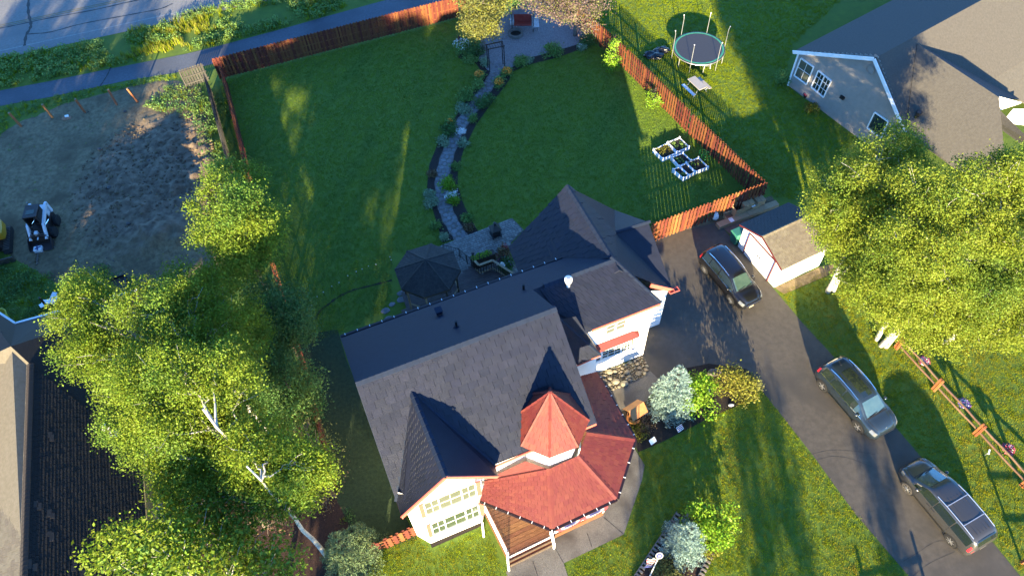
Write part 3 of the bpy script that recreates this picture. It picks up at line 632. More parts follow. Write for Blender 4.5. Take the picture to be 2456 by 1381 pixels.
ch0 = gp(1001,1284); ch1 = g1+gn*.45-gout*.5
wall("wall", [hl(loc(ch0)[0], fw, 0), ch0], [ze+.2, zge-.1]); wall("wall", [ch0, g0], [zge-.1, zt(g0)])
gwall = wall("wall", [g0, gm, g1], [zt(g0), zg-.15, zt(g1)]); wall("wall", [g1, ch1, hl(loc(ch1)[0], fw, 0)], [zt(g1), zge-.05, ze+.1])
def on_front(z, pts): return [ray_plane(960+u/6.277, 1100+v/6.277, g0+gout*.02, gout) for u, v in pts]
for pts, gls in ([(400,852),(1150,548),(1118,350),(345,668)], "glass_pale"), ([(503,1145),(1200,850),(1165,675),(455,972)], "glass_green"):
    q = on_front(0, pts); w = window(house, q, gout, [1, 1.6, 1], glass=gls, grid=(2, 2))
    wd = (q[1]-q[0]).normalized(); hh = (q[3]-q[0])
    for s, c in ((-1, q[0]), (1, q[1])):
        mb = MB(); mb.bar(c+wd*s*.13+gout*.02, c+wd*s*.13+gout*.02+hh, .2, .05, gout); mb.build("shutter", "red_trim", house)
    mb = MB(); mb.bar(q[3]-wd*.1+gout*.03, q[2]+wd*.1+gout*.03, .05, .05, gout); mb.build("window_head", "red_trim", house)
# wing wall
wb = gp(1541.7,851.3); we = wb-ex*9; wout = -ey
wall("wall", [wb, we], [5.55, 5.55]); wall("wall", [wb+ey*.9, wb], [5.2, 5.45])
def on_wing(pts, o=.02): return [ray_plane(1290+u/6.277, 680+v/6.277, wb+wout*o, wout) for u, v in pts]
q = on_wing([(1010,775),(1305,655),(1330,520),(1025,640)]); window(house, q, wout, [1, 1], glass="glass_pale", grid=(1, 2))
for a, b in ((q[0], q[3]), (q[1], q[2])): mb = MB(); mb.bar(a, b, .14, .05, wout); mb.build("shutter", "red_trim", house)
q = on_wing([(955,1135),(1385,985),(1400,850),(965,1010)]); window(house, q, wout, [2, 1], glass="glass_green", grid=(3, 3)); mb = MB(); mb.bar(q[1]+ex*.1, q[2]+ex*.1, .1, .05, wout); mb.build("shutter", "red_trim", house)
q = on_wing([(805,1200),(945,1145),(950,1090),(800,1145)]); window(house, q, wout, [1], glass="glass", grid=None)
# awning over the lower window
aw = on_wing([(865,920),(1430,704)]); ao = wout*.75-V(0,0,.42); a0, a1 = aw[0], aw[1]
b0 = gp(1290+930/6.277, 680+1025/6.277, a0.z-.42); b1 = gp(1290+1535/6.277, 680+785/6.277, a0.z-.42); cR = on_wing([(1520,700)])[0]
slab("awning", [a0, a1, b1, b0], "roof_red", house, .06); slab("awning_end", [a1, cR, b1], "roof_red", house, .06)
# lean-to roof between wing and porch
XW = lambda u, v, o: ray_plane(u, v, wb+wout*o, wout)
X0, X1, X2 = XW(1384,873.5,.5), XW(1439.7,849.5,.5), XW(1344,764,.03); X3, X4, X5 = XW(1429,826,.04), XW(1409.5,797.5,.04), XW(1381,757,.03); X6 = XW(1345,790,.06); print('lean', X0.z, X1.z, X2.z, X4.z)
slab("roof", [X0, X1, X2, X6], "roof_dark", house, .08); slab("roof", [X1, X3, X4, X5, X2], "roof_dark", house, .08)
shingles(house, [X0, X1, X2, X6], 8, 4, "roof_dark", seed=9); ridge_caps(house, X1, X2, 1, "roof_trim", .07, 'hip_trim'); fascia("fascia", X0, X1, h=.16)
wall("wall", [wb-ex*3.4, wb-ex*3.4-ey*.5, wb-ex*6-ey*.5], [3.1, 3.1, 3.1])
# garage walls
gb = gp(1581.5,777); wall("wall", [gb, gb-ex*4.5], [zga-.1, 6.0]); wall("wall", [gb, V(Lp.x, Lp.y, 0)-ex*.35], [zga-.05, J.z-.3])
gbl = V(Gl.x, Gl.y, 0)+ex*.4-ey*.3; wall("wall", [gbl, V(Gl2.x, Gl2.y, 0)+ex*.4], [zga, zga]); wall("wall", [V(Lp.x, Lp.y, 0)-ex*.35, V(K.x,K.y,0)-ey*.4, V(Ra.x, Ra.y, 0)-ey*.4, gbl], [3.4, K.z-.2, zgr-.2, zga-.1])
# turret
te = [gp(u, v, 6.05) for u, v in ((1318,1095.1), (1396.8,1059.3), (1408.8,986.8), (1247.9,1066.5))]
M_ = np.array([[2*p.x, 2*p.y, 1] for p in te]); s_ = np.linalg.lstsq(M_, np.array([p.x**2+p.y**2 for p in te]), rcond=None)[0]
tc = V(s_[0], s_[1], 0); trr = math.sqrt(s_[2]+s_[0]**2+s_[1]**2); ta0 = math.atan2(te[0].y-tc.y, te[0].x-tc.x)
zz = min(np.arange(7, 12, .02), key=lambda z: (gp(1332.3, 939.8, z).xy-tc.xy).length); apex = V(tc.x, tc.y, zz)
print("turret", tc, trr, zz, (gp(1332.3, 939.8, zz).xy-tc.xy).length, "La,Br,Bf", La, Br, Bf, "K,J", K.z, J.z)
ev = [V(tc.x+trr*math.cos(ta0+i*math.pi/4), tc.y+trr*math.sin(ta0+i*math.pi/4), 6.05) for i in range(8)]
for i in range(8):
    slab("turret_roof", [ev[i], ev[(i+1) % 8], apex], "roof_red", house, .06)
    if i in (0, 1, 2, 6, 7): shingles(house, [ev[i], ev[(i+1) % 8], apex, apex-(ev[(i+1) % 8]-ev[i])*.001], 10, 4, "roof_red", seed=20+i, name='turret_shingle', th=.03)
    ridge_caps(house, ev[i], apex, 7, "roof_red", .07, 'hip_cap')
wv = [V(tc.x+(trr-.33)*math.cos(ta0+i*math.pi/4), tc.y+(trr-.33)*math.sin(ta0+i*math.pi/4), 0) for i in range(8)]
wall("turret_wall", wv+[wv[0]], [6.03]*9)
for i in (7, 0, 1):
    a, b = wv[i], wv[(i+1) % 8]; d = (b-a); nrm = V(d.y, -d.x, 0).normalized()
    window(house, [a+d*.2+V(0,0,4.55), a+d*.8+V(0,0,4.55), a+d*.8+V(0,0,5.75), a+d*.2+V(0,0,5.75)], nrm, [1, 1], glass="glass_pale", grid=None, fw=.05)
# porch roof
pe, pt = 3.05, 4.3
L0, Fr, R1, R2, R3 = gp(1152.2,1198.7,pe), gp(1324.1,1266.8,pe), gp(1478.8,1193.6,pe), gp(1521.9,1052.9,pe), gp(1430,892,pe)
TL, TI, TR, TQ, TS = gp(1260,1104,pt), gp(1317,1124,pt), gp(1387,1092,pt), gp(1407,1037,pt), gp(1392,902,pt); T0 = gp(1163,1150,pt)
TQ_ = lambda q, a, b, c: ray_plane(q[0], q[1], a, (b-a).cross(c-a).normalized())
TL, T0 = TQ_((1260,1104), L0, Fr, TI), TQ_((1163,1150), L0, Fr, TI); TR = TQ_((1387,1092), Fr, R1, TI); TQ = TQ_((1407,1037), R1, R2, TR); TS = TQ_((1392,902), R2, R3, TQ); print('porch', TL.z, T0.z, TR.z, TQ.z, TS.z)
for pts in ([L0, Fr, TI, TL, T0], [Fr, R1, TR, TI], [R1, R2, TQ, TR], [R2, R3, TS, TQ]): slab("porch_roof", pts, "roof_red", house, .07)
shingles(house, [L0, Fr, TI, T0+(T0-TL)*.1], 11, 11, "roof_red", poly=[L0, Fr, TI, TL, T0], seed=30, name='porch_shingle', th=.03)
shingles(house, [Fr, R1, TR, TI], 11, 11, "roof_red", seed=31, name='porch_shingle', th=.03); shingles(house, [R1, R2, TQ, TR], 11, 9, "roof_red", seed=32, name='porch_shingle', th=.03)
shingles(house, [R2, R3, TS, TQ], 8, 9, "roof_red", seed=33, name='porch_shingle', th=.06)
for a, b in ((Fr, TI), (R1, TR), (R2, TQ)): ridge_caps(house, a, b, 9, "roof_red", .13, 'hip_cap', .25)
for a, b, n in ((L0, Fr, 6), (Fr, R1, 5), (R1, R2, 4), (R2, R3, 7)): d = (b-a).normalized(); gutter(a, b, n, V(d.y, -d.x, 0))
# porch deck, steps, rails
dz = .62; DK = [(1216,1337),(1323,1285),(1448,1226),(1474,1168),(1490,1062),(1432,908),(1392,925),(1380,1050),(1250,1110),(1166,1165),(1162,1228)]
dk = [gp(u, v, dz) for u, v in DK]
dl = [loc(p) for p in dk]; fe = dk[1]-dk[0]; fx = V(fe.x, fe.y, 0).normalized(); fy = V(-fx.y, fx.x, 0); fo = dk[0]
pl2 = [((p-fo).dot(fx), (p-fo).dot(fy)) for p in dk]; bw_ = .2; r_ = random.Random(4)
ys = [p[1] for p in pl2]; k = 0; y = min(ys)
while y < max(ys):
    # strip of the deck outline between y and y + board width (scan at the middle)
    xs = []; ym = y+bw_/2
    for i in range(len(pl2)):
        (x1, y1), (x2, y2) = pl2[i-1], pl2[i]
        if (y1 > ym) != (y2 > ym): xs.append(x1+(x2-x1)*(ym-y1)/(y2-y1))
    xs.sort()
    for a, b in zip(xs[::2], xs[1::2]):
        if b-a > .2: mb = MB(); mb.box(fo+fx*(a+b)/2+fy*ym+V(0,0,-.02+r_.uniform(-.002,.002)), fx*(b-a)/2, fy*(bw_/2-.007), V(0,0,.02)); mb.build("deck_board", "deck_brown", house)
    y += bw_
mb = MB()
for i in (1, 2, 3): mb.prism([dk[i]-V(0,0,.03), dk[i+1]-V(0,0,.03), V(dk[i+1].x, dk[i+1].y, 0), V(dk[i].x, dk[i].y, 0)], fy*.03)
mb.prism([dk[0]-V(0,0,.03), dk[-1]-V(0,0,.03), V(dk[-1].x, dk[-1].y, 0), V(dk[0].x, dk[0].y, 0)], fx*.03)
mb.build("deck_skirt", "deck_brown", house)
mb = MB(); mb.poly([p-V(0,0,.06) for p in dk]); mb.build("deck_frame", "wood_dark", house)
s0, s1 = gp(1218.3,1368.6), gp(1329.2,1313.6); out2 = V(fx.y, -fx.x, 0); depth = (s0-V(dk[0].x, dk[0].y, 0)).dot(out2)
for k_ in range(3):
    z1 = dz*(1-(k_)/3); d0 = depth*k_/3
    mb = MB(); e0, e1 = V(dk[0].x, dk[0].y, 0)+out2*d0+fx*.02, V(dk[1].x, dk[1].y, 0)+out2*d0
    if k_: mb.box((e0+e1)/2-out2*depth/6+V(0,0,z1-.02)+out2*.0, fx*((e1-e0).length/2), out2*depth/6, V(0,0,.02)); mb.build("step", "deck_brown", house)
    mb = MB(); mb.box((e0+e1)/2+V(0,0,z1-.11), fx*((e1-e0).length/2), out2*.015, V(0,0,.09)); mb.build("riser", "deck_brown", house)
    mb = MB(); mb.box((e0+e1)/2+out2*.03+V(0,0,z1+.012), fx*((e1-e0).length/2), out2*.035, V(0,0,.012)); mb.build("nosing", "white_trim" if k_ == 0 else "wood_tan", house)
def railing(p, q, n, h=.85, m="white_trim", posts=True, name="railing"):
    mb = MB(); mb.bar(p+V(0,0,h), q+V(0,0,h), .09, .06); mb.bar(p+V(0,0,.12), q+V(0,0,.12), .06, .05); rl = mb.build(name, m, house)
    for i in range(n): c = p.lerp(q, (i+.5)/n); c2 = c+V(0,0,h); mb = MB(); mb.bar(c+V(0,0,.12), c2, .04, .04, ex); mb.build("baluster", m, rl)
    if posts:
        for c in (p, q): mb = MB(); mb.bar(c, c+V(0,0,h+.1), .085, .085, ex); mb.build("post", m, rl)
railing(dk[1]+fy*.05, dk[2]+fy*.05, 22); railing(dk[2]-fx*.06, dk[3], 8); railing(dk[-1]+fx*.06, dk[0]+fx*.06, 14)
railing(dk[0]+fx*.05, V(s0.x, s0.y, 0)+fx*.05, 5, .85); railing(dk[1]-fx*.02, V(s1.x, s1.y, 0)-fx*.02, 5, .85)
for p in (dk[1], dk[2]): mb = MB(); c = Vector(p)+fy*.1; mb.bar(c, V(c.x, c.y, pe-.05), .1, .1, ex); mb.build("porch_post", "white_trim", house)
mb = MB(); c = gp(1157,1236,2.5); mb.bar(gp(1160,1286,0), gp(1156,1250,1.2), .1, .08, ex); mb.build("downspout", "white_trim", house)
# roof vents
mb = MB(); f0 = gp(1362,694,6.6); mb.lathe(f0, [(.09,-.2),(.09,.55),(.15,.6),(.2,.75),(.2,.95),(.12,1.0)], 12); fl = mb.build("flue", "white_metal", house, smooth=False)
mb = MB(); mb.lathe(f0+V(0,0,1.0), [(.10,0),(.10,.012)], 12); mb.build("flue_cap", "galv", fl); mb = MB(); mb.box(f0+V(0,-.05,-.05), ex*.22, ey*.2, V(0,0,.05)); mb.build("flue_flashing", "white_metal", fl)
for u, v, z, hh in ((1256,697,7.0,.5), (1095,783,8.1,.45)): 
    p = gp(u, v, z); mb = MB(); mb.tube([p-V(0,0,.3), p+V(0,0,hh)], .06, 8); o = mb.build("vent_pipe", "black_plastic", house); mb = MB(); mb.lathe(p-V(0,0,.02), [(.17,-.06),(.1,.03),(.06,.08)], 8); mb.build("flashing", "roof_trim", o)
p = gp(1052,746,6.9); mb = MB(); mb.box(p, ex*.15, ey*.15, V(0,0,.12)); o = mb.build("box_vent", "roof_trim", house); mb = MB(); mb.box(p+V(0,0,.13), ex*.18, ey*.18, V(0,0,.015)); mb.build("vent_cap", "roof_trim", o)
# bunting on the porch rail
for s in (.33, .8):
    c = dk[1].lerp(dk[2], s)+V(0,0,.8)+out2*.05; d = (dk[2]-dk[1]).normalized(); o2 = V(d.y, -d.x, 0)
    t = thing("bunting", "%s pleated red, white and blue bunting fan hung on the porch railing" % ("left hand" if s < .5 else "right hand"), "bunting", c, "bunting fans on the porch rail")
    for r0, r1, m in ((.0, .26, "flag_blue"), (.26, .42, "cloth_white"), (.42, .6, "flag_red")):
        mb = MB(); N_ = 24
        for k_ in range(N_):
            a, b = math.pi+math.pi*k_/N_, math.pi+math.pi*(k_+1)/N_; wob = lambda i: o2*(.05*(i % 2))
            mb.poly([c+d*math.cos(a)*r0*1.2+V(0,0,math.sin(a)*r0)+wob(k_), c+d*math.cos(b)*r0*1.2+V(0,0,math.sin(b)*r0)+wob(k_+1), c+d*math.cos(b)*r1*1.2+V(0,0,math.sin(b)*r1)+wob(k_+1), c+d*math.cos(a)*r1*1.2+V(0,0,math.sin(a)*r1)+wob(k_)])
        mb.build("cloth_band", m, t, recalc=False)
# ---------------------------------------------------------------- fences
def board_fence(label, pts, h, m="fence_red", pitch=.26, bw=.137, group=None, both=True, name="wooden_fence", odd=None, seed=1, lim=300, z0=.04, rails=(.35, .95, 1.5)):
    "shadow-box fence: boards alternate on the two sides of the rails"
    pts = [Vector(p) for p in pts]; t = thing(name, label, "fence", pts[0], group); r = random.Random(seed); n = 0
    mb = MB(); pb = []
    for a, b in zip(pts, pts[1:]):
        d = (b-a); l = d.length; d.normalize(); s = V(-d.y, d.x, 0); k = int(l/pitch)
        for z in rails:
            if z < h: mb.bar(a+V(0,0,z), b+V(0,0,z), .045, .09)
        for i in range(int(l/2.4)+1): pb.append((a+d*min(i*2.4, l), d))
        for i in range(k):
            for side in ((1, -1) if both else (1,)):
                c = a+d*(pitch*(i+(.25 if side > 0 else .75)))+s*side*.042; hh = h+r.uniform(-.015, .015)
                q = MB(); q.box(c+V(0,0,z0+hh/2), d*bw/2, s*.009, V(0,0,hh/2)); q.box(c+V(0,0,z0+hh+.02), d*(bw/2-.03), s*.009, V(0,0,.02))
                mm = m
                if odd and odd[0] < i/k < odd[1]: mm = "fence_orange"
                if n < lim: q.build("board", mm, t, recalc=False); n += 1
                else: rest = globals().setdefault('_rest', MB()); rest.v.extend([]); _add(rest, q)
    mb.build("rail", m, t)
    for c, d in pb: q = MB(); q.bar(c+V(0,0,0), c+V(0,0,h-.05), .09, .09, d); q.build("post", m, t)
    if '_rest' in globals(): globals().pop('_rest').build("board_row", m, t, recalc=False, kind='stuff')
    return t
def _add(a, b): a.add(b.v, b.f)
FL, FB0, FB1 = gp(527,188), gp(529,190), gp(1108,40)
board_fence("long reddish brown board fence at the back of the garden, along the bike path", [FB0, FB1, FB1+(FB1-FB0)*.32], 1.83, seed=1)
board_fence("reddish brown board fence between the back garden and the yard with the trampoline", [gp(1360,42), gp(1398,75), gp(1500,168), gp(1652,322), gp(1788,454), gp(1826,489)], 1.83, seed=2)
board_fence("short reddish brown board fence joining the garage to the corner behind the cardboard boxes", [gp(1556,583), gp(1700,529), gp(1826,483)], 1.83, seed=3, odd=(.36, .44))
board_fence("reddish brown board fence down the shaded left side of the garden", [gp(546,205), gp(580,335), gp(602,425), gp(640,575), gp(680,705), gp(742,905), gp(792,1100), gp(812,1180)], 1.83, seed=4)
board_fence("weathered grey board fence running down beside the dirt lot", [gp(508,222), gp(538,330), gp(565,430)], 1.7, "fence_grey", seed=5)
board_fence("short weathered grey fence panel beside the bike path", [gp(449,212), gp(505,194)], 1.6, "fence_grey", pitch=.2, bw=.15, seed=6, both=False)
board_fence("reddish fence of spaced boards from the front corner of the house to the shrubs", [gp(860,1338), gp(930,1312), gp(1000,1280)], 1.2, "fence_red", pitch=.3, bw=.2, seed=7, rails=(.25, .65, 1.05))
# split rail fence with hanging baskets
sr = thing("split_rail_fence", "orange brown split rail fence with hanging baskets on the right hand lawn", "fence", gp(2244,934))
posts = [(2148,835), (2238,935), (2337,1042), (2450,1165), (2570,1290)]; pw = [gp(*p) for p in posts]
for i, p in enumerate(pw):
    for s in (-.06, .06):
        mb = MB(); d = (pw[min(i+1, 4)]-pw[max(i-1, 0)]).normalized(); mb.bar(p+d*s*1.2, p+d*s*1.2+V(0,0,1.15), .11, .1, d); mb.build("post", "post_wood", sr)
    mb = MB(); mb.bar(p-d*.11+V(0,0,.98), p+d*.11+V(0,0,.98), .12, .05); mb.build("cleat", "post_wood", sr)
pw = [pw[0]-(pw[1]-pw[0])*.33]+pw
for a, b in zip(pw, pw[1:]):
    for z in (.45, .95):
        d = (b-a).normalized(); k = MB(); pts = [a.lerp(b, i/5)+V(0,0,z+.015*math.sin(i*2.1+z*9))+V(-d.y, d.x, 0)*.015*math.sin(i*1.3+z*5) for i in range(6)]; k.tube(pts, [.05,.06,.055,.06,.055,.05], 6); k.build("rail", "rail_wood", sr)
def petals(mb, c, r, n, s, seed, flat=.6):
    q = random.Random(seed)
    for i in range(n):
        a, b = q.uniform(0, 6.283), q.random(); rr = r*math.sqrt(q.random()); leafq(mb, c+V(math.cos(a)*rr, math.sin(a)*rr, (r*r-rr*rr)**.5*flat*q.uniform(.5, 1.05)), s*q.uniform(.6, 1.3), q)
for (u, v), col, lab in (((2217,866), "petal_red", "hanging basket of red and violet flowers nearest the birch trunks"), ((2312,968), "petal_violet", "hanging basket of dark violet flowers in the middle of the split rail fence"), ((2418,1076), "petal_red", "hanging basket of reddish violet flowers at the right end of the split rail fence")):
    b = gp(u, v, 0.75); t = thing("hanging_basket", lab, "flower basket", V(b.x, b.y, .55), "hanging baskets along the split rail fence")
    mb = MB(); mb.lathe(V(b.x, b.y, .55), [(.10,0),(.2,.06),(.27,.2),(.27,.23),(.0,.2)], 12); mb.build("pot", "white_metal" if u < 2400 else "clay", t)
    mb = MB(); petals(mb, V(b.x, b.y, .74), .34, 120, .1, u); mb.build("flowers", col, t, recalc=False)
    mb = MB(); petals(mb, V(b.x, b.y, .72), .33, 60, .1, u+1); mb.build("foliage", "leaf_deep", t, recalc=False); mb = MB(); petals(mb, V(b.x, b.y, .77), .26, 22, .1, u+2); mb.build("pale_flowers", "petal_white", t, recalc=False)
    mb = MB(); mb.tube([V(b.x, b.y, 0), V(b.x, b.y, .6)], .03, 6); mb.build("stake", "black_metal", t)
# bamboo-like orange posts in the dirt lot
for i, ((u0, v0), (u1, v1), lab) in enumerate((((52,304),(21,271), "leaning orange timber post nearest the left edge of the dirt lot"), ((128,284),(101,251), "orange timber post second from the left on the dirt lot"), ((205,271),(180,238), "brightly lit orange timber post in the middle of the row"), ((283,256),(259,215), "orange timber post standing behind the earth heap"), ((332,246),(305,213), "orange timber post at the right end of the row, in a dark hole"))):
    b = gp(u0, v0, .03); tp = ray_plane(u1, v1, b, V(0, -1, 0)); tp.z = max(1.1, min(tp.z, 1.7))
    tp = gp(u1, v1, 1.45); t = thing("timber_post", lab, "post", b, "timber posts along the path"); mb = MB(); mb.bar(b-V(0,0,.1), tp, .12, .12, V(1,0,0)); mb.build("shaft", "post_wood", t)
    mb = MB(); d = (tp-b).normalized(); mb.bar(tp-d*.02, tp+d*.012, .125, .125, V(1,0,0)); mb.build("end_grain", "wood_tan", t)
    mb = MB(); mb.blob(V(b.x+.1, b.y+.03, .02), (.24,.2,.035), 2, i, .2); mb.build("hole", "soil_dark", t, smooth=True)
# ---------------------------------------------------------------- trees and shrubs
def leaf_cloud(lobes, n_per, leaf, seed, clump=.42, k=None, shell=.55, droop=0.0, asp=.62):
    "leaf quads in clumps spread through ellipsoid lobes [(centre, r, rz)]; returns vertex and face arrays"
    r = np.random.default_rng(seed); out = []
    for c, rad, rz in lobes:
        nc = max(4, int((k or 26)*rad*rad)); d = r.normal(size=(nc, 3)); d /= np.linalg.norm(d, axis=1)[:, None]; q = r.random(nc)**(1/3)*(1-shell)+shell*r.uniform(.75, 1.06, nc); q = np.minimum(q, 1.12)
        cc = np.array(c)+d*q[:, None]*np.array([rad, rad, rz])
        m = max(5, int(n_per)); p = np.repeat(cc, m, 0)+np.clip(r.normal(size=(nc*m, 3)), -1.7, 1.7)*clump*np.array([1, 1, .6])*r.uniform(.5, 1.1, (nc*m, 1))
        if droop: p[:, 2] -= droop*np.abs(r.normal(size=len(p)))
        out.append(p)
    p = np.concatenate(out); p[:, 2] = np.maximum(p[:, 2], .08); n = len(p); nr = r.normal(size=(n, 3))+np.array([0, -.45, .25]); nr /= np.linalg.norm(nr, axis=1)[:, None]
    x = np.cross(nr, r.normal(size=(n, 3))); x /= np.linalg.norm(x, axis=1)[:, None]; y = np.cross(nr, x); s = leaf*r.uniform(.6, 1.25, (n, 1))*.5
    fold = nr*s*.25
    v = np.stack([p-x*s, p+y*s*asp+fold, p+x*s, p-y*s*asp+fold], 1).reshape(-1, 3); return v
def quads_mesh(name, v, m):
    n = len(v)//4; me = bpy.data.meshes.new(name); me.vertices.add(len(v)); me.vertices.foreach_set("co", v.astype(np.float32).ravel()); me.loops.add(n*4); me.loops.foreach_set("vertex_index", np.arange(n*4, dtype=np.int32))
    me.polygons.add(n); me.polygons.foreach_set("loop_start", np.arange(0, n*4, 4, dtype=np.int32)); me.polygons.foreach_set("loop_total", np.full(n, 4, np.int32)); me.update(calc_edges=True); me.materials.append(MATS[m]); return me
def limb_pts(a, b, seed, sag=.15, n=5):
    r = random.Random(seed); d = b-a; pts = []
    for i in range(n+1): t = i/n; w = math.sin(t*math.pi)*sag; pts.append(a+d*t+V(r.uniform(-w, w), r.uniform(-w, w), r.uniform(-w, w)*.5+w*.4))
    return pts
def tree(label, trunks, lobes, leaf_m, bark_m, leaf=.17, n_per=26, k=26, name="tree", cat="tree", seed=1, clump=.42, group=None, tr=.16, extra=None, twigs=4, leaf2=None, droop=0.0, shell=.55):
    "trunks: [[world points]]; lobes: [((u, v, z), r, rz)] given by photo pixel at height z"
    base = trunks[0][0]; t = thing(name, label, cat, V(base.x, base.y, 0), group); L = [(gp(u, v, z), r, rz) for (u, v, z), r, rz in lobes]
    for i, pts in enumerate(trunks):
        mb = MB(); k_ = len(pts); mb.tube(pts, [tr*(1-.75*j/(k_-1)) for j in range(k_)], 9); mb.build("trunk", bark_m, t, smooth=True)
    mb = MB(); rs = random.Random(seed)
    for i, (c, r, rz) in enumerate(L):
        tk = min(trunks, key=lambda p: min((q-c).length for q in p)); lo = [q for q in tk if q.z < c.z+.2] or [tk[0]]; a = min(lo, key=lambda q: (q-c).length+abs(q.z-(c.z-r))*.4)
        if a.z < .3: a = a+V(0, 0, .3)
        mb.tube(limb_pts(a, c, seed*31+i, .25), [tr*.42, tr*.36, tr*.3, tr*.22, tr*.16, tr*.08], 5, cap=False)
        for j in range(twigs):
            e = c+V(rs.gauss(0, 1), rs.gauss(0, 1), rs.gauss(0, .8)).normalized()*r*.9; mb.tube(limb_pts(a.lerp(c, rs.uniform(.5, 1)), e, seed*77+i*9+j, .15, 3), [tr*.16, tr*.12, tr*.08, tr*.03], 4, cap=False)
    mb.build("limbs", bark_m, t, smooth=True)
    o = V(base.x, base.y, 0); v = leaf_cloud(L, n_per, leaf, seed, clump, k, droop=droop, shell=shell)-np.array(o); me = quads_mesh("crown", v, leaf_m)
    if leaf2:
        me.materials.append(MATS[leaf2]); r = np.random.default_rng(seed+5); me.polygons.foreach_set("material_index", (r.random(len(me.polygons)) < .3).astype(np.int32))
    link("crown", me, [], t, recalc=None) if False else None
    oo = bpy.data.objects.new("crown", me); COL.objects.link(oo); oo.parent = t
    return t
def vert_trunk(u, v, h, lean=(0, 0), n=8, seed=1, w=.12):
    b = gp(u, v); r = random.Random(seed); return [b+V(lean[0]*(i/n)**1.3+r.uniform(-w, w)*(i > 0)*.6, lean[1]*(i/n)**1.3+r.uniform(-w, w)*(i > 0)*.6, h*i/n-(.1 if i == 0 else 0)) for i in range(n+1)]
def under_trunk(u, v, z, h):
    c = gp(u, v, z); return [V(c.x+.1*math.sin(i*1.7), c.y+.1*math.cos(i*2.3), h*i/8-(.1 if i == 0 else 0)) for i in range(9)]
BG = "birches left of the house"
def lb(z, r, pts, rz=None): return [((u, v, z+(0 if len(p) < 3 else 0)), r, rz or r*.8) for p in pts for u, v in [p[:2]]]
tree("tall birch left of the house whose crown hangs over the dark roof at left", [vert_trunk(700,1225,11.5,(-.4,.2),seed=3)],
     lb(10.5,1.15,[(470,905),(420,880),(520,880)])+lb(9.5,1.25,[(370,960),(330,900),(560,930),(450,980),(400,1030)])+lb(8,1.3,[(310,1000),(360,1060),(500,1040),(560,1010),(430,1100),(300,930)])+lb(6.5,1.2,[(420,1150),(480,1130),(530,1100)]), "leaf_birch", "birch_bark", seed=11, group=BG, leaf=.11, k=31, n_per=98, clump=.34)
tree("widest birch at left, its upper crown lit bright and spreading toward the dirt lot", [vert_trunk(640,1030,9.5,(-.6,.3),seed=4)],
     lb(9.2,1.2,[(390,740),(450,720),(420,800)])+lb(8.6,1.3,[(340,730),(500,700),(520,790),(350,820),(460,850),(560,860)])+lb(7.6,1.25,[(210,720),(180,760),(250,790),(560,760),(270,850),(200,850)])+lb(6,1.2,[(430,680),(520,670),(590,790),(300,880),(210,690)]), "leaf_birch", "birch_bark", seed=12, group=BG, leaf=.11, k=31, n_per=98, clump=.34)
tree("birch with the long white trunk showing beside the front shrubs", [vert_trunk(786,1338,11,(-.5,.5),seed=5,w=.08)],
     lb(9.5,1.05,[(640,1100),(700,1110),(600,1060)])+lb(8.5,1.1,[(720,1140),(570,1110),(660,1050),(540,1060),(620,1130)])+lb(7.5,1.0,[(520,1160),(690,1180),(580,1180),(640,1190),(470,1190),(735,1165)])+lb(8.5,.9,[(735,1100),(750,1130)]), "leaf_birch", "birch_bark", seed=13, group=BG, tr=.13, leaf=.11, k=31, n_per=98, clump=.34)
tree("birch at the bottom left, cut by the lower edge of the picture", [vert_trunk(660,1560,9.5,(-.5,.3),seed=6)],
     lb(9,1.05,[(430,1320),(380,1290),(470,1360)])+lb(8,1.1,[(310,1330),(340,1370),(410,1390),(520,1310),(560,1370),(480,1270)])+lb(7,1.05,[(270,1320),(600,1320),(540,1260),(620,1380),(660,1340),(420,1250)]), "leaf_birch", "birch_bark", seed=14, group=BG, leaf=.19)
tree("smaller birch by the top of the left fence, half bright and half shaded", [vert_trunk(640,690,10.8,(-.2,.2),seed=7)],
     lb(10.7,.95,[(540,520),(570,470)])+lb(9.7,.95,[(510,560),(570,570),(600,500),(530,450),(620,540)])+lb(8.7,.95,[(540,420),(500,500),(560,620),(610,600),(640,540),(590,430)])+lb(7.7,.8,[(600,640),(640,600),(540,610)]), "leaf_birch", "bark", seed=15, leaf=.11, k=34, n_per=88, clump=.34)
SG = "shaded trees along the left fence"
tree("dark broadleaf tree in the shade above the left fence", [vert_trunk(715,850,5.5,seed=8)], lb(5,1.0,[(660,740),(690,770)])+lb(4,1.05,[(640,700),(700,730),(690,810),(650,790),(620,760)])+lb(3,.95,[(710,790),(660,830),(610,690)]), "leaf_deep", "bark", seed=16, group=SG, leaf=.12, k=50, n_per=50)
tree("dark tree in the shade halfway down the left fence", [vert_trunk(745,1015,5,seed=9)], lb(4.6,1.0,[(690,890),(660,870)])+lb(3.6,1.05,[(690,950),(720,920),(650,920),(640,850)])+lb(2.6,.9,[(730,970),(690,1000)]), "leaf_deep", "bark", seed=17, group=SG, leaf=.12, k=50, n_per=50)
tree("thin greyish shrub tree beside the lower part of the left fence", [vert_trunk(790,1130,3.6,seed=10)], lb(3.4,.7,[(730,1020),(760,1050)])+lb(2.4,.75,[(740,1070),(780,1080),(710,990)])+lb(1.5,.6,[(770,1110),(800,1130)]), "leaf_olive", "twig", seed=18, group=SG, leaf=.13, n_per=14, k=20)
tree("brownish half bare shrub below the birches", [vert_trunk(800,1190,1.6,seed=11)], lb(1.1,.6,[(770,1160),(800,1130),(790,1200),(760,1200)]), "leaf_brown", "twig", seed=19, name="shrub", cat="shrub", leaf=.12, n_per=12, k=22)
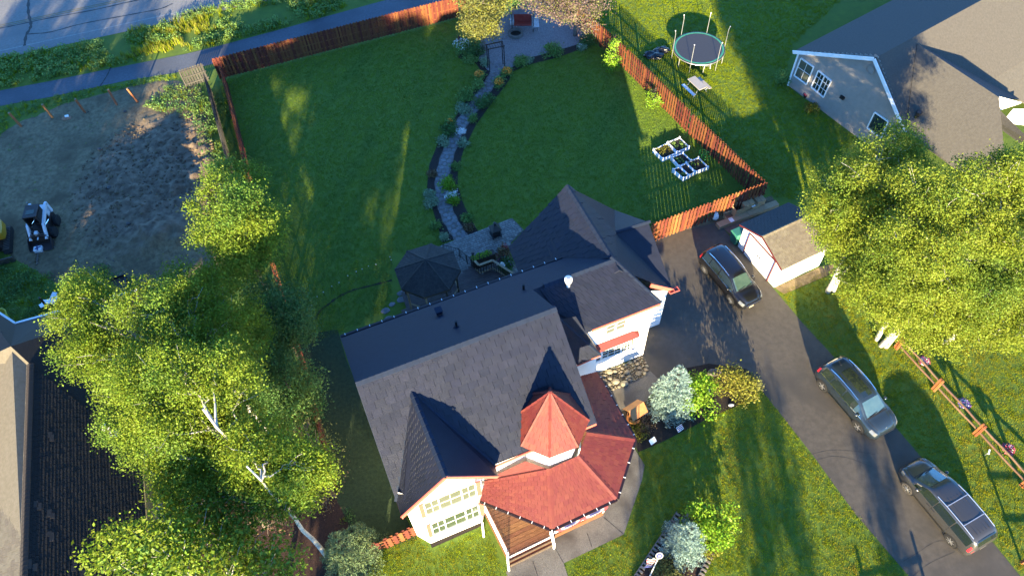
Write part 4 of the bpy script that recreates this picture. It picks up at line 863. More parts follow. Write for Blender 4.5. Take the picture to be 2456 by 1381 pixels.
tree("rust brown low shrub on the ground under the bottom left birches", [vert_trunk(640,1260,1.0,seed=12)], lb(.6,.6,[(620,1230),(650,1260),(600,1250),(690,1250)]), "leaf_brown", "twig", seed=20, name="shrub", cat="shrub", leaf=.12, n_per=10, k=18)
# right hand birches
RG = "birches at the right edge"
tree("multi-trunk birch at right whose crown overhangs the shed roof", [vert_trunk(1985,700,8.5,(.2,.6),seed=21,w=.1), vert_trunk(1998,697,8,(.9,.4),seed=22)],
     lb(9.5,1.15,[(2100,370),(2160,340),(2050,420)])+lb(8.5,1.2,[(2000,450),(1992,505),(2110,450),(2190,400),(2060,500),(2150,500)])+lb(7,1.2,[(2012,560),(2040,570),(2100,560),(2010,490)])+lb(5.5,1.1,[(2035,600),(2050,620),(2100,620),(1968,492)])+lb(4,1.0,[(2055,650),(2080,665)]), "leaf_right", "birch_bark", seed=23, group=RG, leaf=.11, k=31, n_per=94, clump=.34)
tree("largest birch at right on three white trunks beside the split rail fence", [vert_trunk(2103,815,7.5,(.5,1.0),seed=24,w=.1), vert_trunk(2112,829,7.5,(1.4,.2),seed=25,w=.1), vert_trunk(2124,832,7,(2.2,.8),seed=26,w=.1)],
     lb(10.5,1.2,[(2250,480),(2310,450),(2200,450)])+lb(9.5,1.3,[(2200,530),(2280,560),(2340,520),(2150,570),(2240,610)])+lb(8,1.3,[(2130,640),(2190,670),(2270,670),(2330,620),(2100,580)])+lb(6.5,1.2,[(2100,690),(2160,730),(2230,720),(2300,710),(2350,680)])+lb(5,1.1,[(2150,760),(2220,770),(2280,760),(2060,690)])+lb(4,.9,[(2200,800),(2130,750)]), "leaf_right", "birch_bark", seed=27, group=RG, tr=.15, leaf=.11, k=30, n_per=94, clump=.34)
tree("birch cut by the right edge of the picture, in front of the tan roof", [under_trunk(2400,600,7.5,7.5), under_trunk(2425,640,7.5,7)],
     lb(10,1.2,[(2400,420),(2450,400),(2350,430)])+lb(9,1.3,[(2400,500),(2460,480),(2360,560),(2440,580)])+lb(7.5,1.2,[(2400,640),(2460,660),(2370,700)])+lb(6,1.1,[(2380,740),(2440,740),(2330,750),(2470,790)])+lb(4.5,1.0,[(2330,790),(2400,800),(2280,810)]), "leaf_right", "birch_bark", seed=30, group=RG, leaf=.11, k=31, n_per=94, clump=.34)
# back garden trees
tree("golden green tree at the end of the back fence beside the gravel patio", [vert_trunk(1160,118,4.5,seed=31)], lb(4.5,.95,[(1155,10),(1165,-25)])+lb(3.6,.95,[(1130,30),(1175,35),(1155,55),(1192,5),(1120,-10)])+lb(2.4,.75,[(1150,75),(1125,65),(1172,72)]), "leaf_olive", "bark_pale", seed=32, leaf=.13, n_per=50, k=30, leaf2="leaf_gold")
tree("pinkish brown purple-leaf tree over the gravel patio", [vert_trunk(1379,86,5.5,(-.3,.2),seed=33)], lb(5,1.1,[(1340,-25),(1290,-30),(1400,-15)])+lb(4.4,1.0,[(1330,5),(1380,0),(1295,-5),(1425,10),(1355,22)])+lb(3.4,.65,[(1310,20),(1405,40),(1360,38),(1265,-5),(1418,60)]), "leaf_purple", "bark_pale", seed=34, leaf=.13, n_per=46, k=30, leaf2="leaf_olive")
tree("dark green tree behind the swing seat at the top edge", [vert_trunk(1235,20,3,seed=35)], lb(3,1.0,[(1225,-20),(1250,-30)])+lb(2,.8,[(1215,5),(1240,-5)]), "leaf_deep", "bark", seed=36, leaf=.17)
tree("tall columnar shrub against the right hand fence, its top lit gold", [vert_trunk(1467,168,3.1,seed=37)], lb(3.0,.2,[(1474,104)])+lb(2.6,.3,[(1472,112)])+lb(2.0,.4,[(1470,124)])+lb(1.4,.45,[(1468,138),(1464,142)])+lb(.8,.5,[(1466,152),(1461,156),(1475,152)]), "leaf_bush", "bark", seed=38, name="shrub", cat="shrub", leaf=.13, clump=.2, k=40)
tree("small sunlit shrub against the right hand fence, further along", [vert_trunk(1567,250,1.5,seed=39)], lb(1.3,.35,[(1566,222),(1570,235)])+lb(.6,.4,[(1565,243),(1573,247)]), "leaf_bush", "bark", seed=40, name="shrub", cat="shrub", leaf=.13, clump=.2, k=40)
def shrub(label, u, v, r, h, m, seed, leaf=.13, group=None, flower=None, nf=60, k=42, fs=.1, name="shrub", cat="shrub"):
    b = gp(u, v); t = thing(name, label, cat, b, group); L = []; q = random.Random(seed)
    for i in range(6): a = q.uniform(0, 6.283); L.append((b+V(math.cos(a)*r*.5, math.sin(a)*r*.5, h*q.uniform(.35, .6)), r*.58, h*.42))
    L.append((b+V(0, 0, h*.62), r*.55, h*.36)); vv = leaf_cloud(L, 20, leaf, seed, .13+.08*r, k/r if r < 1 else k)-np.array(b); oo = bpy.data.objects.new("foliage", quads_mesh("foliage", vv, m)); COL.objects.link(oo); oo.parent = t
    mb = MB()
    for i in range(5): a = q.uniform(0, 6.283); mb.tube([b-V(0,0,.05), b+V(math.cos(a)*r*.4, math.sin(a)*r*.4, h*.6)], [.025, .01], 5)
    mb.build("stems", "bark", t)
    if flower: mb = MB(); petals(mb, b+V(0, 0, h*.55), r*.95, nf, fs, seed, h/r*.6 if r else 1); mb.build("flowers", flower, t, recalc=False)
    return t
BS = "shrubs and perennials in the garden beds"
shrub("round bushy green shrub on the edge of the gravel patio bed", 1323,134,.75,.95,"weed_leaf",51,group=BS)
shrub("white flowered shrub left of the gravel patio", 1108,122,.75,.9,"weed_leaf",52,group=BS,flower="petal_white",nf=130)
shrub("dark green shrub between the golden tree and the arbor", 1140,128,.7,.8,"leaf_deep",53,group=BS)
shrub("low leafy plant below the white flowered shrub", 1128,146,.5,.45,"weed_leaf",54,group=BS)
shrub("leafy bush on the patio bed just right of the arbor", 1248,153,.5,.5,"weed_leaf",55,group=BS)
shrub("small pale plant on the patio bed right of the leafy bush", 1268,148,.3,.3,"leaf_pale",56,group=BS)
shrub("pale white flowered plant by the right end of the patio bed", 1393,117,.3,.35,"leaf_pale",57,group=BS,flower="petal_white",nf=25)
shrub("green shrub under the purple-leaf tree against the fence", 1408,104,.6,.8,"leaf_deep",58,group=BS)
shrub("pale hosta at the left foot of the arbor", 1161,153,.32,.35,"leaf_pale",59,group=BS)
for u, v, lab in ((1216,176,"orange lily clump at the right foot of the arbor"), (1198,203,"orange lily clump on the right edge of the path, below the arbor"), (1150,184,"orange lily clump on the left edge of the path"), (1081,298,"orange lily clump on the left edge halfway down the path")):
    shrub(lab, u, v+4, .38 if u != 1081 else .26, .6, "weed_leaf", u, group=BS, flower="petal_orange", nf=150 if u != 1081 else 70, fs=.13)
for i, (u, v, r, h, m, lab) in enumerate(((1144,206,.5,.6,"weed_leaf","leafy clump below the left orange lilies"), (1120,238,.75,.8,"weed_leaf","large leafy clump with white buds left of the path"), (1163,250,.72,.8,"leaf_deep","large dark green clump right of the path"), (1112,262,.5,.45,"leaf_pale","pale hosta left of the path below the large clump"), (1075,316,.6,.6,"leaf_deep","dark clump left of the path below the orange lily"), (1063,342,.45,.4,"leaf_pale","pale grey hosta left of the path, mid way"), (1133,286,.3,.35,"weed_leaf","small plant right of the path near the bend"), (1112,343,.35,.35,"leaf_pale","small pale hosta right of the path"), (1092,402,.32,.3,"weed_leaf","small round plant right of the path above the large light clump"), (1079,448,.6,.65,"leaf_bush","large light green clump right of the path"), (1083,467,.3,.25,"petal_white","low white flowers right of the path"), (1088,480,.38,.35,"leaf_bush","yellow green plant right of the path, lower"), (1033,468,.35,.35,"leaf_pale","pale plant left of the path, lower"), (1034,487,.42,.4,"leaf_pale","blue green plant left of the path, lowest"), (1046,540,.35,.3,"weed_leaf","small plant left of the path near the patio"), (1120,522,.32,.3,"weed_leaf","small plant right of the path near the patio"), (1068,567,.25,.25,"leaf_pale","tiny pale plant at the left corner of the paver patio"), (1127,546,.25,.2,"leaf_brown","tiny brown plant at the end of the right bed"), (1038,415,.22,.2,"leaf_brown","tiny rust plant left of the path"), (1105,315,.22,.2,"petal_white","tiny white flower clump right of the path"))):
    shrub(lab, u, v+3, r, h, m, 100+i, group=BS, leaf=.12)
# front garden
shrub("glossy bright green bush between the blue spruce and the gold bush", 1668,965,1.3,1.9,"leaf_bush",61,leaf=.17,k=34)
shrub("golden feathery bush at the driveway end of the front bed", 1752,945,1.15,2.0,"leaf_gold",62,leaf=.13,k=40)
shrub("smaller grey green bush tucked behind the golden bush", 1790,930,.7,.9,"leaf_olive",63,leaf=.12)
shrub("bright green rounded bush on the corner bed of the lawn", 1692,1268,1.25,1.9,"leaf_bush",64,leaf=.16,k=34)
shrub("low green juniper at the bottom edge, below the second blue spruce", 1605,1372,.75,.6,"leaf_olive",65,leaf=.1)
shrub("small dry perennial in the red mulch", 1700,1325,.4,.35,"leaf_gold",66,leaf=.1)
shrub("low straggly ground plants beside the wishing well", 1525,1040,.6,.3,"leaf_gold",67,leaf=.1,k=16)
shrub("small plants in the bed by the red porch roof corner", 1540,1020,.5,.25,"leaf_brown",68,leaf=.1,k=16)
def spruce(label, u, v, h, r, m, seed, name="spruce_tree", tiers=10):
    b = gp(u, v); t = thing(name, label, "spruce", b); q = random.Random(seed); mb = MB(); mb.tube([b-V(0,0,.1), b+V(0,0,h*.97)], [.11, .02], 8); mb.build("trunk", "bark", t); br = MB(); P = []
    for i in range(tiers):
        f = i/(tiers-1); z = .12*h+f*h*.86; L = r*(1-f)**.85+.1; n = int(13-8*f)
        for j in range(n):
            a = 6.283*j/n+q.uniform(-.25, .25)+i*1.9; l = L*q.uniform(.8, 1.12); d = V(math.cos(a), math.sin(a), 0); e = b+V(0,0,z)+d*l+V(0,0,-.22*l+.12*h*(.25+f)*.6); s = b+V(0,0,z); br.tube([s, s.lerp(e, .5)-V(0,0,.04*l), e], [.025, .018, .006], 4, cap=False)
            k = int(7+12*l)
            for w in range(k):
                g = (w+.5)/k; p = s.lerp(e, .12+.88*g); sd = V(-d.y, d.x, 0)*(1 if w % 2 else -1); ln = .34*l*(1.1-g)+.09; tip = p+(sd*.85+d*.7).normalized()*ln+V(0,0,q.uniform(-.03, .07)); P.append((p, tip))
            P.append((s.lerp(e, .85), e+d*.1))
    rs = np.random.default_rng(seed); vs = []
    for p, tp in P:
        d = np.array(tp-p); l = np.linalg.norm(d); d = d/l; n = max(3, int(l/.05))
        for i in range(n):
            c = np.array(p)+d*l*(i+.3)/n
            for s in range(2):
                x = np.cross(d, rs.normal(size=3)); x /= np.linalg.norm(x)+1e-6; ax = d*.6+x*.8; ax /= np.linalg.norm(ax); w = np.cross(ax, rs.normal(size=3)); w /= np.linalg.norm(w)+1e-6; L2 = .12; ww = .019
                vs += [c-w*ww, c+ax*L2*.6+w*ww*.9, c+ax*L2, c+ax*L2*.6-w*ww*.9]
    v = np.array(vs)-np.array(b); oo = bpy.data.objects.new("needles", quads_mesh("needles", v, m)); COL.objects.link(oo); oo.parent = t; br.build("branches", "bark", t, recalc=False); return t
spruce("silvery blue spruce beside the wishing well", 1605,972,4.0,1.35,"needle_blue",71)
spruce("darker blue spruce on the corner bed near the bottom edge", 1638,1308,2.6,1.1,"needle_blue",72,tiers=9)
spruce("green spruce in front of the white birch trunk at the bottom", 852,1350,4.2,1.4,"needle_green",73)
spruce("small green spruce at the left end of the front fence", 870,1312,2.6,1.0,"needle_green",74,tiers=11)
# ---------------------------------------------------------------- cars
def car(label, wr, wf, side, wb, ST, paint, glass, spec):
    "wr, wf: photo pixels of the rear and front hub on the visible side (+1 left, -1 right); ST: stations x, sill w, mid w, belt w, z sill, z belt, roof w, z roof edge, z roof top"
    pr, pf = gp(*wr, .34), gp(*wf, .34); fwd = V(pf.x-pr.x, pf.y-pr.y, 0); k = fwd.length/wb; fwd.normalize(); lf = V(-fwd.y, fwd.x, 0); HW = max(s[2] for s in ST)
    o = (pr+pf)/2-lf*side*(HW-.08)*k; o.z = .012; t = thing("parked_car", label, spec.get('cat', "car"), o)
    T = lambda x, y, z: o+fwd*x*k+lf*y*k+V(0, 0, z*k)
    def ring(x):
        xs = [s[0] for s in ST]; x = min(max(x, xs[0]), xs[-1]); i = max(j for j in range(len(xs)) if xs[j] <= x+1e-9); j = min(i+1, len(xs)-1); f = 0 if i == j else (x-xs[i])/(xs[j]-xs[i]); return [a*(1-f)+b*f for a, b in zip(ST[i], ST[j])]
    def prof(x):
        _, ws, wm, wbt, zs, zb, wr_, zr_, zt_ = ring(x); zm = zs+(zb-zs)*.55
        return [(ws*.86, zs-.03), (ws, zs+.06), (wm, zm), (wm-.005, zb-.12), (wbt, zb), ((wbt*.35+wr_*.65), zb+(zr_-zb)*.62), (wr_, zr_-.03), (wr_*.9, zr_+(zt_-zr_)*.35), (wr_*.55, zt_-.012), (0, zt_)]
    xs = [s[0] for s in ST]; X = []
    for a, b in zip(xs, xs[1:]): n = max(1, int((b-a)/.22)); X += [a+(b-a)*i/n for i in range(n)]
    X.append(xs[-1]); mb = MB(); vs = []; P = [prof(x) for x in X]; m = 19
    for x, p in zip(X, P): vs += [T(x, y, z) for y, z in p]+[T(x, -y, z) for y, z in p[-2::-1]]
    fs = [(i*m+j, i*m+j+1, (i+1)*m+j+1, (i+1)*m+j) for i in range(len(X)-1) for j in range(m-1)]+[tuple(range(m)), tuple(range((len(X)-1)*m, len(X)*m))]+[(i*m, (i+1)*m, (i+1)*m+m-1, i*m+m-1) for i in range(len(X)-1)]
    mb.add(vs, fs); body = mb.build("body", paint, t, smooth=True)
    def S(x, q, s):
        "surface point: station x, profile coordinate q (0 sill .. 9 top), side s"
        p = prof(x); i = min(int(q), 8); f = q-i; y = p[i][0]*(1-f)+p[i+1][0]*f; z = p[i][1]*(1-f)+p[i+1][1]*f; return y*s, z
    def patch(name, m, xa, xb, qa, qb, s, off=.008, n=5, parent=t, taper=None, **kw):
        mb = MB(); G = []
        for i in range(n+1):
            x = xa+(xb-xa)*i/n; row = []
            for j in range(4):
                q = qa+(qb-qa)*j/3; xx = x
                if taper: xx = x+taper[0 if i < n/2 else 1]*(j/3)*abs(1-2*i/n)
                y, z = S(xx, q, s); y2, z2 = S(xx, q+.01, s); ny, nz = (z2-z), -(y2-y)*1.0; l = math.hypot(ny, nz) or 1; row.append(T(xx, y+abs(ny)/l*off*s, z+abs(nz)/l*off))
            G.append(row)
        for i in range(n):
            for j in range(3): mb.poly([G[i][j], G[i+1][j], G[i+1][j+1], G[i][j+1]])
        return mb.build(name, m, parent, smooth=True, recalc=False)
    for s in (1, -1):
        for a, b in spec['side']: patch("side_window", spec.get('sglass', glass), a, b, 4.12, 5.85, s, .01)
        for x in spec['seams']: patch("door_seam", "car_seam", x-.012, x+.012, .6, 4.0, s, .006, 1)
        for x in spec['handles']: mb = MB(); y, z = S(x, 3.3, s); mb.bar(T(x-.09, y+.02*s, z), T(x+.09, y+.02*s, z), .03, .035); mb.build("door_handle", spec.get('handle', paint), t)
        patch("sill_trim", spec.get('sill', "black_plastic"), -wb/2+.42, wb/2-.42, .0, 1.15, s, .012, 3)
        if spec.get('chrome_line'): patch("window_trim", "chrome", spec['side'][0][0]-.05, spec['side'][-1][1]+.05, 3.98, 4.12, s, .012, 8)
        # rails, mirrors
        r0, r1 = spec['rails']; pts = [T(x, *( (lambda yz: (yz[0]*1.0, yz[1]+(.05 if 0 < i < 4 else .01)))(S(x, 6.9, s)))) for i, x in enumerate(np.linspace(r0, r1, 5))]; mb = MB(); mb.tube(pts, .022*k, 6); mb.build("roof_rail", spec.get('railm', "chrome"), t)
        y, z = S(spec['mirror'], 4.3, s); mb = MB(); mb.blob(T(spec['mirror'], y+.13*s, z+.04), (.1*k, .1*k, .08*k), 2, 1, .02); mb.build("mirror", spec.get('mirm', paint), t, smooth=True)
        patch("headlight", "lamp_clear", xs[-1]-.42, xs[-1]-.08, 3.1, 4.6, s, .012, 3); patch("tail_light", "lamp_red", xs[0]+.04, xs[0]+.26, 3.1, 4.8, s, .014, 2)
        for wx in (-wb/2, wb/2):
            y = ring(wx)[2]; arch = MB(); c = T(wx, (y+.004)*s, .36); N = 18; arch.poly([c+fwd*math.cos(i*6.2832/N)*.42*k+UP*max(-.2, math.sin(i*6.2832/N)*.42)*k for i in range(N)]); arch.build("wheel_arch", "car_seam", t, recalc=False)
            c = T(wx, (y-.1)*s, .345); ax = lf*s; tm = "tyre_dusty" if spec.get('dusty') and wx == spec['dusty'] else "tyre"
            mb = MB(); mb.lathe(c-ax*.11*k, [(.2*k,0),(.33*k,.0),(.35*k,.03*k),(.35*k,.19*k),(.33*k,.22*k),(.24*k,.225*k),(.235*k,.2*k)], 22, ax); w = mb.build("wheel", tm, t, smooth=False)
            mb = MB(); c2 = c+ax*.095*k; mb.lathe(c2-ax*.04*k, [(.235*k,0),(.06*k,.015*k),(.0,.03*k)], 20, ax); mb.build("rim_dish", "rim_dark", w)
            mb = MB(); ns = spec.get('spokes', 10); u = fwd
            for i in range(ns): a = 6.2832*i/ns+.2; d = u*math.cos(a)+UP*math.sin(a); mb.bar(c2+ax*.012*k+d*.03*k, c2+d*.225*k, .045*k*(10/ns)**.5, .02*k, ax)
            mb.lathe(c2-ax*.03*k, [(.238*k,.0),(.238*k,.03*k),(.21*k,.03*k),(.21*k,0)], 22, ax); mb.lathe(c2, [(.05*k,0),(.04*k,.025*k),(0,.03*k)], 10, ax); mb.build("rim", "rim", w)
    def top(name, m, xa, xb, q, off=.01, n=6, w=1.0, parent=t):
        mb = MB(); G = []
        for i in range(n+1):
            x = xa+(xb-xa)*i/n; row = []
            for s, qq in [(1, q), (1, 7.5), (1, 8.4), (1, 9), (-1, 8.4), (-1, 7.5), (-1, q)]:
                y, z = S(x, qq, s) if qq < 9 else (0, prof(x)[9][1]); row.append(T(x, y*w, z+off)+fwd*off*.5*(1 if xa > 0 else -1)*(abs(prof(xa)[9][1]-prof(xb)[9][1]) > .2))
            G.append(row)
        for i in range(n):
            for j in range(6): mb.poly([G[i][j], G[i+1][j], G[i+1][j+1], G[i][j+1]])
        return mb.build(name, m, parent, smooth=True, recalc=False)
    top("windshield", glass, *spec['windshield'], 6.2, .012, w=.98); top("rear_window", "car_glass", *spec['rear'], 6.3, .014, w=.94)
    if 'sunroof' in spec: top("sunroof", "car_glass", *spec['sunroof'], 7.2, .008, w=.92)
    w0 = spec['windshield'][1]; mb = MB()
    for y0 in (-.5, .1): mb.bar(T(w0+.02, y0, prof(w0)[9][1]+.02), T(w0-.05, y0+.55, prof(w0-.05)[9][1]+.03), .025, .02)
    mb.build("wiper", "black_plastic", t); top("cowl", "black_plastic", w0-.02, w0+.07, 6.5, .014, 2, .98)
    patchs = spec.get('cracks', [])
    for s in (1, -1): patch("hood_seam", "car_seam", w0+.1, xs[-1]-.12, 7.0, 7.14, s, .006, 6)
    xe = xs[-1]; mb = MB()
    z1 = ring(xe-.05)[5]
    if spec.get('slots'):
        g = MB(); g.box(T(xe+.005, 0, z1-.1), lf*.55*k, fwd*.02*k, UP*.07*k); g.build("grille", "car_seam", t)
        for i in range(7): g = MB(); y = (i-3)*.15; g.box(T(xe+.03, y, z1-.1), lf*.055*k, fwd*.012*k, UP*.06*k); g.build("grille_slot", "chrome", t)
    else: mb.box(T(xe+.0, 0, z1-.14), lf*.5*k, fwd*.015*k, UP*.06*k); mb.build("grille", "black_plastic", t)
    mb = MB(); mb.box(T(xe-.03, 0, .42), lf*.6*k, fwd*.04*k, UP*.05*k); mb.build("lower_bumper", spec.get('bumper', "black_plastic"), t)
    mb = MB(); mb.box(T(xs[0]+.02, 0, .5), lf*.6*k, fwd*.03*k, UP*.06*k); mb.build("rear_bumper", spec.get('bumper', "black_plastic"), t)
    if spec.get('plate'): mb = MB(); mb.box(T(xe+.03, -.1, .45), lf*.16*k, fwd*.01*k, UP*.075*k); mb.build("licence_plate", "plate", t)
    else: mb = MB(); mb.box(T(xs[0]-.0, 0, .75), lf*.16*k, fwd*.02*k, UP*.075*k); mb.build("licence_plate", "plate", t)
    if spec.get('antenna'): mb = MB(); a = T(spec['antenna'], 0, prof(spec['antenna'])[9][1]); mb.tube([a, a-fwd*.25+UP*.08], .012, 5); mb.blob(a, (.05,.05,.02), 1, 1, 0); mb.build("antenna", "black_plastic", t)
    if spec.get('bars'):
        for x in spec['bars']: mb = MB(); y, z = S(x, 6.9, 1); mb.bar(T(x, y, z+.06), T(x, -y, z+.06), .035*k, .025*k); mb.build("cross_bar", "galv", t)
        for i in range(5): y = -.4+.2*i; mb = MB(); mb.bar(T(spec['bars'][0]+.25, y, prof(0)[9][1]+.002), T(spec['rails'][0]+.05, y, prof(spec['rails'][0]+.05)[9][1]+.004), .018*k, .014*k); mb.build("roof_rib", paint, t)
    if spec.get('emblem'): mb = MB(); mb.lathe(T(xe-.14, 0, prof(xe-.14)[9][1]+.01), [(.05*k,0),(.05*k,.012),(0,.014)], 12); mb.build("emblem", "chrome", t)
    if spec.get('stripe'):
        for s in (1, -1): patch("side_strip", "chrome", -wb/2+.45, wb/2-.45, 1.0, 1.14, s, .014, 6)
    return t
SUV = [(-2.2,.66,.70,.66,.46,.92,.52,1.00,1.03),(-2.12,.84,.87,.82,.38,1.02,.62,1.20,1.26),(-1.98,.88,.91,.87,.30,1.06,.65,1.42,1.50),(-1.78,.89,.92,.88,.28,1.07,.66,1.57,1.65),(-1.2,.89,.92,.88,.26,1.06,.66,1.62,1.70),(-.4,.89,.92,.88,.26,1.04,.67,1.63,1.72),(.25,.89,.92,.88,.26,1.02,.66,1.60,1.69),(.62,.89,.92,.88,.26,1.01,.64,1.53,1.62),(1.38,.89,.92,.87,.27,1.00,.76,1.06,1.11),(1.85,.88,.91,.83,.30,.95,.70,1.00,1.05),(2.15,.82,.84,.74,.33,.86,.58,.90,.95),(2.28,.70,.73,.62,.38,.76,.48,.79,.82),(2.34,.58,.60,.50,.42,.66,.38,.68,.70)]
car("black sport utility car parked by the shed, silver roof rails and a chrome slotted grille", (1691.4,646.2), (1753.7,719.3), -1, 2.7, SUV, "car_black", "car_glass_green",
    dict(side=[(-1.8,-1.2),(-1.14,-.28),(-.2,1.15)], seams=(-.9,-.24,.85), handles=(-.7,.25), rails=(-1.6,.4), mirror=.92, windshield=(.66,1.36), rear=(-2.14,-1.9), slots=True, plate=True, chrome_line=True, antenna=-1.55, spokes=10, bumper="chrome", sglass="car_glass"))
SUV2 = [(s[0]*.985, s[1], s[2], s[3], s[4], s[5], s[6], s[7]-(.05 if s[7] > 1.2 else .0), s[8]-(.05 if s[8] > 1.2 else 0)) for s in SUV]
car("blue grey crossover car with a long glass sunroof parked halfway down the driveway", (1973.9,924.7), (2059,1022.9), -1, 2.68, SUV2, "car_blue_grey", "car_glass_blue",
    dict(side=[(-1.75,-1.15),(-1.08,-.28),(-.2,1.15)], seams=(-.85,-.24,.88), handles=(-.75,.2), rails=(-1.55,.45), mirror=.92, windshield=(.66,1.36), rear=(-2.1,-1.88), sunroof=(-1.15,.5), plate=False, chrome_line=True, antenna=-1.5, spokes=5, emblem=True, sglass="car_glass", bumper="car_blue_grey"))
VAN = [(-2.5,.70,.74,.72,.45,.95,.60,1.05,1.08),(-2.42,.90,.93,.90,.36,1.02,.70,1.30,1.34),(-2.25,.94,.97,.94,.30,1.04,.74,1.56,1.62),(-2.0,.95,.98,.95,.28,1.05,.76,1.66,1.72),(-1.2,.95,.99,.95,.26,1.05,.77,1.69,1.76),(0,.95,.99,.95,.26,1.04,.77,1.69,1.76),(.6,.95,.99,.95,.26,1.03,.75,1.65,1.72),(.85,.95,.99,.94,.26,1.03,.73,1.59,1.66),(1.75,.94,.97,.90,.28,.98,.80,1.05,1.10),(2.1,.90,.93,.84,.31,.90,.72,.95,1.0),(2.4,.80,.83,.74,.34,.80,.60,.84,.88),(2.55,.62,.64,.56,.38,.66,.42,.70,.72)]
car("dark grey minivan with roof bars parked nearest the bottom of the driveway, facing up it", (2281.7,1295.7), (2177.7,1170.4), 1, 3.08, VAN, "car_grey", "car_glass_green",
    dict(cat="van", side=[(-2.1,-1.05),(-.98,.12),(.18,1.45)], seams=(-1.0,.15,1.1), handles=(.0,.32), rails=(-2.0,.4), mirror=1.2, windshield=(.95,1.72), rear=(-2.4,-2.18), plate=False, bars=(-.2,-1.3), spokes=7, stripe=True, dusty=1.54, sglass="car_glass", bumper="car_grey", railm="galv"))
# ---------------------------------------------------------------- neighbouring houses and the shed
def raise_to(u, v, u1, v1):
    "height above ground point (u, v) whose picture lies nearest pixel (u1, v1)"
    return min(np.arange(.1, 14, .02), key=lambda z: (gp(u1, v1, z).xy-gp(u, v).xy).length)
nb0, nb1 = gp(1889.8,205.2), gp(2046,322); nd = (nb1-nb0).normalized(); no = V(nd.y, -nd.x, 0)
if no.y > 0: no = -no
zeN = raise_to(1889.8,205.2,1919.4,127.7); nh = thing("neighbour_house", "grey sided house with a tan shingled roof at the upper right", "house", nb0)
NP = lambda u, v: ray_plane(u, v, nb0+no*.25, no)
apx, el, er = NP(2097.8,139), NP(1903,122.5), NP(2187,286); rdir = -no; far = 26
print("neighbour", zeN, apx.z, el.z, er.z)
apx2 = apx+rdir*far; er.z = el.z
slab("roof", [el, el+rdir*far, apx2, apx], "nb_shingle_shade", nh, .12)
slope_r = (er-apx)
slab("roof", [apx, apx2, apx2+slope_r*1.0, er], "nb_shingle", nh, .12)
# cross gable
nrm = (er-apx).cross(rdir).normalized(); c0 = ray_plane(2200,104.5,apx,nrm); c1 = gp(2397,232,c0.z); cd = (c1-c0); c1 = c0+cd
RPn = lambda u, v: ray_plane(u, v, apx, nrm); slab('roof', [q_-V(0,0,.025) for q_ in (c0, RPn(2446,238), RPn(2600,318), RPn(2900,200), RPn(2700,0))], 'nb_shingle', nh, .08)
ea = er+V(0,0,.06); eb = gp(2352,269,er.z+.1)
slab("roof", [c0+V(0,0,.05), ea+rdir*.0+(c0-c0), ea+cd*1.25, c1], "nb_shingle", nh, .12)
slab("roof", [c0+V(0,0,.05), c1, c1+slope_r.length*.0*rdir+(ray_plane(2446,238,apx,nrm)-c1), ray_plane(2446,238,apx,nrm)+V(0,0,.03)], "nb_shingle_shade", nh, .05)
q = [gp(2397,232,c1.z-.1), gp(2353,270,2.7), gp(2400,262,2.6), gp(2450,246,2.7)]; mb = MB(); mb.prism(q, V(0,0,-.1)); mb.build("porch_gable", "white_wall", nh)
mb = MB(); mb.prism([gp(2353,272,2.55), gp(2460,350,2.55), gp(2475,340,3.3), gp(2400,266,3.3)], V(0,0,-.1)); mb.build("roof", "nb_shingle_shade", nh)
mb = MB(); mb.prism([gp(2405,292,2.2), gp(2430,262,2.6), gp(2475,262,2.6), gp(2475,300,2.2)], V(0,0,-.1)); mb.build("porch_wall", "white_wall", nh)
for a, b in ((el, apx), (apx, er)): mb = MB(); mb.bar(a-V(0,0,.1)+no*.02, b-V(0,0,.1)+no*.02, .05, .24); mb.build("fascia", "white_trim", nh)
mb = MB(); w0 = nb0; wa = V(apx.x, apx.y, 0)-no*.25; we_ = V(er.x, er.y, 0)-no*.25-nd*.3
mb.poly([w0-V(0,0,.1), we_-V(0,0,.1), we_+V(0,0,er.z-.1), wa+V(0,0,apx.z-.12), w0+V(0,0,el.z-.05)]); mb.build("wall", "nb_wall", nh, recalc=False)
L_ = (we_-w0).length; zc = .18; k_ = 0
while k_*zc+.1 < apx.z:
    z = .1+k_*zc; ta = 0 if z < el.z else (z-el.z)/(apx.z-el.z); aw_ = (wa-w0).length; s0_, s1_ = aw_*ta+.02, L_-(L_-aw_)*ta-.02
    if s1_-s0_ > .3: mb = MB(); mb.add([w0+nd*s0_+V(0,0,z)+no*.022, w0+nd*s1_+V(0,0,z)+no*.022, w0+nd*s1_+V(0,0,z+zc)+no*.004, w0+nd*s0_+V(0,0,z+zc)+no*.004, w0+nd*s0_+V(0,0,z), w0+nd*s1_+V(0,0,z)], [(0,1,2,3), (4,5,1,0)]); mb.build("siding_board", "nb_wall", nh, recalc=False)
    k_ += 1
mb = MB(); mb.bar(w0+no*.03, w0+no*.03+V(0,0,el.z-.1), .12, .05, no); mb.build("corner_trim", "white_trim", nh)
mb = MB(); mb.poly([nb0-V(0,0,.1), nb0-V(0,0,.1)+rdir*far, nb0+rdir*far+V(0,0,el.z-.1), nb0+V(0,0,el.z-.1)]); mb.build("wall", "nb_wall", nh, recalc=False)
zn = lambda pts: [ray_plane(1880+u/4.0625, 60+v/4.0625, nb0+no*.035, no) for u, v in pts]
window(nh, zn([(105,493),(225,580),(295,410),(170,325)]), no, [1], glass="glass_pale", grid=(2, 2), fw=.12); window(nh, zn([(270,605),(390,705),(465,545),(340,445)]), no, [1, 1], glass="glass", grid=(2, 3), fw=.12); window(nh, zn([(815,1000),(950,1100),(1020,940),(890,850)]), no, [1], glass="glass", grid=None, fw=.12)
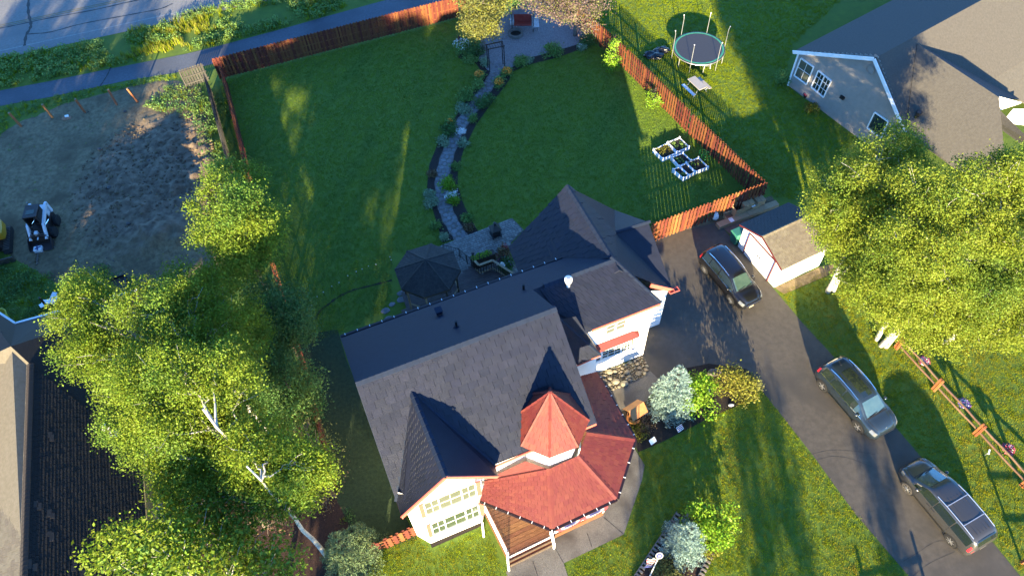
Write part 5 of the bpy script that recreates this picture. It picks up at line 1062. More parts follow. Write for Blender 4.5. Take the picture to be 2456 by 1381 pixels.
c = zn([(575,705)])[0]; mb = MB(); mb.box(c+no*.06, nd*.16, no*.08, V(0,0,.1)); mb.build("wall_vent", "black_plastic", nh)
c = zn([(845,435)])[0]; mb = MB(); N_ = 18; mb.tube([c+(nd*math.cos(i*6.2832/N_)+UP*math.sin(i*6.2832/N_))*.3+no*.03 for i in range(N_+1)], .03, 5); mb.build("round_vent", "nb_wall", nh)
p = gp(2078,104,4.3); mb = MB(); mb.tube([p-V(0,0,.3), p+V(0,0,.35)], .06, 8); mb.build("vent_pipe", "black_plastic", nh)
p = gp(2193,290,3.3); mb = MB(); mb.tube([p-V(0,0,1), p+V(0,0,.65)], .12, 10); mb.lathe(p+V(0,0,.65), [(.19,0),(.19,.12),(.1,.2)], 12); mb.build("stove_pipe", "black_metal", nh)
t = thing("flower_pot", "small red flower pot standing by the grey house wall under the window", "flower pot", gp(1931,234)); b = gp(1931,234); mb = MB(); mb.lathe(b, [(.12,0),(.2,.3),(.0,.28)], 10); mb.build("pot", "black_plastic", t); mb = MB(); petals(mb, b+V(0,0,.3), .22, 60, .09, 3); mb.build("flowers", "petal_red", t, recalc=False)
shrub("leafy shrub at the left corner of the grey neighbour house", 1884,196,.75,.9,"weed_leaf",81); shrub("low straw coloured plant along the grey house wall", 1945,262,.5,.4,"leaf_gold",82,k=20)
# left neighbour
lh = thing("neighbour_house", "shade-darkened shingled house with yellow walls at the lower left", "house", gp(300,1300))
zl, zle = 5.2, 2.75; a0_, a1_ = gp(71.5,872.5,zl), gp(52,1460,zl); e0_ = gp(346,1150,zle); ln = (a1_-a0_).cross(e0_-a0_).normalized(); LPn = lambda u, v: ray_plane(u, v, a0_, ln)
D0, D1, D2_ = LPn(24,829), LPn(165,783), LPn(330,733); ev1, ev2 = LPn(340,1084), LPn(366,1470)
ev0 = LPn(331,960)
slab("roof", [a0_, a1_, ev2, ev1, ev0, D2_, D1, D0], "lf_shingle_shade", lh, .12)
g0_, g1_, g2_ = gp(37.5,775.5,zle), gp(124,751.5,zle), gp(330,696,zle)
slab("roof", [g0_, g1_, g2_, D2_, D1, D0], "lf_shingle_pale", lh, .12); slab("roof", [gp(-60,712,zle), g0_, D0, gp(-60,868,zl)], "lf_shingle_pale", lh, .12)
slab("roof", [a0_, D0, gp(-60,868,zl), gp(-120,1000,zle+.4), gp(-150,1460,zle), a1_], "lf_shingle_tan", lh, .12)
dd = (a1_-a0_).normalized(); lside = V(dd.y, -dd.x, 0)
if lside.x > 0: lside = -lside
lq = [gp(-150,1460,zle), gp(-150,1460,zle)-dd*(a1_-a0_).length]
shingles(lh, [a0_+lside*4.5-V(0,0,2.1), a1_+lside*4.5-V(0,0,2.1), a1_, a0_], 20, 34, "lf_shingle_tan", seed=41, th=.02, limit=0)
shingles(lh, [ev1, ev2, a1_, a0_], 34, 40, "lf_shingle_shade", seed=42, th=.02)
ridge_caps(lh, a0_, a1_, 60, "lf_shingle_pale", .17)
for a, b in ((g0_, g1_), (g1_, g2_), (gp(-60,712,zle), g0_)): mb = MB(); mb.bar(a, b, .12, .12); mb.build("gutter", "white_trim", lh)
mb = MB(); mb.bar(ev1+V(0,0,-.06), ev2+V(0,0,-.06), .06, .16); mb.bar(ev0-V(0,0,.06), ev1-V(0,0,.06), .06, .16); mb.build("fascia", "yellow_wall", lh)
wl = [V(p.x, p.y, 0)+lside*.45 for p in (ev0, ev1, ev2)]
wall("wall", [wl[0], wl[1]-(wl[1]-wl[0])*.0, wl[2]], [zle-.1]*3, "yellow_wall", lh); wall("wall", [V(g2_.x,g2_.y,0), V(g1_.x,g1_.y,0)-V(0,.3,0), V(g0_.x,g0_.y,0)], [zle-.1]*3, "yellow_wall", lh)
wo = -lside; c = gp(366,1130,1.2); wp = wl[1]+wo*.02
for u, v, w_, h_, m_ in ((360,1112,.5,.75,"glass"),):
    c = ray_plane(u, v, wp, wo); window(lh, [c-dd*w_*-1-V(0,0,h_), c-dd*w_-V(0,0,h_), c-dd*w_+V(0,0,h_), c+dd*w_+V(0,0,h_)], wo, [1], glass="glass", grid=None)
c = ray_plane(376,1212,wp,wo); mb = MB(); mb.box(c+wo*.12, dd*.2, wo*.12, V(0,0,.28)); mb.build("meter_box", "galv", lh); mb = MB(); mb.tube([c+V(0,0,.2)+wo*.1, c+V(0,0,.9)+wo*.05], .03, 6); mb.build("conduit", "galv", lh)
r_ = random.Random(3); lx = dd; lyv = ln.cross(lx).normalized()
if lyv.x < 0: lyv = -lyv
lnu = ln if ln.z > 0 else -ln
for u, v in ((120,1042),(124,1050),(86,1208),(94,1214),(118,1230),(126,1236),(118,1280),(124,1287),(180,1350),(176,1362),(70,1352),(84,1360),(60,1370),(250,1340),(260,1360),(240,1365),(200,1376)):
    c = LPn(u, v); mb = MB(); mb.box(c+lnu*.015, lx*r_.uniform(.12,.22), lyv*.09, lnu*.012); mb.build("replaced_shingle", "lf_shingle_pale", lh)
c = LPn(272,1040); mb = MB(); mb.box(c+lnu*.04, lx*.22, lyv*.25, lnu*.03); fo_ = mb.build("flue_flashing", "galv", lh); mb = MB(); mb.tube([c, c+V(0,0,.75)], .11, 10); mb.build("flue", "galv", fo_); mb = MB(); mb.lathe(c+V(0,0,.72), [(.16,0),(.21,.08),(.17,.22),(.0,.28)], 14); mb.build("flue_cap", "white_metal", fo_, smooth=True)
mb = MB(); p = gp(18,812,4.2); mb.tube([p-V(0,0,.2), p+V(0,0,.6)], .07, 8); mb.build("vent_pipe", "black_plastic", lh)
# shed
s0_, s1_ = gp(1769.2,590.7), gp(1855.9,689.5); s2_ = gp(1967,641); sx = (s1_-s0_).normalized(); sy = V(-sx.y, sx.x, 0); sdep = (s2_-s1_).dot(sy); so_ = -sy
SP = lambda u, v: ray_plane(u, v, s0_+so_*.01, so_)
shed = thing("garden_shed", "white shed with red trimmed double door and a shingled gable roof beside the driveway", "shed", s0_)
sap = SP(1832.3,567.5); ser = SP(1874.7,640); sel = SP(1788,543); zse = ser.z; print("shed", sap.z, ser.z, sel.z, sdep)
mid = (s0_+s1_)/2; W_ = (s1_-s0_).length; zap = sap.z+.05; ze_ = (ser.z+sel.z)/2; sm = s0_+sx*(sap-s0_).dot(sx)
mb = MB(); mb.poly([s0_, s1_, s1_+V(0,0,ze_), sm+V(0,0,zap-.08), s0_+V(0,0,ze_)]); mb.build("wall", "white_wall", shed, recalc=False)
for a, b in ((s1_, s1_+sy*sdep), (s0_+sy*sdep, s0_)): mb = MB(); mb.poly([a, b, b+V(0,0,ze_), a+V(0,0,ze_)]); mb.build("wall", "white_wall", shed, recalc=False)
mb = MB(); mb.poly([s0_+sy*sdep, s1_+sy*sdep, s1_+sy*sdep+V(0,0,ze_), sm+sy*sdep+V(0,0,zap-.08), s0_+sy*sdep+V(0,0,ze_)]); mb.build("wall", "white_wall", shed, recalc=False)
rT = sm+V(0,0,zap); rf_, rb_ = rT-sy*.12, rT+sy*(sdep+.15); eR = s1_+sx*.1+V(0,0,ze_-.02); eL = s0_-sx*.28+V(0,0,ze_-.12)
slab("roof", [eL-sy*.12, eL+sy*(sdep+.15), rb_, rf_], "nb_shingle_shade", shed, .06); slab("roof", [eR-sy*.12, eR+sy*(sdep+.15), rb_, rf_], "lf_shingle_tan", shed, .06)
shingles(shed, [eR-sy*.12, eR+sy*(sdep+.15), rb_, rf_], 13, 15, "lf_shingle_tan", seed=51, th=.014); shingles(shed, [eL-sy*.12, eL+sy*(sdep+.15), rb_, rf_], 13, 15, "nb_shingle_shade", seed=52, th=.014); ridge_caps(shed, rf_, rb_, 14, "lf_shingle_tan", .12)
for a, b in ((eL, rT), (rT, eR)): mb = MB(); mb.bar(a-sy*.14-V(0,0,.05), b-sy*.14-V(0,0,.05), .03, .12); mb.build("fascia", "red_dark", shed)
dq = [SP(1660+u/5.31, 440+v/5.31)+so_*.02 for u, v in ((655,890),(960,1235),(1072,990),(748,635))]
mb = MB(); mb.poly(dq); door = mb.build("door", "white_trim", shed, recalc=False)
for a, b in ((dq[0], dq[3]), (dq[3], dq[2]), (dq[1], dq[2])): mb = MB(); mb.bar(a+so_*.02, b+so_*.02, .03, .1, so_); mb.build("door_trim", "red_dark", door)
mb = MB(); mb.bar((dq[0]+dq[1])/2+so_*.004, (dq[3]+dq[2])/2+so_*.004, .01, .02, so_); mb.build("door_gap", "galv", door)
for s in (-.1, .1): mb = MB(); c = (dq[0]+dq[1]+dq[2]+dq[3])/4+sx*s+so_*.04; mb.bar(c-V(0,0,.08), c+V(0,0,.08), .03, .03, so_); mb.build("handle", "black_metal", door)
# ---------------------------------------------------------------- garden path, pavers, stones
def rnd_poly(c, rx, ry, a, n, r, z0, h, m, parent, name, mesh_only=False, flat=True):
    mb = MB(); top = []; mid = []; bot = []
    for i in range(n):
        t = 6.2832*i/n+r.uniform(-.2, .2); k = r.uniform(.85, 1.08); x, y = math.cos(t)*rx*k, math.sin(t)*ry*k; X, Y = x*math.cos(a)-y*math.sin(a), x*math.sin(a)+y*math.cos(a)
        bot.append(V(c.x+X, c.y+Y, z0)); mid.append(V(c.x+X*.97, c.y+Y*.97, z0+h*.6)); top.append(V(c.x+X*.72, c.y+Y*.72, z0+h*(1 if flat else r.uniform(.9, 1.1))))
    f = [(i, (i+1) % n, n+(i+1) % n, n+i) for i in range(n)]+[(n+i, n+(i+1) % n, 2*n+(i+1) % n, 2*n+i) for i in range(n)]+[tuple(2*n+i for i in range(n))]
    mb.add(bot+mid+top, f); return mb
gpth = thing("garden_path", "curving flagstone path through the back garden from the arbor to the paver patio", "path", gp(1062,430))
CL = [(1190,150),(1188,178),(1168,210),(1142,248),(1112,290),(1088,335),(1070,385),(1060,430),(1062,475),(1076,520),(1098,558),(1112,580)]
cl = [gp(*p) for p in smooth_line(CL, 14)]; LF, RT = [], []
for i, p in enumerate(cl):
    d = (cl[min(i+1, len(cl)-1)]-cl[max(i-1, 0)]).normalized(); n = V(-d.y, d.x, 0); w = .47+.03*math.sin(i*.7); LF.append(p-n*w); RT.append(p+n*w)
mb = MB()
for i in range(len(cl)-1): mb.poly([LF[i]+V(0,0,.026), RT[i]+V(0,0,.026), RT[i+1]+V(0,0,.026), LF[i+1]+V(0,0,.026)])
mb.build("joint_bed", "flag_joint", gpth)
r = random.Random(12); ln_ = [0]
for a, b in zip(cl, cl[1:]): ln_.append(ln_[-1]+(b-a).length)
def at_len(s, off):
    i = max(j for j in range(len(ln_)) if ln_[j] <= s); i = min(i, len(cl)-2); f = (s-ln_[i])/(ln_[i+1]-ln_[i]); p = cl[i].lerp(cl[i+1], f); d = (cl[i+1]-cl[i]).normalized(); return p+V(-d.y, d.x, 0)*off, math.atan2(d.y, d.x)
s = .2; row = 0
while s < ln_[-1]-.1:
    for off in ((-.31, .0, .31) if row % 2 else (-.18, .2)):
        p, a = at_len(min(s+r.uniform(-.06, .06), ln_[-1]-.02), off+r.uniform(-.03, .03)); w = .155 if row % 2 else .225; rnd_poly(p, .185*r.uniform(.85,1.1), w*r.uniform(.88,1.02), a, 7, r, .026, .012+r.uniform(0,.006), "flagstone", gpth, "flagstone").build("flagstone", "flagstone", gpth, recalc=False)
    s += .36; row += 1
pt_ = [gp(u, v) for u, v in [(1052,592),(1228,524),(1256,552),(1226,582),(1222,612),(1250,660),(1110,705),(1095,655)]]
mb = MB(); mb.poly([p+V(0,0,.03) for p in pt_]); mb.build("paver_patio", "flag_joint", kind='structure')
pp = thing("paver_patio", "paved patio of small weathered pavers between the garden path and the deck", "patio", pt_[0])
d = (pt_[1]-pt_[0]).normalized(); n = V(-d.y, d.x, 0); poly2 = [((p-pt_[0]).dot(d), (p-pt_[0]).dot(n)) for p in pt_]; mbs = MB(); cnt = 0
y0, y1 = min(p[1] for p in poly2), max(p[1] for p in poly2); x1 = max(p[0] for p in poly2); y = y1; row = 0; cells = []
while y > y0:
    x = -.1-(row % 2)*.12
    while x < x1:
        w = r.choice((.17, .22, .26))
        if all(inside(q, poly2) for q in ((x+.01, y-.01), (x+w-.01, y-.01), (x+.01, y-.15), (x+w-.01, y-.15))): cells.append((x, y, w))
        x += w
    y -= .165; row += 1
for i, (x, y, w) in enumerate(cells):
    mb = MB() if i < 300 else mbs; c = pt_[0]+d*(x+w/2)+n*(y-.08)+V(0,0,.045); mb.box(c+V(0,0,r.uniform(-.004,.004)), d*(w/2-.011), n*.071, V(0,0,.018))
    if i < 300: mb.build("paver", "paver", pp, recalc=False)
if mbs.f: mbs.build("paver_field", "paver", pp, recalc=False, kind='stuff')
# river stones beside the house
RB = [(1436,893),(1478,880),(1520,866),(1540,855),(1552,870),(1553,888),(1540,905),(1505,920),(1468,938),(1452,925)]
rb_ = [gp(*p) for p in RB]; rbp = [tuple(p[:2]) for p in rb_]; st = thing("river_rock_bed", "bed of rounded river stones under the lower window of the house", "rock bed", rb_[0])
mb = MB(); mb.poly([p+V(0,0,.03) for p in rb_]); mb.build("gravel_base", "gravel", st)
pts = []; x0, x1, y0, y1 = min(p[0] for p in rbp), max(p[0] for p in rbp), min(p[1] for p in rbp), max(p[1] for p in rbp); mbs = MB(); k = 0
for it in range(9000):
    q = (r.uniform(x0, x1), r.uniform(y0, y1)); rad = r.choice((.06,.08,.08,.1,.1,.12,.14,.18,.22)) if it < 1500 else r.uniform(.04,.08)
    if inside(q, rbp) and all((q[0]-a)**2+(q[1]-b)**2 > ((rad+c)*.86)**2 for a, b, c in pts): pts.append((q[0], q[1], rad))
pts.sort(key=lambda p: -p[2])
for i, (a, b, c) in enumerate(pts):
    mb = MB() if i < 260 else mbs; mb.blob((a, b, .04+c*.35), (c*1.05, c*r.uniform(.75,1), c*.72), 2 if c > .09 else 1, i, .06)
    if i < 260: mb.build("stone", "river_stone", st, smooth=True, recalc=False)
if mbs.f: mbs.build("small_stones", "river_stone", st, smooth=True, recalc=False, kind='stuff')
# rocks on the dirt lot
mb = MB()
for i in range(420):
    u, v = r.uniform(60, 500), r.uniform(230, 670); p = gp(u, v, .1)
    if inside(tuple(p[:2]), lotw): s = r.choice((.02,.03,.03,.04,.05)); mb.blob((p.x, p.y, .1+.1*math.exp(-((p.x-m1.x)/5.2)**4-((p.y-m1.y)/6)**4)*2), (s, s*.85, s*.6), 1, i, .2)
mb.build("scattered_stones", "rock", None, kind='stuff', label="small stones scattered over the dirt lot", cat="stones", recalc=False)
mb = MB(); q = random.Random(77)
for i in range(1500):
    a, rr = q.uniform(0, 6.283), q.random()**.5; x, y = m1.x+math.cos(a)*rr*5.6, m1.y+math.sin(a)*rr*6.6
    if not inside((x, y), lotw): continue
    n1, n2 = mn.noise((x*.5, y*.5, 0)), mn.noise((x*1.7, y*1.7, 3)); g1 = math.exp(-(((x-m1.x)/5.2)**2+((y-m1.y)/6.0)**2)**2); h = .05+g1*(.22+.3*n1+.24*n2); k = q.choice((.04,.05,.06,.08,.11)); mb.blob((x, y, max(.02, h)), (k, k*q.uniform(.7,1.1), k*.7), 1, i, .22)
mb.build("earth_clods", "clod", None, kind='stuff', label="clods of turned earth on the dirt lot", cat="earth", recalc=False)
for i, (u, v, s, lab) in enumerate(((238,358,.14,"grey rock on the upper left of the disturbed earth"),(262,450,.16,"grey boulder on the left part of the disturbed earth"),(442,502,.19,"paired grey boulder at the right side of the earth heap"),(308,537,.15,"pale rock near the lower edge of the earth heap"),(264,516,.12,"small pale rock left of the lower earth heap"),(425,378,.12,"pale rock on the right of the disturbed earth near the weeds"),(300,268,.13,"grey rock on the small heap by the post holes"),(356,384,.12,"small grey rock in the upper middle of the disturbed earth"))):
    p = gp(u, v, .2); t = MB().blob((p.x, p.y, .22 if s > .12 else .16), (s, s*.8, s*.7), 2, i, .12).build("rock", "rock", None, smooth=True, at=p, label=lab, cat="rock", group="larger rocks on the dirt lot")
p = gp(160,284,.05); t = thing("debris_pile", "small heap of reddish rubble with a white block on the dirt lot", "rubble", p); MB().blob(p, (.35,.25,.12), 2, 3, .2).build("heap", "brick_pad", t); MB().box(p+V(.05,.08,.14), (.12,.03,0), (-.02,.07,0), (0,0,.05)).build("block", "paper", t)
# arbor
fl_, fr_ = gp(1175,174), gp(1211,166); axd = (fr_-fl_).normalized(); bk = V(-axd.y, axd.x, 0)*.55
t = thing("garden_arbor", "black metal garden arbor over the start of the flagstone path", "arbor", fl_)
for c in (fl_, fr_, fl_+bk, fr_+bk): MB().tube([c, c+V(0,0,2.15)], .035, 6).build("post", "black_metal", t)
mb = MB()
for c in (fl_, fr_):
    for k in range(7): mb.bar(c+V(0,0,.25+.3*k), c+bk+V(0,0,.25+.3*k), .02, .02)
mb.build("side_lattice", "black_metal", t); mb = MB()
for k in range(7): a = k/6; mb.bar(fl_.lerp(fr_, a)-bk*.1+V(0,0,2.15), fl_.lerp(fr_, a)+bk*1.1+V(0,0,2.15), .025, .03)
for b in (V(0,0,0), bk): mb.bar(fl_+b-axd*.08+V(0,0,2.12), fr_+b+axd*.08+V(0,0,2.12), .05, .06)
mb.build("top_lattice", "black_metal", t)
# fire pit and swing seat
c = gp(1237,84); t = thing("fire_pit", "round stone ringed fire pit on the gravel patio", "fire pit", c); mb = MB(); mb.lathe(c, [(.62,0),(.62,.25),(.45,.25),(.45,.05)], 20); mb.build("ring", "rock", t); MB().lathe(c+V(0,0,.05), [(.44,0),(.0,.02)], 14).build("ash", "soil_dark", t)
c = gp(1254,68); t = thing("garden_swing", "black framed garden swing with red cushions on the gravel patio", "swing", c); X = V(1,-.08,0).normalized(); Y = V(.08,1,0).normalized()
for s in (-1, 1): mb = MB(); mb.tube([c+X*s*.85-Y*.5, c+X*s*.85+V(0,0,1.8)], .03, 6); mb.tube([c+X*s*.85+Y*.5, c+X*s*.85+V(0,0,1.8)], .03, 6); mb.build("leg", "black_metal", t)
MB().tube([c-X*.9+V(0,0,1.8), c+X*.9+V(0,0,1.8)], .03, 6).build("top_bar", "black_metal", t); MB().box(c+V(0,0,.45), X*.7, Y*.28, V(0,0,.06)).build("seat", "red_cushion", t, bevel=.02); MB().box(c+Y*.3+V(0,0,.75), X*.7, Y*.05+V(0,0,.02), V(0,0,.3)).build("backrest", "red_cushion", t, bevel=.02)
mb = MB(); [mb.tube([c+X*s*.65+V(0,0,.5), c+X*s*.75+V(0,0,1.8)], .012, 4) for s in (-1, 1)]; mb.build("chain", "black_metal", t)
for u, v, lab in ((1285,72,"pale metal garden chair right of the swing"), (1232,66,"small grey bench left of the swing seat")):
    c = gp(u, v); t = thing("garden_chair", lab, "chair", c); MB().box(c+V(0,0,.42), V(.26,0,0), V(0,.25,0), V(0,0,.02)).build("seat", "galv", t); MB().box(c+V(0,.26,.7), V(.26,0,0), V(0,.02,0), V(0,0,.25)).build("backrest", "galv", t)
    for a in (-.22, .22):
        for b in (-.2, .2): MB().tube([c+V(a,b,0), c+V(a,b,.42)], .018, 5).build("leg", "galv", t)
# gazebo
gz = [gp(u, v, 2.75) for u, v in ((1033.8,584.7),(1103.9,644.4),(1019.5,712.9),(945.4,650.8))]; gc = sum(gz, V(0,0,0))/4; gr_ = sum((p-gc).length for p in gz)/4; ga = math.atan2(gz[0].y-gc.y, gz[0].x-gc.x)
zz = min(np.arange(2.8, 6, .02), key=lambda z: (gp(1020.3,623.7,z).xy-gc.xy).length); print("gazebo r", gr_, zz)
t = thing("gazebo", "octagonal gazebo with dark shingled roof beside the back deck", "gazebo", V(gc.x, gc.y, 0)); ap = V(gc.x, gc.y, zz); ev = [V(gc.x+gr_*math.cos(ga+i*.7854), gc.y+gr_*math.sin(ga+i*.7854), 2.75) for i in range(8)]
for i in range(8):
    a, b = ev[i], ev[(i+1) % 8]; slab("roof_panel", [a, b, ap], "gazebo_shingle", t, .06); shingles(t, [a, b, ap, ap-(b-a)*.001], 8, 5, "gazebo_shingle", seed=60+i, th=.014, name="gazebo_shingle"); ridge_caps(t, a, ap, 6, "gazebo_shingle", .1, 'hip_cap'); MB().bar(a-V(0,0,.08), b-V(0,0,.08), .04, .12).build("fascia", "wood_dark", t)
    p = V(gc.x+(gr_-.3)*math.cos(ga+i*.7854), gc.y+(gr_-.3)*math.sin(ga+i*.7854), 0); MB().bar(p, p+V(0,0,2.7), .1, .1, V(1,0,0)).build("post", "wood_tan" if i in (3,4) else "wood_dark", t)
    q = V(gc.x+(gr_-.3)*math.cos(ga+(i+1)*.7854), gc.y+(gr_-.3)*math.sin(ga+(i+1)*.7854), 0)
    if i not in (1, 2): MB().bar(p+V(0,0,.95), q+V(0,0,.95), .08, .05).build("rail", "wood_tan", t)
MB().poly([V(p.x, p.y, .3) for p in ev]).build("floor", "deck_dark", t)
# back deck
bd = [gp(u, v, .35) for u, v in [(1092,664),(1130,637),(1152,657),(1180,646),(1236,672),(1230,720),(1000,800),(962,745),(1060,705)]]
bt = thing("back_deck", "dark brown wooden deck behind the house beside the gazebo", "deck", bd[0]); P2 = [((p-bd[0]).dot(ex), (p-bd[0]).dot(ey)) for p in bd]; y = min(p[1] for p in P2)
while y < max(p[1] for p in P2):
    xs = []; ym = y+.075
    for i in range(len(P2)):
        (xa, ya), (xb, yb) = P2[i-1], P2[i]
        if (ya > ym) != (yb > ym): xs.append(xa+(xb-xa)*(ym-ya)/(yb-ya))
    xs.sort()
    for a, b in zip(xs[::2], xs[1::2]):
        if b-a > .1: MB().box(bd[0]+ex*(a+b)/2+ey*ym+V(0,0,-.02), ex*(b-a)/2, ey*.068, V(0,0,.02)).build("deck_board", "deck_dark", bt)
    y += .15
tp = [gp(u, v, 1.3) for u, v in ((1138,625),(1148.5,636),(1181,624),(1234.5,658))]; rl = MB()
for a, b in zip(tp, tp[1:]):
    MB().bar(a, b, .14, .04).build("handrail", "wood_tan", bt); k = max(2, int((b-a).length/.16)); rl.bar(a-V(0,0,.8), b-V(0,0,.8), .05, .09)
    for i in range(k): p = a.lerp(b, (i+.5)/k); MB().bar(p-V(0,0,.95), p, .05, .05, ex).build("baluster", "wood_dark", bt)
rl.build("lower_rail", "wood_tan", bt)
t = thing("iron_railing", "black wrought iron railing along the edge of the paver patio steps", "railing", gp(1102,625)); ir = [gp(u, v, .95) for u, v in ((1062,587),(1100.7,597),(1118,612),(1136,624))]
MB().tube(ir, .025, 6).build("top_rail", "black_metal", t); MB().tube([p-V(0,0,.75) for p in ir], .018, 6).build("bottom_rail", "black_metal", t)
for a, b in zip(ir, ir[1:]):
    for i in range(7): p = a.lerp(b, (i+.5)/7); MB().tube([p-V(0,0,.75), p], .01, 4).build("baluster", "black_metal", t)
for p in ir: MB().tube([V(p.x, p.y, .03), p+V(0,0,.06)], .025, 6).build("post", "black_metal", t)
c = gp(1138,640,.35); t = thing("torch_post", "black torch lantern on a slim post at the deck corner", "lantern", c); MB().tube([c, c+V(0,0,1.25)], .02, 5).build("pole", "black_metal", t); MB().lathe(c+V(0,0,1.2), [(.03,0),(.11,.22),(.1,.25),(.02,.3)], 10).build("lamp_head", "black_metal", t)
c = gp(1160,634); t = thing("planter_bed", "raised planter of green herbs behind the deck rail", "planter", c); MB().box(c+V(0,0,.5), ex*.75, ey*.22, V(0,0,.45)).build("box", "wood_dark", t); mb = MB(); [petals(mb, c+ex*s+V(0,0,.95), .25, 60, .11, int(s*10)+50, .5) for s in (-.5,-.2,.1,.4)]; mb.build("plants", "leaf_bush", t, recalc=False)
ordn = ("first", "second", "third", "fourth", "fifth", "sixth", "seventh", "eighth", "ninth", "tenth", "eleventh", "twelfth", "thirteenth")
for i, (u, v) in enumerate(((1194,634),(1204,633),(1207,637))):
    c = gp(u, v, .9); t = thing("flower_ball", "white hydrangea flower ball behind the deck rail, %s of the three" % ("left", "upper right", "lower right")[i], "flowers", c, "white flower balls behind the deck rail"); mb = MB(); petals(mb, c, .12, 70, .07, i, .9); mb.build("petals", "petal_white", t, recalc=False); MB().tube([V(c.x,c.y,.05), c], .012, 4).build("stem", "leaf_deep", t)
shrub("dark flower bed plants between the deck rail and the garage", 1213,640,.55,.7,"leaf_deep",91,flower="petal_violet",nf=40); shrub("red flowering planter by the garage corner", 1212,606,.3,.8,"leaf_brown",92,flower="petal_red",nf=40); shrub("reddish plants in the brick corner by the garage", 1205,617,.45,.35,"leaf_brown",93,flower="petal_red",nf=25)
c = gp(1189,566); t = thing("chiminea", "black metal outdoor fireplace with a peaked hood on the paver patio", "fireplace", c); z = V(0,0,1)
for a in (-1, 1):
    for b in (-1, 1): MB().bar(c+ex*a*.26+ey*b*.26, c+ex*a*.26+ey*b*.26+z*.25, .05, .05, ex).build("leg", "black_metal", t)
MB().box(c+z*.28, ex*.34, ey*.34, z*.03).build("base_plate", "black_metal", t); mb = MB(); mb.box(c+z*.55, ex*.26, ey*.26, z*.25); mb.build("fire_box", "black_metal", t)
mb = MB(); q0 = [c+ex*a*.34+ey*b*.34+z*.8 for a, b in ((-1,-1),(1,-1),(1,1),(-1,1))]; q1 = [c+ex*a*.09+ey*b*.09+z*1.1 for a, b in ((-1,-1),(1,-1),(1,1),(-1,1))]; mb.add(q0+q1, [(0,1,5,4),(1,2,6,5),(2,3,7,6),(3,0,4,7),(4,5,6,7),(0,3,2,1)]); mb.build("hood", "black_metal", t); MB().lathe(c+z*1.1, [(.07,0),(.07,.18),(.11,.2),(.0,.28)], 10).build("chimney", "black_metal", t)
# low garden edging lights along the side lawn
ORD = [w_+" from the left" for w_ in ordn]
for i, (u, v) in enumerate(((742,750),(752,742),(765,722),(780,711),(800,697),(817,688),(838,672),(858,662),(872,656),(887,649),(905,645),(938,627),(941,634))):
    c = gp(u, v); t = thing("path_light", "small stake light on the shaded side lawn, %s of the curved row" % ORD[i], "garden light", c, "stake lights on the side lawn"); MB().tube([c, c+V(0,0,.45)], .01, 4).build("stake", "black_metal", t); MB().blob(c+V(0,0,.48), .035, 1, i, .02).build("globe", "petal_white", t, smooth=True)
mb = MB(); seamp = [(756,765),(768,745),(790,728),(815,710),(850,695),(890,685),(940,672)]; 
seam("lawn_edge", seamp, .12, .012, "mulch")
for i, (u, v, s) in enumerate(((962,703,.28),(963,718,.3),(925,745,.3),(932,765,.3),(940,730,.22))):
    rnd_poly(gp(u, v), s, s*.75, .4, 9, r, .0, .04, "flagstone", None, "stepping_stone").build("stepping_stone", "flagstone", None, at=gp(u,v), recalc=False, label="flat stepping stone in the shaded grass beside the gazebo, "+("nearest its post", "just below the topmost", "leftmost of the group", "lowest, nearest the roof gutter", "smallest, in the middle")[i], cat="stone", group="stepping stones beside the gazebo")
# ---------------------------------------------------------------- things in the yards
# trampoline
tl, tr_ = gp(1613.5,118,.85), gp(1737.5,118,.85); tc_ = gp(1676.4,115.6,.85); R_ = (tr_-tl).length/2; t = thing("trampoline", "round trampoline with green edge pad and six white net poles in the right hand yard", "trampoline", V(tc_.x, tc_.y, 0)); print("tramp R", R_)
MB().lathe(tc_, [(0,0),(R_-.28,.0)], 40).build("jump_mat", "tramp_mat", t, recalc=False); mb = MB(); mb.lathe(tc_, [(R_-.28,.01),(R_-.14,.035),(R_-.06,.02)], 44); mb.build("inner_pad", "tramp_pad", t, recalc=False); mb = MB(); mb.lathe(tc_, [(R_-.06,.022),(R_+.02,.01),(R_+.02,-.03)], 44); mb.build("outer_pad", "tramp_mat", t, recalc=False)
N_ = 40; MB().tube([tc_+V(math.cos(i*6.2832/N_)*R_, math.sin(i*6.2832/N_)*R_, -.05) for i in range(N_+1)], .03, 6, cap=False).build("frame", "galv", t)
for i in range(6):
    a = math.radians(62+60*i); d = V(math.cos(a), math.sin(a), 0); b = V(tc_.x, tc_.y, 0)+d*(R_+.05); mb = MB(); mb.tube([b, b+V(0,0,2.3), b+d*.06+V(0,0,2.55)], .019, 6); p = mb.build("net_pole", "galv", t); MB().blob(b+d*.06+V(0,0,2.57), .042, 1, i, .02).build("pole_cap", "white_metal", p)
    a += math.radians(30); d = V(math.cos(a), math.sin(a), 0); b = V(tc_.x, tc_.y, 0)+d*(R_-.02); MB().tube([b, b+V(0,0,.8)], .028, 6).build("leg", "galv", t)
mb = MB(); b = gp(1696,165); d = V(.12,.99,0); x = V(.99,-.12,0)
for s in (-.22, .22): mb.bar(b+x*s, b+x*s+V(0,.25,.85), .04, .04)
for k in (.25, .5, .75): mb.bar(b-x*.22+V(0,.25*k,.85*k), b+x*.22+V(0,.25*k,.85*k), .08, .03)
mb.build("ladder", "galv", t)
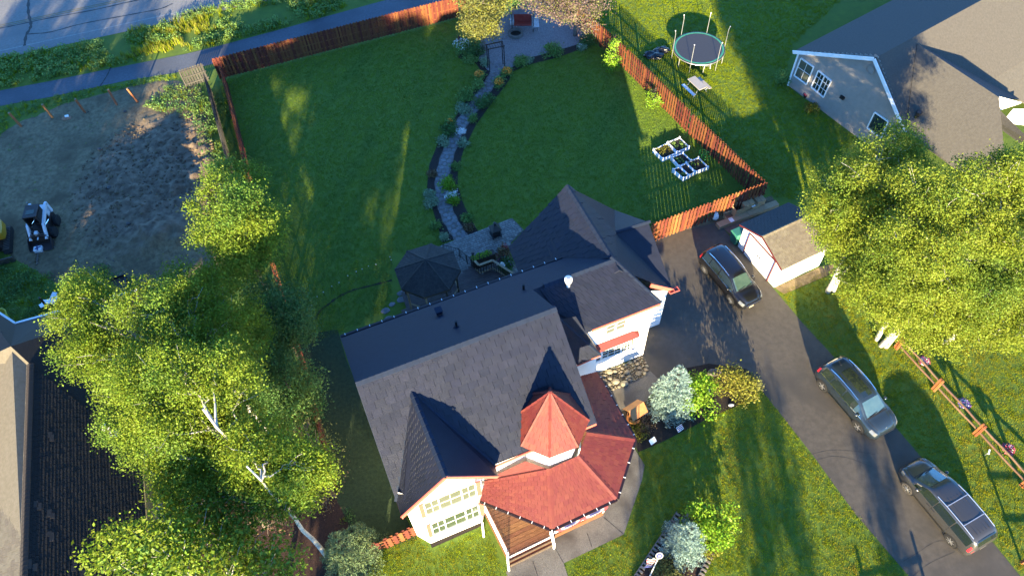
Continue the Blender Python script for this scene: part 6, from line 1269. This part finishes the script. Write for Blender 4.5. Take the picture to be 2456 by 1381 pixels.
# picnic table
q = [gp(1580+u/6.278, 20+v/6.278, .74) for u, v in ((430,1058),(620,1238),(722,1192),(545,1030))]; c = sum(q, V(0,0,0))/4; L = ((q[1]-q[0])+(q[2]-q[3])).normalized(); wv_ = V(-L.y, L.x, 0); hl_ = ((q[1]-q[0]).length+(q[2]-q[3]).length)/4; hw = abs((q[3]-q[0]).dot(wv_))/2
t = thing("picnic_table", "light tan folding picnic table with grey benches near the trampoline", "table", V(c.x, c.y, 0)); print("picnic", hl_*2, hw*2)
MB().box(c, L*hl_, wv_*max(hw,.35), V(0,0,.025)).build("tabletop", "plastic_tan", t, bevel=.02)
for s in (-1, 1): MB().box(V(c.x, c.y, .44)+wv_*s*.72, L*hl_*.98, wv_*.13, V(0,0,.02)).build("bench", "galv" if s*wv_.x < 0 else "plastic_tan", t, bevel=.01)
for e in (-.7, .7):
    for s in (-1, 1): mb = MB(); p = V(c.x, c.y, 0)+L*hl_*e; mb.tube([p+wv_*s*.62, p+wv_*s*.2+V(0,0,.72)], .022, 5); mb.tube([p+wv_*s*.45+V(0,0,.3), p+wv_*s*.72+V(0,0,.42)], .02, 5); mb.build("leg", "galv", t)
c = gp(1578,128); t = thing("tarp_heap", "crumpled black tarp lying on the grass left of the trampoline", "tarp", c); mb = MB(); mb.blob(c+V(-.35,-.3,.1), (.75,.5,.22), 3, 5, .18); mb.blob(c+V(.35,.15,.12), (.6,.35,.25), 3, 6, .2); mb.build("sheet", "tarp_black", t)
# raised beds
def bed(label, pts, seed, plants, z=.3):
    w = [gp(1520+u/9.865, 310+v/9.865, z) for u, v in pts]; b = sum(w, V(0,0,0))/4; t = thing("raised_bed", label, "planter", V(b.x, b.y, 0), "white raised vegetable beds")
    for i in range(4): p, q_ = w[i], w[(i+1) % 4]; MB().bar(p-V(0,0,z/2), q_-V(0,0,z/2), .05, z).build("side_board", "vinyl_white", t); mb = MB(); mb.bar(V(p.x,p.y,0), p+V(0,0,.05), .1, .1, V(1,0,0)); mb.lathe(p+V(0,0,.05), [(.075,0),(.0,.06)], 4); mb.build("corner_post", "vinyl_white", t)
    MB().poly([p+(b-p).normalized()*.03-V(0,0,.09) for p in w]).build("soil", "soil_dark", t); rr = random.Random(seed)
    mb = MB()
    for m_, n_, h_ in plants:
        for i in range(n_): s_, t_ = rr.uniform(.15,.85), rr.uniform(.15,.85); p = (w[0]*(1-s_)+w[1]*s_)*(1-t_)+(w[3]*(1-s_)+w[2]*s_)*t_; petals(mb, p-V(0,0,.06), h_, 14, .1, rr.randint(0,9999), .9)
        mb.build("plants", m_, t, recalc=False); mb = MB()
bed("white raised bed at the left with feathery green plants", [(470,480),(690,695),(1005,560),(790,330)], 1, [("leaf_gold",16,.2)])
bed("white raised bed furthest back with low greenery", [(805,310),(1030,535),(1310,415),(1085,195)], 2, [("weed_leaf",12,.14)])
bed("white raised bed in the middle with seedlings", [(895,665),(1075,870),(1360,735),(1165,555)], 3, [("weed_leaf",7,.08)])
bed("white raised bed at the right with one bright green plant", [(1245,785),(1460,1000),(1760,890),(1535,668)], 4, [("leaf_bush",3,.22)])
bed("narrow white raised bed with bare dark soil", [(1095,880),(1315,1085),(1445,1010),(1240,795)], 5, [])
bed("narrow white raised bed nearest the house with small seedlings", [(930,950),(1175,1155),(1305,1090),(1075,885)], 6, [("weed_leaf",6,.08)])
for u, v, lab in ((1610,635,"green wire plant hoop behind the right raised bed, left one"), (1695,690,"green wire plant hoop behind the right raised bed, right one")):
    c = gp(1520+u/9.865, 310+v/9.865+3); t = thing("tomato_cage", lab, "plant hoop", c); mb = MB()
    for h in (.25, .5): mb.tube([c+V(math.cos(i*.3927)*.27, math.sin(i*.3927)*.27, h) for i in range(17)], .014, 5, cap=False)
    mb.build("ring", "hoop_green", t); mb = MB(); [mb.tube([c+V(math.cos(i*2.1)*.27, math.sin(i*2.1)*.27, 0), c+V(math.cos(i*2.1)*.27, math.sin(i*2.1)*.27, .5)], .01, 4) for i in range(3)]; mb.build("stake", "hoop_green", t)
# cardboard by the shed
fd = (gp(1814,488)-gp(1700,531)).normalized(); fn = V(-fd.y, fd.x, 0)
def carton(label, u, v, w, d_, h, open_=False, m="card", rot=0, lab=None):
    c = gp(1660+u/5.31, 440+v/5.31); x = fd*math.cos(rot)+fn*math.sin(rot); y = -fd*math.sin(rot)+fn*math.cos(rot); t = thing("cardboard_box", label, "box", c, "cardboard boxes by the shed")
    if open_:
        mb = MB()
        for s in (-1, 1): mb.box(c+x*s*w/2+V(0,0,h/2), x*.008, y*d_/2, V(0,0,h/2)); mb.box(c+y*s*d_/2+V(0,0,h/2), x*w/2, y*.008, V(0,0,h/2))
        mb.build("side", m, t); MB().box(c+V(0,0,.06), x*(w/2-.02), y*(d_/2-.02), V(0,0,.03)).build("contents", lab or "wood_dark", t)
        MB().box(c+y*(d_/2+.1)+V(0,0,h+.06), x*w/2, y*.1+V(0,0,.06), (0,-.003,.006)).build("flap", m, t); MB().box(c+x*(w/2+.08)+V(0,0,h-.02), y*d_/2, x*.09-V(0,0,.04), (.003,0,.006)).build("flap", m, t)
    else:
        MB().box(c+V(0,0,h/2), x*w/2, y*d_/2, V(0,0,h/2)).build("carton", m, t); MB().box(c+V(0,0,h+.003), x*.025, y*d_/2, V(0,0,.002)).build("tape", "wood_tan", t)
        if lab: MB().box(c+V(0,0,h+.004)-x*w*.28, x*min(.14, w*.3), y*d_*.4, V(0,0,.003)).build("paper_label", lab, t)
    return t
carton("long flat cardboard box lying in front of the others with a white paper label", 700, 418, 4.5, .42, .28, lab="paper")
carton("small open cardboard box with a red inside at the left end of the row", 480, 440, .75, .5, .3, True, lab="brick_pad")
carton("open upright cardboard box second from the left", 575, 385, .8, .5, .75, True)
carton("tall closed cardboard box leaning beside the open one", 685, 345, .75, .35, .8)
carton("cardboard box at the back with its flap standing up", 655, 290, .75, .4, .55, True)
carton("closed cardboard box with a blue and white top sheet", 770, 320, .6, .5, .5, lab="paper")
carton("large grey brown cardboard box at the right end of the row", 830, 280, .6, .55, .7)
carton("cardboard box at the back right against the fence", 745, 250, .7, .3, .45)
c = gp(1714.6,525); t = thing("white_bag", "white plastic bag standing at the corner of the driveway", "bag", c); mb = MB(); mb.blob(c+V(0,0,.25), (.2,.17,.3), 3, 8, .14); mb.build("sack", "paper", t); MB().lathe(c+V(0,0,.5), [(.05,0),(.1,.12)], 7).build("neck", "paper", t)
c = gp(1763.6,580); t = thing("wheelie_bin", "green wheeled refuse bin beside the shed", "bin", c); x = sx; y = sy; z = V(0,0,1)
mb = MB(); q0 = [c+x*a*.24+y*b*.27+z*.08 for a, b in ((-1,-1),(1,-1),(1,1),(-1,1))]; q1 = [c+x*a*.31+y*b*.36+z*.98 for a, b in ((-1,-1),(1,-1),(1,1),(-1,1))]; mb.add(q0+q1, [(0,1,5,4),(1,2,6,5),(2,3,7,6),(3,0,4,7),(4,5,6,7),(0,3,2,1)]); mb.build("tub", "bin_green", t, bevel=.02)
mb = MB(); q0 = [c+x*a*.34+y*b*.39+z*.98 for a, b in ((-1,-1),(1,-1),(1,1),(-1,1))]; q1 = [c+x*a*.28+y*b*.33+z*1.07 for a, b in ((-1,-1),(1,-1),(1,1),(-1,1))]; mb.add(q0+q1, [(0,1,5,4),(1,2,6,5),(2,3,7,6),(3,0,4,7),(4,5,6,7)]); mb.build("lid", "bin_green", t); MB().bar(c+x*.3+y*.42+z*.95, c-x*.3+y*.42+z*.95, .04, .04).build("handle", "bin_green", t)
for s in (-1, 1): MB().lathe(c+x*s*.25+y*.33+z*.1-x*.03, [(.1,0),(.1,.06)], 12, x).build("wheel", "tyre", t)
# wishing well
c = gp(1518.5,1006); t = thing("wishing_well", "orange wooden wishing well planter beside the red porch roof", "planter", c); z = V(0,0,1); wx = V(.85,.5,0).normalized(); wy = V(-wx.y, wx.x, 0)
for i in range(8):
    a, b = i*.7854, (i+1)*.7854; p, q_ = c+V(math.cos(a), math.sin(a), 0)*.36, c+V(math.cos(b), math.sin(b), 0)*.36; MB().prism([p, q_, q_+z*.62+(q_-c)*.12, p+z*.62+(p-c)*.12], (c-(p+q_)/2)*.1).build("stave", "wood_orange", t)
MB().lathe(c+z*.5, [(.34,0),(0,.02)], 10).build("soil", "soil_dark", t); mb = MB(); petals(mb, c+z*.5, .3, 60, .1, 5, .6); mb.build("plants", "leaf_gold", t, recalc=False); mb = MB(); petals(mb, c+z*.55, .25, 16, .08, 6, .6); mb.build("flowers", "petal_white", t, recalc=False)
for s in (-1, 1): MB().bar(c+wx*s*.33+z*.3, c+wx*s*.33+z*1.45, .07, .07, wx).build("post", "wood_orange", t)
for s in (-1, 1):
    mb = MB(); e = [c-wx*.5+z*1.62, c+wx*.5+z*1.62, c+wx*.5+wy*s*.44+z*1.18, c-wx*.5+wy*s*.44+z*1.18]; mb.prism(e, V(0,0,-.03)); mb.build("roof_panel", "wood_orange", t)
mb = MB(); mb.tube([c-wx*.42+z*.95, c+wx*.42+z*.95], .035, 8); mb.build("windlass", "wood_orange", t)
for u, v, lab, m_ in ((1564,1061,"white garden plaque at the edge of the front bed","paper"), (1629,1031,"pinkish garden flag plaque in the shaded front bed","flag_red")):
    c = gp(u, v); t = thing("garden_plaque", lab, "sign", c); MB().box(c+V(0,0,.25), V(.16,.1,0), V(-.06,.1,.08), V(.004,-.007,.01)).build("board", m_ if m_ == "paper" else "petal_white", t)
    if m_ != "paper": [MB().box(c+V(0,0,.262)+V(-.06,.1,.08)*s, V(.15,.09,0), V(-.01,.016,.012), V(.002,-.003,.006)).build("stripe", "flag_red", t) for s in (-.6, 0, .6)]
    MB().tube([c, c+V(0,0,.22)], .012, 4).build("stake", "black_metal", t)
p = gp(1753,972); MB().blob(p+V(0,0,.05), (.16,.09,.09), 2, 4, .1).build("rock", "petal_white", None, smooth=True, at=p, label="white rock on the lawn edge of the front bed", cat="rock")
p = gp(1712,896); MB().blob(p+V(0,0,.15), (.45,.2,.25), 2, 9, .15).build("rock", "rock", None, smooth=True, at=p, label="grey boulder between the glossy green and the golden bush", cat="rock")
p = gp(1698,948); t = MB().tube([p+V(0,0,.1), p+V(.12,.35,.12)], .06, 7).build("white_log", "birch_bark", None, at=p, label="short white birch log in the front bed", cat="log")
# timber edging of the corner bed
te_ = thing("bed_edging", "notched tan edging blocks round the corner bed with the dark blue spruce", "edging", gp(1627,1229))
for a, b in (((1627,1230),(1520,1392)), ((1722,1293),(1675,1392)), ((1640,1232),(1655,1240))):
    p, q_ = gp(*a), gp(*b); d = (q_-p).normalized(); n_ = V(-d.y, d.x, 0); L = (q_-p).length; k = int(L/.21)
    MB().box((p+q_)/2-n_*.1+V(0,0,.05), d*L/2, n_*.025, V(0,0,.05)).build("kerb", "edging", te_)
    for i in range(k): MB().box(p+d*(L*(i+.5)/k)+n_*.03+V(0,0,.06), d*.05, n_*.12, V(0,0,.06)).build("block", "edging", te_)
# flag on its pole
b = gp(1556,1386); t = thing("flag_pole", "white flag pole with round star emblem and furled striped flag", "flag pole", b); top_ = min(np.arange(1.5, 6, .02), key=lambda z: abs(gp(1583,1331,z).y-b.y)); tp_ = V(b.x, b.y, top_); print("flag", top_, gp(1583,1331,top_)-b)
MB().tube([b, tp_], .025, 8).build("pole", "white_metal", t); nv = V(0,-.8,.6).normalized(); xx = V(1,0,0); yy = nv.cross(xx)
MB().lathe(tp_+V(0,0,.0), [(.17,0),(.17,.03),(.0,.03)], 24, nv).build("emblem_disc", "cloth_white", t); MB().lathe(tp_+nv*.031, [(.13,0),(.13,.006),(.0,.006)], 24, nv).build("emblem_field", "flag_blue", t)
mb = MB(); sp_ = [tp_+nv*.041+(xx*math.sin(i*.6283)+yy*math.cos(i*.6283))*(.08 if i % 2 == 0 else .033) for i in range(10)]; mb.poly(sp_); mb.build("emblem_star", "cloth_white", t)
for i in range(9):
    mb = MB(); z0_, z1_ = top_-.35-.16*i, top_-.35-.16*(i+1); xo = lambda z, k: V(-.10-.12*k+.03*math.sin(z*7+k*2), -.03+.05*math.sin(k*3+z*3), 0)
    for k in range(3): mb.poly([b+V(0,0,z0_)+xo(z0_, k)*.9, b+V(0,0,z0_-.06)+xo(z0_, k+1), b+V(0,0,z1_-.06)+xo(z1_, k+1), b+V(0,0,z1_)+xo(z1_, k)*.9])
    mb.build("stripe", ("flag_blue" if i > 6 else ("flag_red" if i % 2 else "cloth_white")), t, recalc=False)
c = gp(2361,1092); t = thing("sprinkler", "small white lawn sprinkler on a spike in the right hand grass", "sprinkler", c); MB().tube([c, c+V(0,0,.5)], .015, 5).build("spike", "galv", t); MB().box(c+V(0,0,.5), V(.08,.12,0), V(.03,-.02,0), V(0,0,.025)).build("head", "white_metal", t)
for lab, P in (("end section of orange split rail fence at the right edge beside the driveway", ((2450,1349),(2570,1352))), ("split rail fence section cut by the bottom edge left of the driveway", ((2218,1432),(2080,1470)))):
    pw_ = [gp(*p) for p in P]
    if P[0][0] < 2300: q0_ = gp(2183,1270)-V(.065,.998,0)*5.75; pw_ = [q0_, q0_+(pw_[1]-pw_[0])]
    t = thing("split_rail_fence", lab, "fence", pw_[0]); d = (pw_[1]-pw_[0]).normalized(); [MB().bar(p, p+V(0,0,1.3), .12, .12, d).build("post", "post_wood", t) for p in pw_]
    for z_ in (.5, 1.0): MB().tube([pw_[0]-d*.15+V(0,0,z_), pw_[1]+d*.15+V(0,0,z_)], .055, 6).build("rail", "rail_wood", t)
# ---------------------------------------------------------------- machines on the dirt lot
# skid steer loader
r0, r1 = gp(136.8,530,.36), gp(130.3,556,.36); f = V(r1.x-r0.x, r1.y-r0.y, 0).normalized(); l = V(-f.y, f.x, 0); z = V(0,0,1)
c = (r0+r1)/2-l*.72; c.z = .03; t = thing("skid_steer_loader", "small white skid steer loader with a dark cab and open bucket on the dirt lot", "loader", c)
B_ = lambda x, y, zz_: c+f*x+l*y+z*zz_
def bx(name, x, y, zz_, hx, hy, hz, m, par=t, tilt=0, bev=.02): ct, st = math.cos(tilt), math.sin(tilt); return MB().box(B_(x, y, zz_), (f*ct+z*st)*hx, l*hy, (z*ct-f*st)*hz).build(name, m, par, bevel=bev)
bx("chassis", -.15, 0, .55, .95, .5, .3, "skid_dark"); bx("engine_cover", -.85, 0, .95, .35, .48, .35, "skid_white")
for s in (-1, 1):
    for x in (-.5, .5):
        cc = B_(x, s*.58, .36); mb = MB(); mb.lathe(cc, [(.17,0),(.34,.0),(.36,.05),(.36,.2),(.34,.25),(.2,.26)], 20, l*s); w = mb.build("wheel", "tyre", t)
        for i in range(16): a = 6.2832*i/16; d = f*math.cos(a)+z*math.sin(a); MB().box(cc+l*s*.125+d*.365, l*.11+d.cross(l)*.02, d.cross(l)*.02, d*.02).build("tread", "tyre", w)
        MB().lathe(cc+l*s*.2, [(.19,0),(.15,-.04),(.0,-.03)], 16, l*s).build("rim", "rust_red" if x < 0 else "steel_worn", w)
    MB().bar(B_(-1.0, s*.5, 1.55), B_(.55, s*.5, 1.2), .14, .2).build("lift_arm", "skid_white", t); MB().bar(B_(.5, s*.5, 1.25), B_(1.15, s*.5, .5), .14, .18).build("lift_arm", "skid_white", t); MB().bar(B_(-1.0, s*.5, .8), B_(-1.0, s*.5, 1.6), .14, .22, f).build("arm_upright", "skid_white", t)
    MB().tube([B_(-.3, s*.46, .8), B_(.6, s*.46, 1.05)], .04, 7).build("cylinder", "chrome", t)
mb = MB()
for x in (-.45, .5):
    for s in (-1, 1): mb.bar(B_(x, s*.4, .8), B_(x, s*.38, 1.95), .07, .07, f)
mb.build("cab_post", "skid_dark", t); bx("cab_roof", -.02, 0, 1.98, .56, .44, .05, "skid_dark"); bx("roof_window", .1, .0, 2.035, .18, .26, .008, "glass_green", bev=0); bx("cab_side", -.02, .41, 1.45, .45, .015, .42, "car_seam", bev=0); bx("cab_side", -.02, -.41, 1.45, .45, .015, .42, "car_seam", bev=0); bx("cab_back", -.45, 0, 1.4, .02, .38, .5, "car_seam", bev=0)
bx("seat", -.1, 0, .95, .25, .25, .1, "black_plastic"); bx("seat_back", -.3, 0, 1.25, .07, .25, .3, "black_plastic")
bx("quick_plate", 1.05, 0, .5, .05, .55, .28, "skid_dark"); mb = MB(); 
for a, b in (((1.12,.12),(1.75,.08)), ((1.12,.12),(1.12,.65))): mb.prism([B_(a[0],-.72,a[1]), B_(a[0],.72,a[1]), B_(b[0],.72,b[1]), B_(b[0],-.72,b[1])], z*.03+f*.02)
for s in (-1, 1): mb.prism([B_(1.12,s*.72,.12), B_(1.75,s*.72,.08), B_(1.5,s*.72,.4), B_(1.12,s*.72,.65)], l*.03)
mb.build("bucket", "skid_dark", t); [bx("bucket_rib", 1.2, y, .68, .1, .03, .03, "skid_white", bev=0) for y in (-.5, 0, .5)]; bx("grab_bar", 1.0, 0, .85, .04, .45, .03, "steel_worn", bev=0); bx("control_block", .9, -.05, .85, .12, .1, .15, "skid_white")
MB().lathe(B_(-.7,-.3,2.0), [(.05,0),(.05,.12),(0,.13)], 8).build("beacon", "lamp_clear", t)
# auger attachment
c2 = gp(96,602); t = thing("auger_attachment", "white and blue auger drive head with a rusty spiral lying in front of the loader", "auger", c2); MB().box(c2+V(0,0,.18), V(.26,.05,0), V(-.04,.2,0), V(0,0,.16)).build("drive_head", "skid_white", t, bevel=.05); MB().box(c2+V(0,0,.35), V(.03,.02,0), V(-.08,.2,0), V(0,0,.02)).build("strap", "flag_blue", t); MB().box(c2+V(.05,0,.35), V(.16,.1,0), V(-.01,.025,0), V(0,0,.02)).build("strap", "flag_blue", t)
a0 = c2+V(-.02,-.28,.1); a1 = gp(88,634,.1); mb = MB(); mb.tube([a0, a1], .03, 6); d = (a1-a0); nn = 30
for i in range(nn):
    def hp(j, rr): a = j*6.2832*4/nn; u1 = d.normalized(); s1 = u1.cross(z).normalized(); s2 = s1.cross(u1); return a0+d*j/nn+(s1*math.cos(a)+s2*math.sin(a))*rr
    mb.poly([hp(i,.03), hp(i,.13), hp(i+1,.13), hp(i+1,.03)])
mb.build("spiral", "bark_pale", t, recalc=False)
# excavator, partly outside the frame
c3 = gp(24,592); t = thing("mini_excavator", "yellow mini excavator with black tracks at the left edge, partly outside the picture", "excavator", c3); f = V(.28,-.96,0).normalized(); l = V(-f.y, f.x, 0); B_ = lambda x, y, zz_: c3+f*x+l*y+z*zz_
def trk(y):
    mb = MB(); pr = [(-1.0,.1),(-1.15,.3),(-1.0,.52),(1.0,.52),(1.15,.3),(1.0,.1)]; mb.prism([B_(x, y-.2, h) for x, h in pr], l*.4); o = mb.build("track", "tyre", t)
    for i in range(14): MB().box(B_(-.95+i*.146, y, .53), f*.03, l*.2, z*.015).build("track_pad", "steel_worn", o)
c3 = c3+V(-.75,.1,0)
trk(.75); trk(-.75); MB().box(B_(0,0,.35), f*.7, l*.5, z*.15).build("undercarriage", "skid_dark", t)
mb = MB(); pts = [(-1.1,-.75),(-1.25,-.3),(-1.25,.3),(-1.1,.75),(-.2,.85),(.2,.8),(.2,-.8),(-.2,-.85)]; mb.prism([B_(x, y, .65) for x, y in pts], z*.62); mb.build("engine_cover", "yellow_paint", t, bevel=.06)
for i in range(4): MB().box(B_(-.75+.2*i, .55, 1.28), f*.05, l*.16, z*.012).build("vent_slot", "car_seam", t)
MB().box(B_(-.1,-.1,1.25), f*.1, l*.85, z*.02).build("stripe", "rust_red", t); MB().box(B_(.35,-.2,1.6), f*.55, l*.5, z*.5).build("cab", "car_glass_green", t, bevel=.05); MB().box(B_(.3,-.2,2.13), f*.6, l*.53, z*.04).build("cab_roof", "black_plastic", t, bevel=.03)
MB().bar(B_(.9,.35,.9), B_(2.0,.35,2.2), .2, .25).build("boom", "skid_dark", t); MB().bar(B_(2.0,.35,2.2), B_(2.6,.35,.5), .16, .2).build("stick", "skid_dark", t); MB().box(B_(1.75,.1,.3), f*.05, l*1.05, z*.22).build("dozer_blade", "steel_worn", t); MB().box(B_(1.4,.1,.3), f*.35, l*.08, z*.06).build("blade_arm", "skid_dark", t)
# odds and ends behind the left house
c = gp(10,772); t = thing("plastic_tub", "yellow plastic tub behind the roof at the left edge", "tub", c); MB().lathe(c, [(.38,0),(.5,.75),(.54,.75),(.54,.72),(.48,.7),(.36,.05),(0,.05)], 20).build("shell", "yellow_plastic", t, smooth=False); MB().lathe(c+V(0,0,.2), [(.38,0),(0,.01)], 16).build("contents", "soil_dark", t)
q = [gp(u, v, .55) for u, v in ((224,700),(232,690),(291,672),(297,698))]; c = gp(262,706); t = thing("flat_trailer", "dark flat trailer with a worn timber floor behind the left house", "trailer", c); x = (gp(296,690)-gp(228,712)).normalized(); y = V(-x.y, x.x, 0)
for i in range(6): MB().box(c+y*(-.5+.2*i)+V(0,0,.5), x*1.25, y*.09, V(0,0,.02)).build("plank", "wood_dark", t)
for s in (-1, 1): MB().box(c+y*s*.63+V(0,0,.55), x*1.3, y*.03, V(0,0,.12)).build("side_rail", "black_metal", t); MB().lathe(c+y*s*.7+V(0,0,.3)-y*.05, [(.28,0),(.28,.14)], 16, y).build("wheel", "tyre", t)
MB().box(c+x*1.28+V(0,0,.55), x*.03, y*.62, V(0,0,.12)).build("end_board", "black_metal", t)
c = gp(130,730); t = thing("scrap_heap", "heap of pale torn panels against a dark post behind the left house", "scrap heap", c); rr = random.Random(2)
for i in range(8): a = rr.uniform(0,3.14); o = c+V(rr.uniform(-.3,.3), rr.uniform(-.8,.9), .1+.05*i); MB().box(o, V(math.cos(a),math.sin(a),rr.uniform(-.2,.2))*.28, V(-math.sin(a),math.cos(a),0)*.16, V(0,0,.015)).build("panel", "paper" if i % 2 else "galv", t)
MB().bar(c+V(.05,-.6,0), c+V(.05,-.5,1.5), .1, .1, V(1,0,0)).build("post", "black_metal", t)
# trees standing outside the picture whose shade falls into it
def far_tree(u, v, h, r, seed, lab, m="leaf_birch"):
    b = gp(u, v); q = random.Random(seed); L = []
    t = thing("tree", lab, "tree", b, "trees standing outside the picture"); mb = MB(); mb.tube([b, b+V(0,0,h*.9)], [.2, .05], 8); mb.build("trunk", "birch_bark", t); mb = MB()
    for i in range(14):
        a = q.uniform(0, 6.283); f = q.uniform(.3, .97); rr = r*(1-abs(f-.5)*1.1); L.append((b+V(math.cos(a)*rr*.7, math.sin(a)*rr*.7, h*f), r*.55, r*.6)); mb.tube([b+V(0,0,h*f*.8), L[-1][0]], [.06,.02], 5)
    mb.build("limbs", "birch_bark", t); v_ = leaf_cloud(L, 22, .26, seed, .45, 12)-np.array(b); o = bpy.data.objects.new("crown", quads_mesh("crown", v_, m)); COL.objects.link(o); o.parent = t
def far_tree_w(x, y, h, r, seed, lab, m="leaf_birch"):
    u = None; b = V(x, y, 0); globals()['_gp0'] = gp
    q = random.Random(seed); L = []; t = thing("tree", lab, "tree", b, "trees standing outside the picture"); MB().tube([b, b+V(0,0,h*.9)], [.2, .05], 8).build("trunk", "birch_bark", t); mb = MB()
    for i in range(16):
        a = q.uniform(0, 6.283); f = .2+.78*i/15; rr = r*(1-abs(f-.45)*1.2); L.append((b+V(math.cos(a)*rr*.6, math.sin(a)*rr*.6, h*f), max(.5, rr*.62), max(.6, rr*.6))); mb.tube([b+V(0,0,h*f*.8), L[-1][0]], [.06,.02], 5)
    mb.build("limbs", "birch_bark", t); v_ = leaf_cloud(L, 22, .3, seed, .5, 15)-np.array(b); o = bpy.data.objects.new("crown", quads_mesh("crown", v_, m)); COL.objects.link(o); o.parent = t
for i, (x, y, h, r, lab) in enumerate(((-31.5,14,9.6,2.8,"dense birch close behind the left house, outside the picture"),(-35.5,16,9.5,3.2,"broad birch behind the left house, outside the picture"),(-40,19,9.5,3.2,"broad birch further behind the left house, outside the picture"),(-33,18,9.2,3.0,"low birch at the edge of the dirt lot, outside the picture"),(-37.5,19,15,2.0,"tall narrow birch left of the dirt lot, outside the picture"),(-42.5,22,9.5,3,"low birch left of the dirt lot, outside the picture"),(9.9,-17,8.2,.8,"slender tree left of the two across the lawn, outside the picture"),(11.3,-19,8.6,.7,"slender tree right of the two across the lawn, outside the picture"),(16.2,-16,7,.55,"slim young tree by the end of the driveway, outside the picture"),(-11.2,-8,15,2.3,"tree in front of the bottom left spruces, outside the picture"),(4.6,-14,8,1.1,"bushy tree in front of the porch steps, outside the picture"))):
    far_tree_w(x, y, h, r, 200+i, lab)
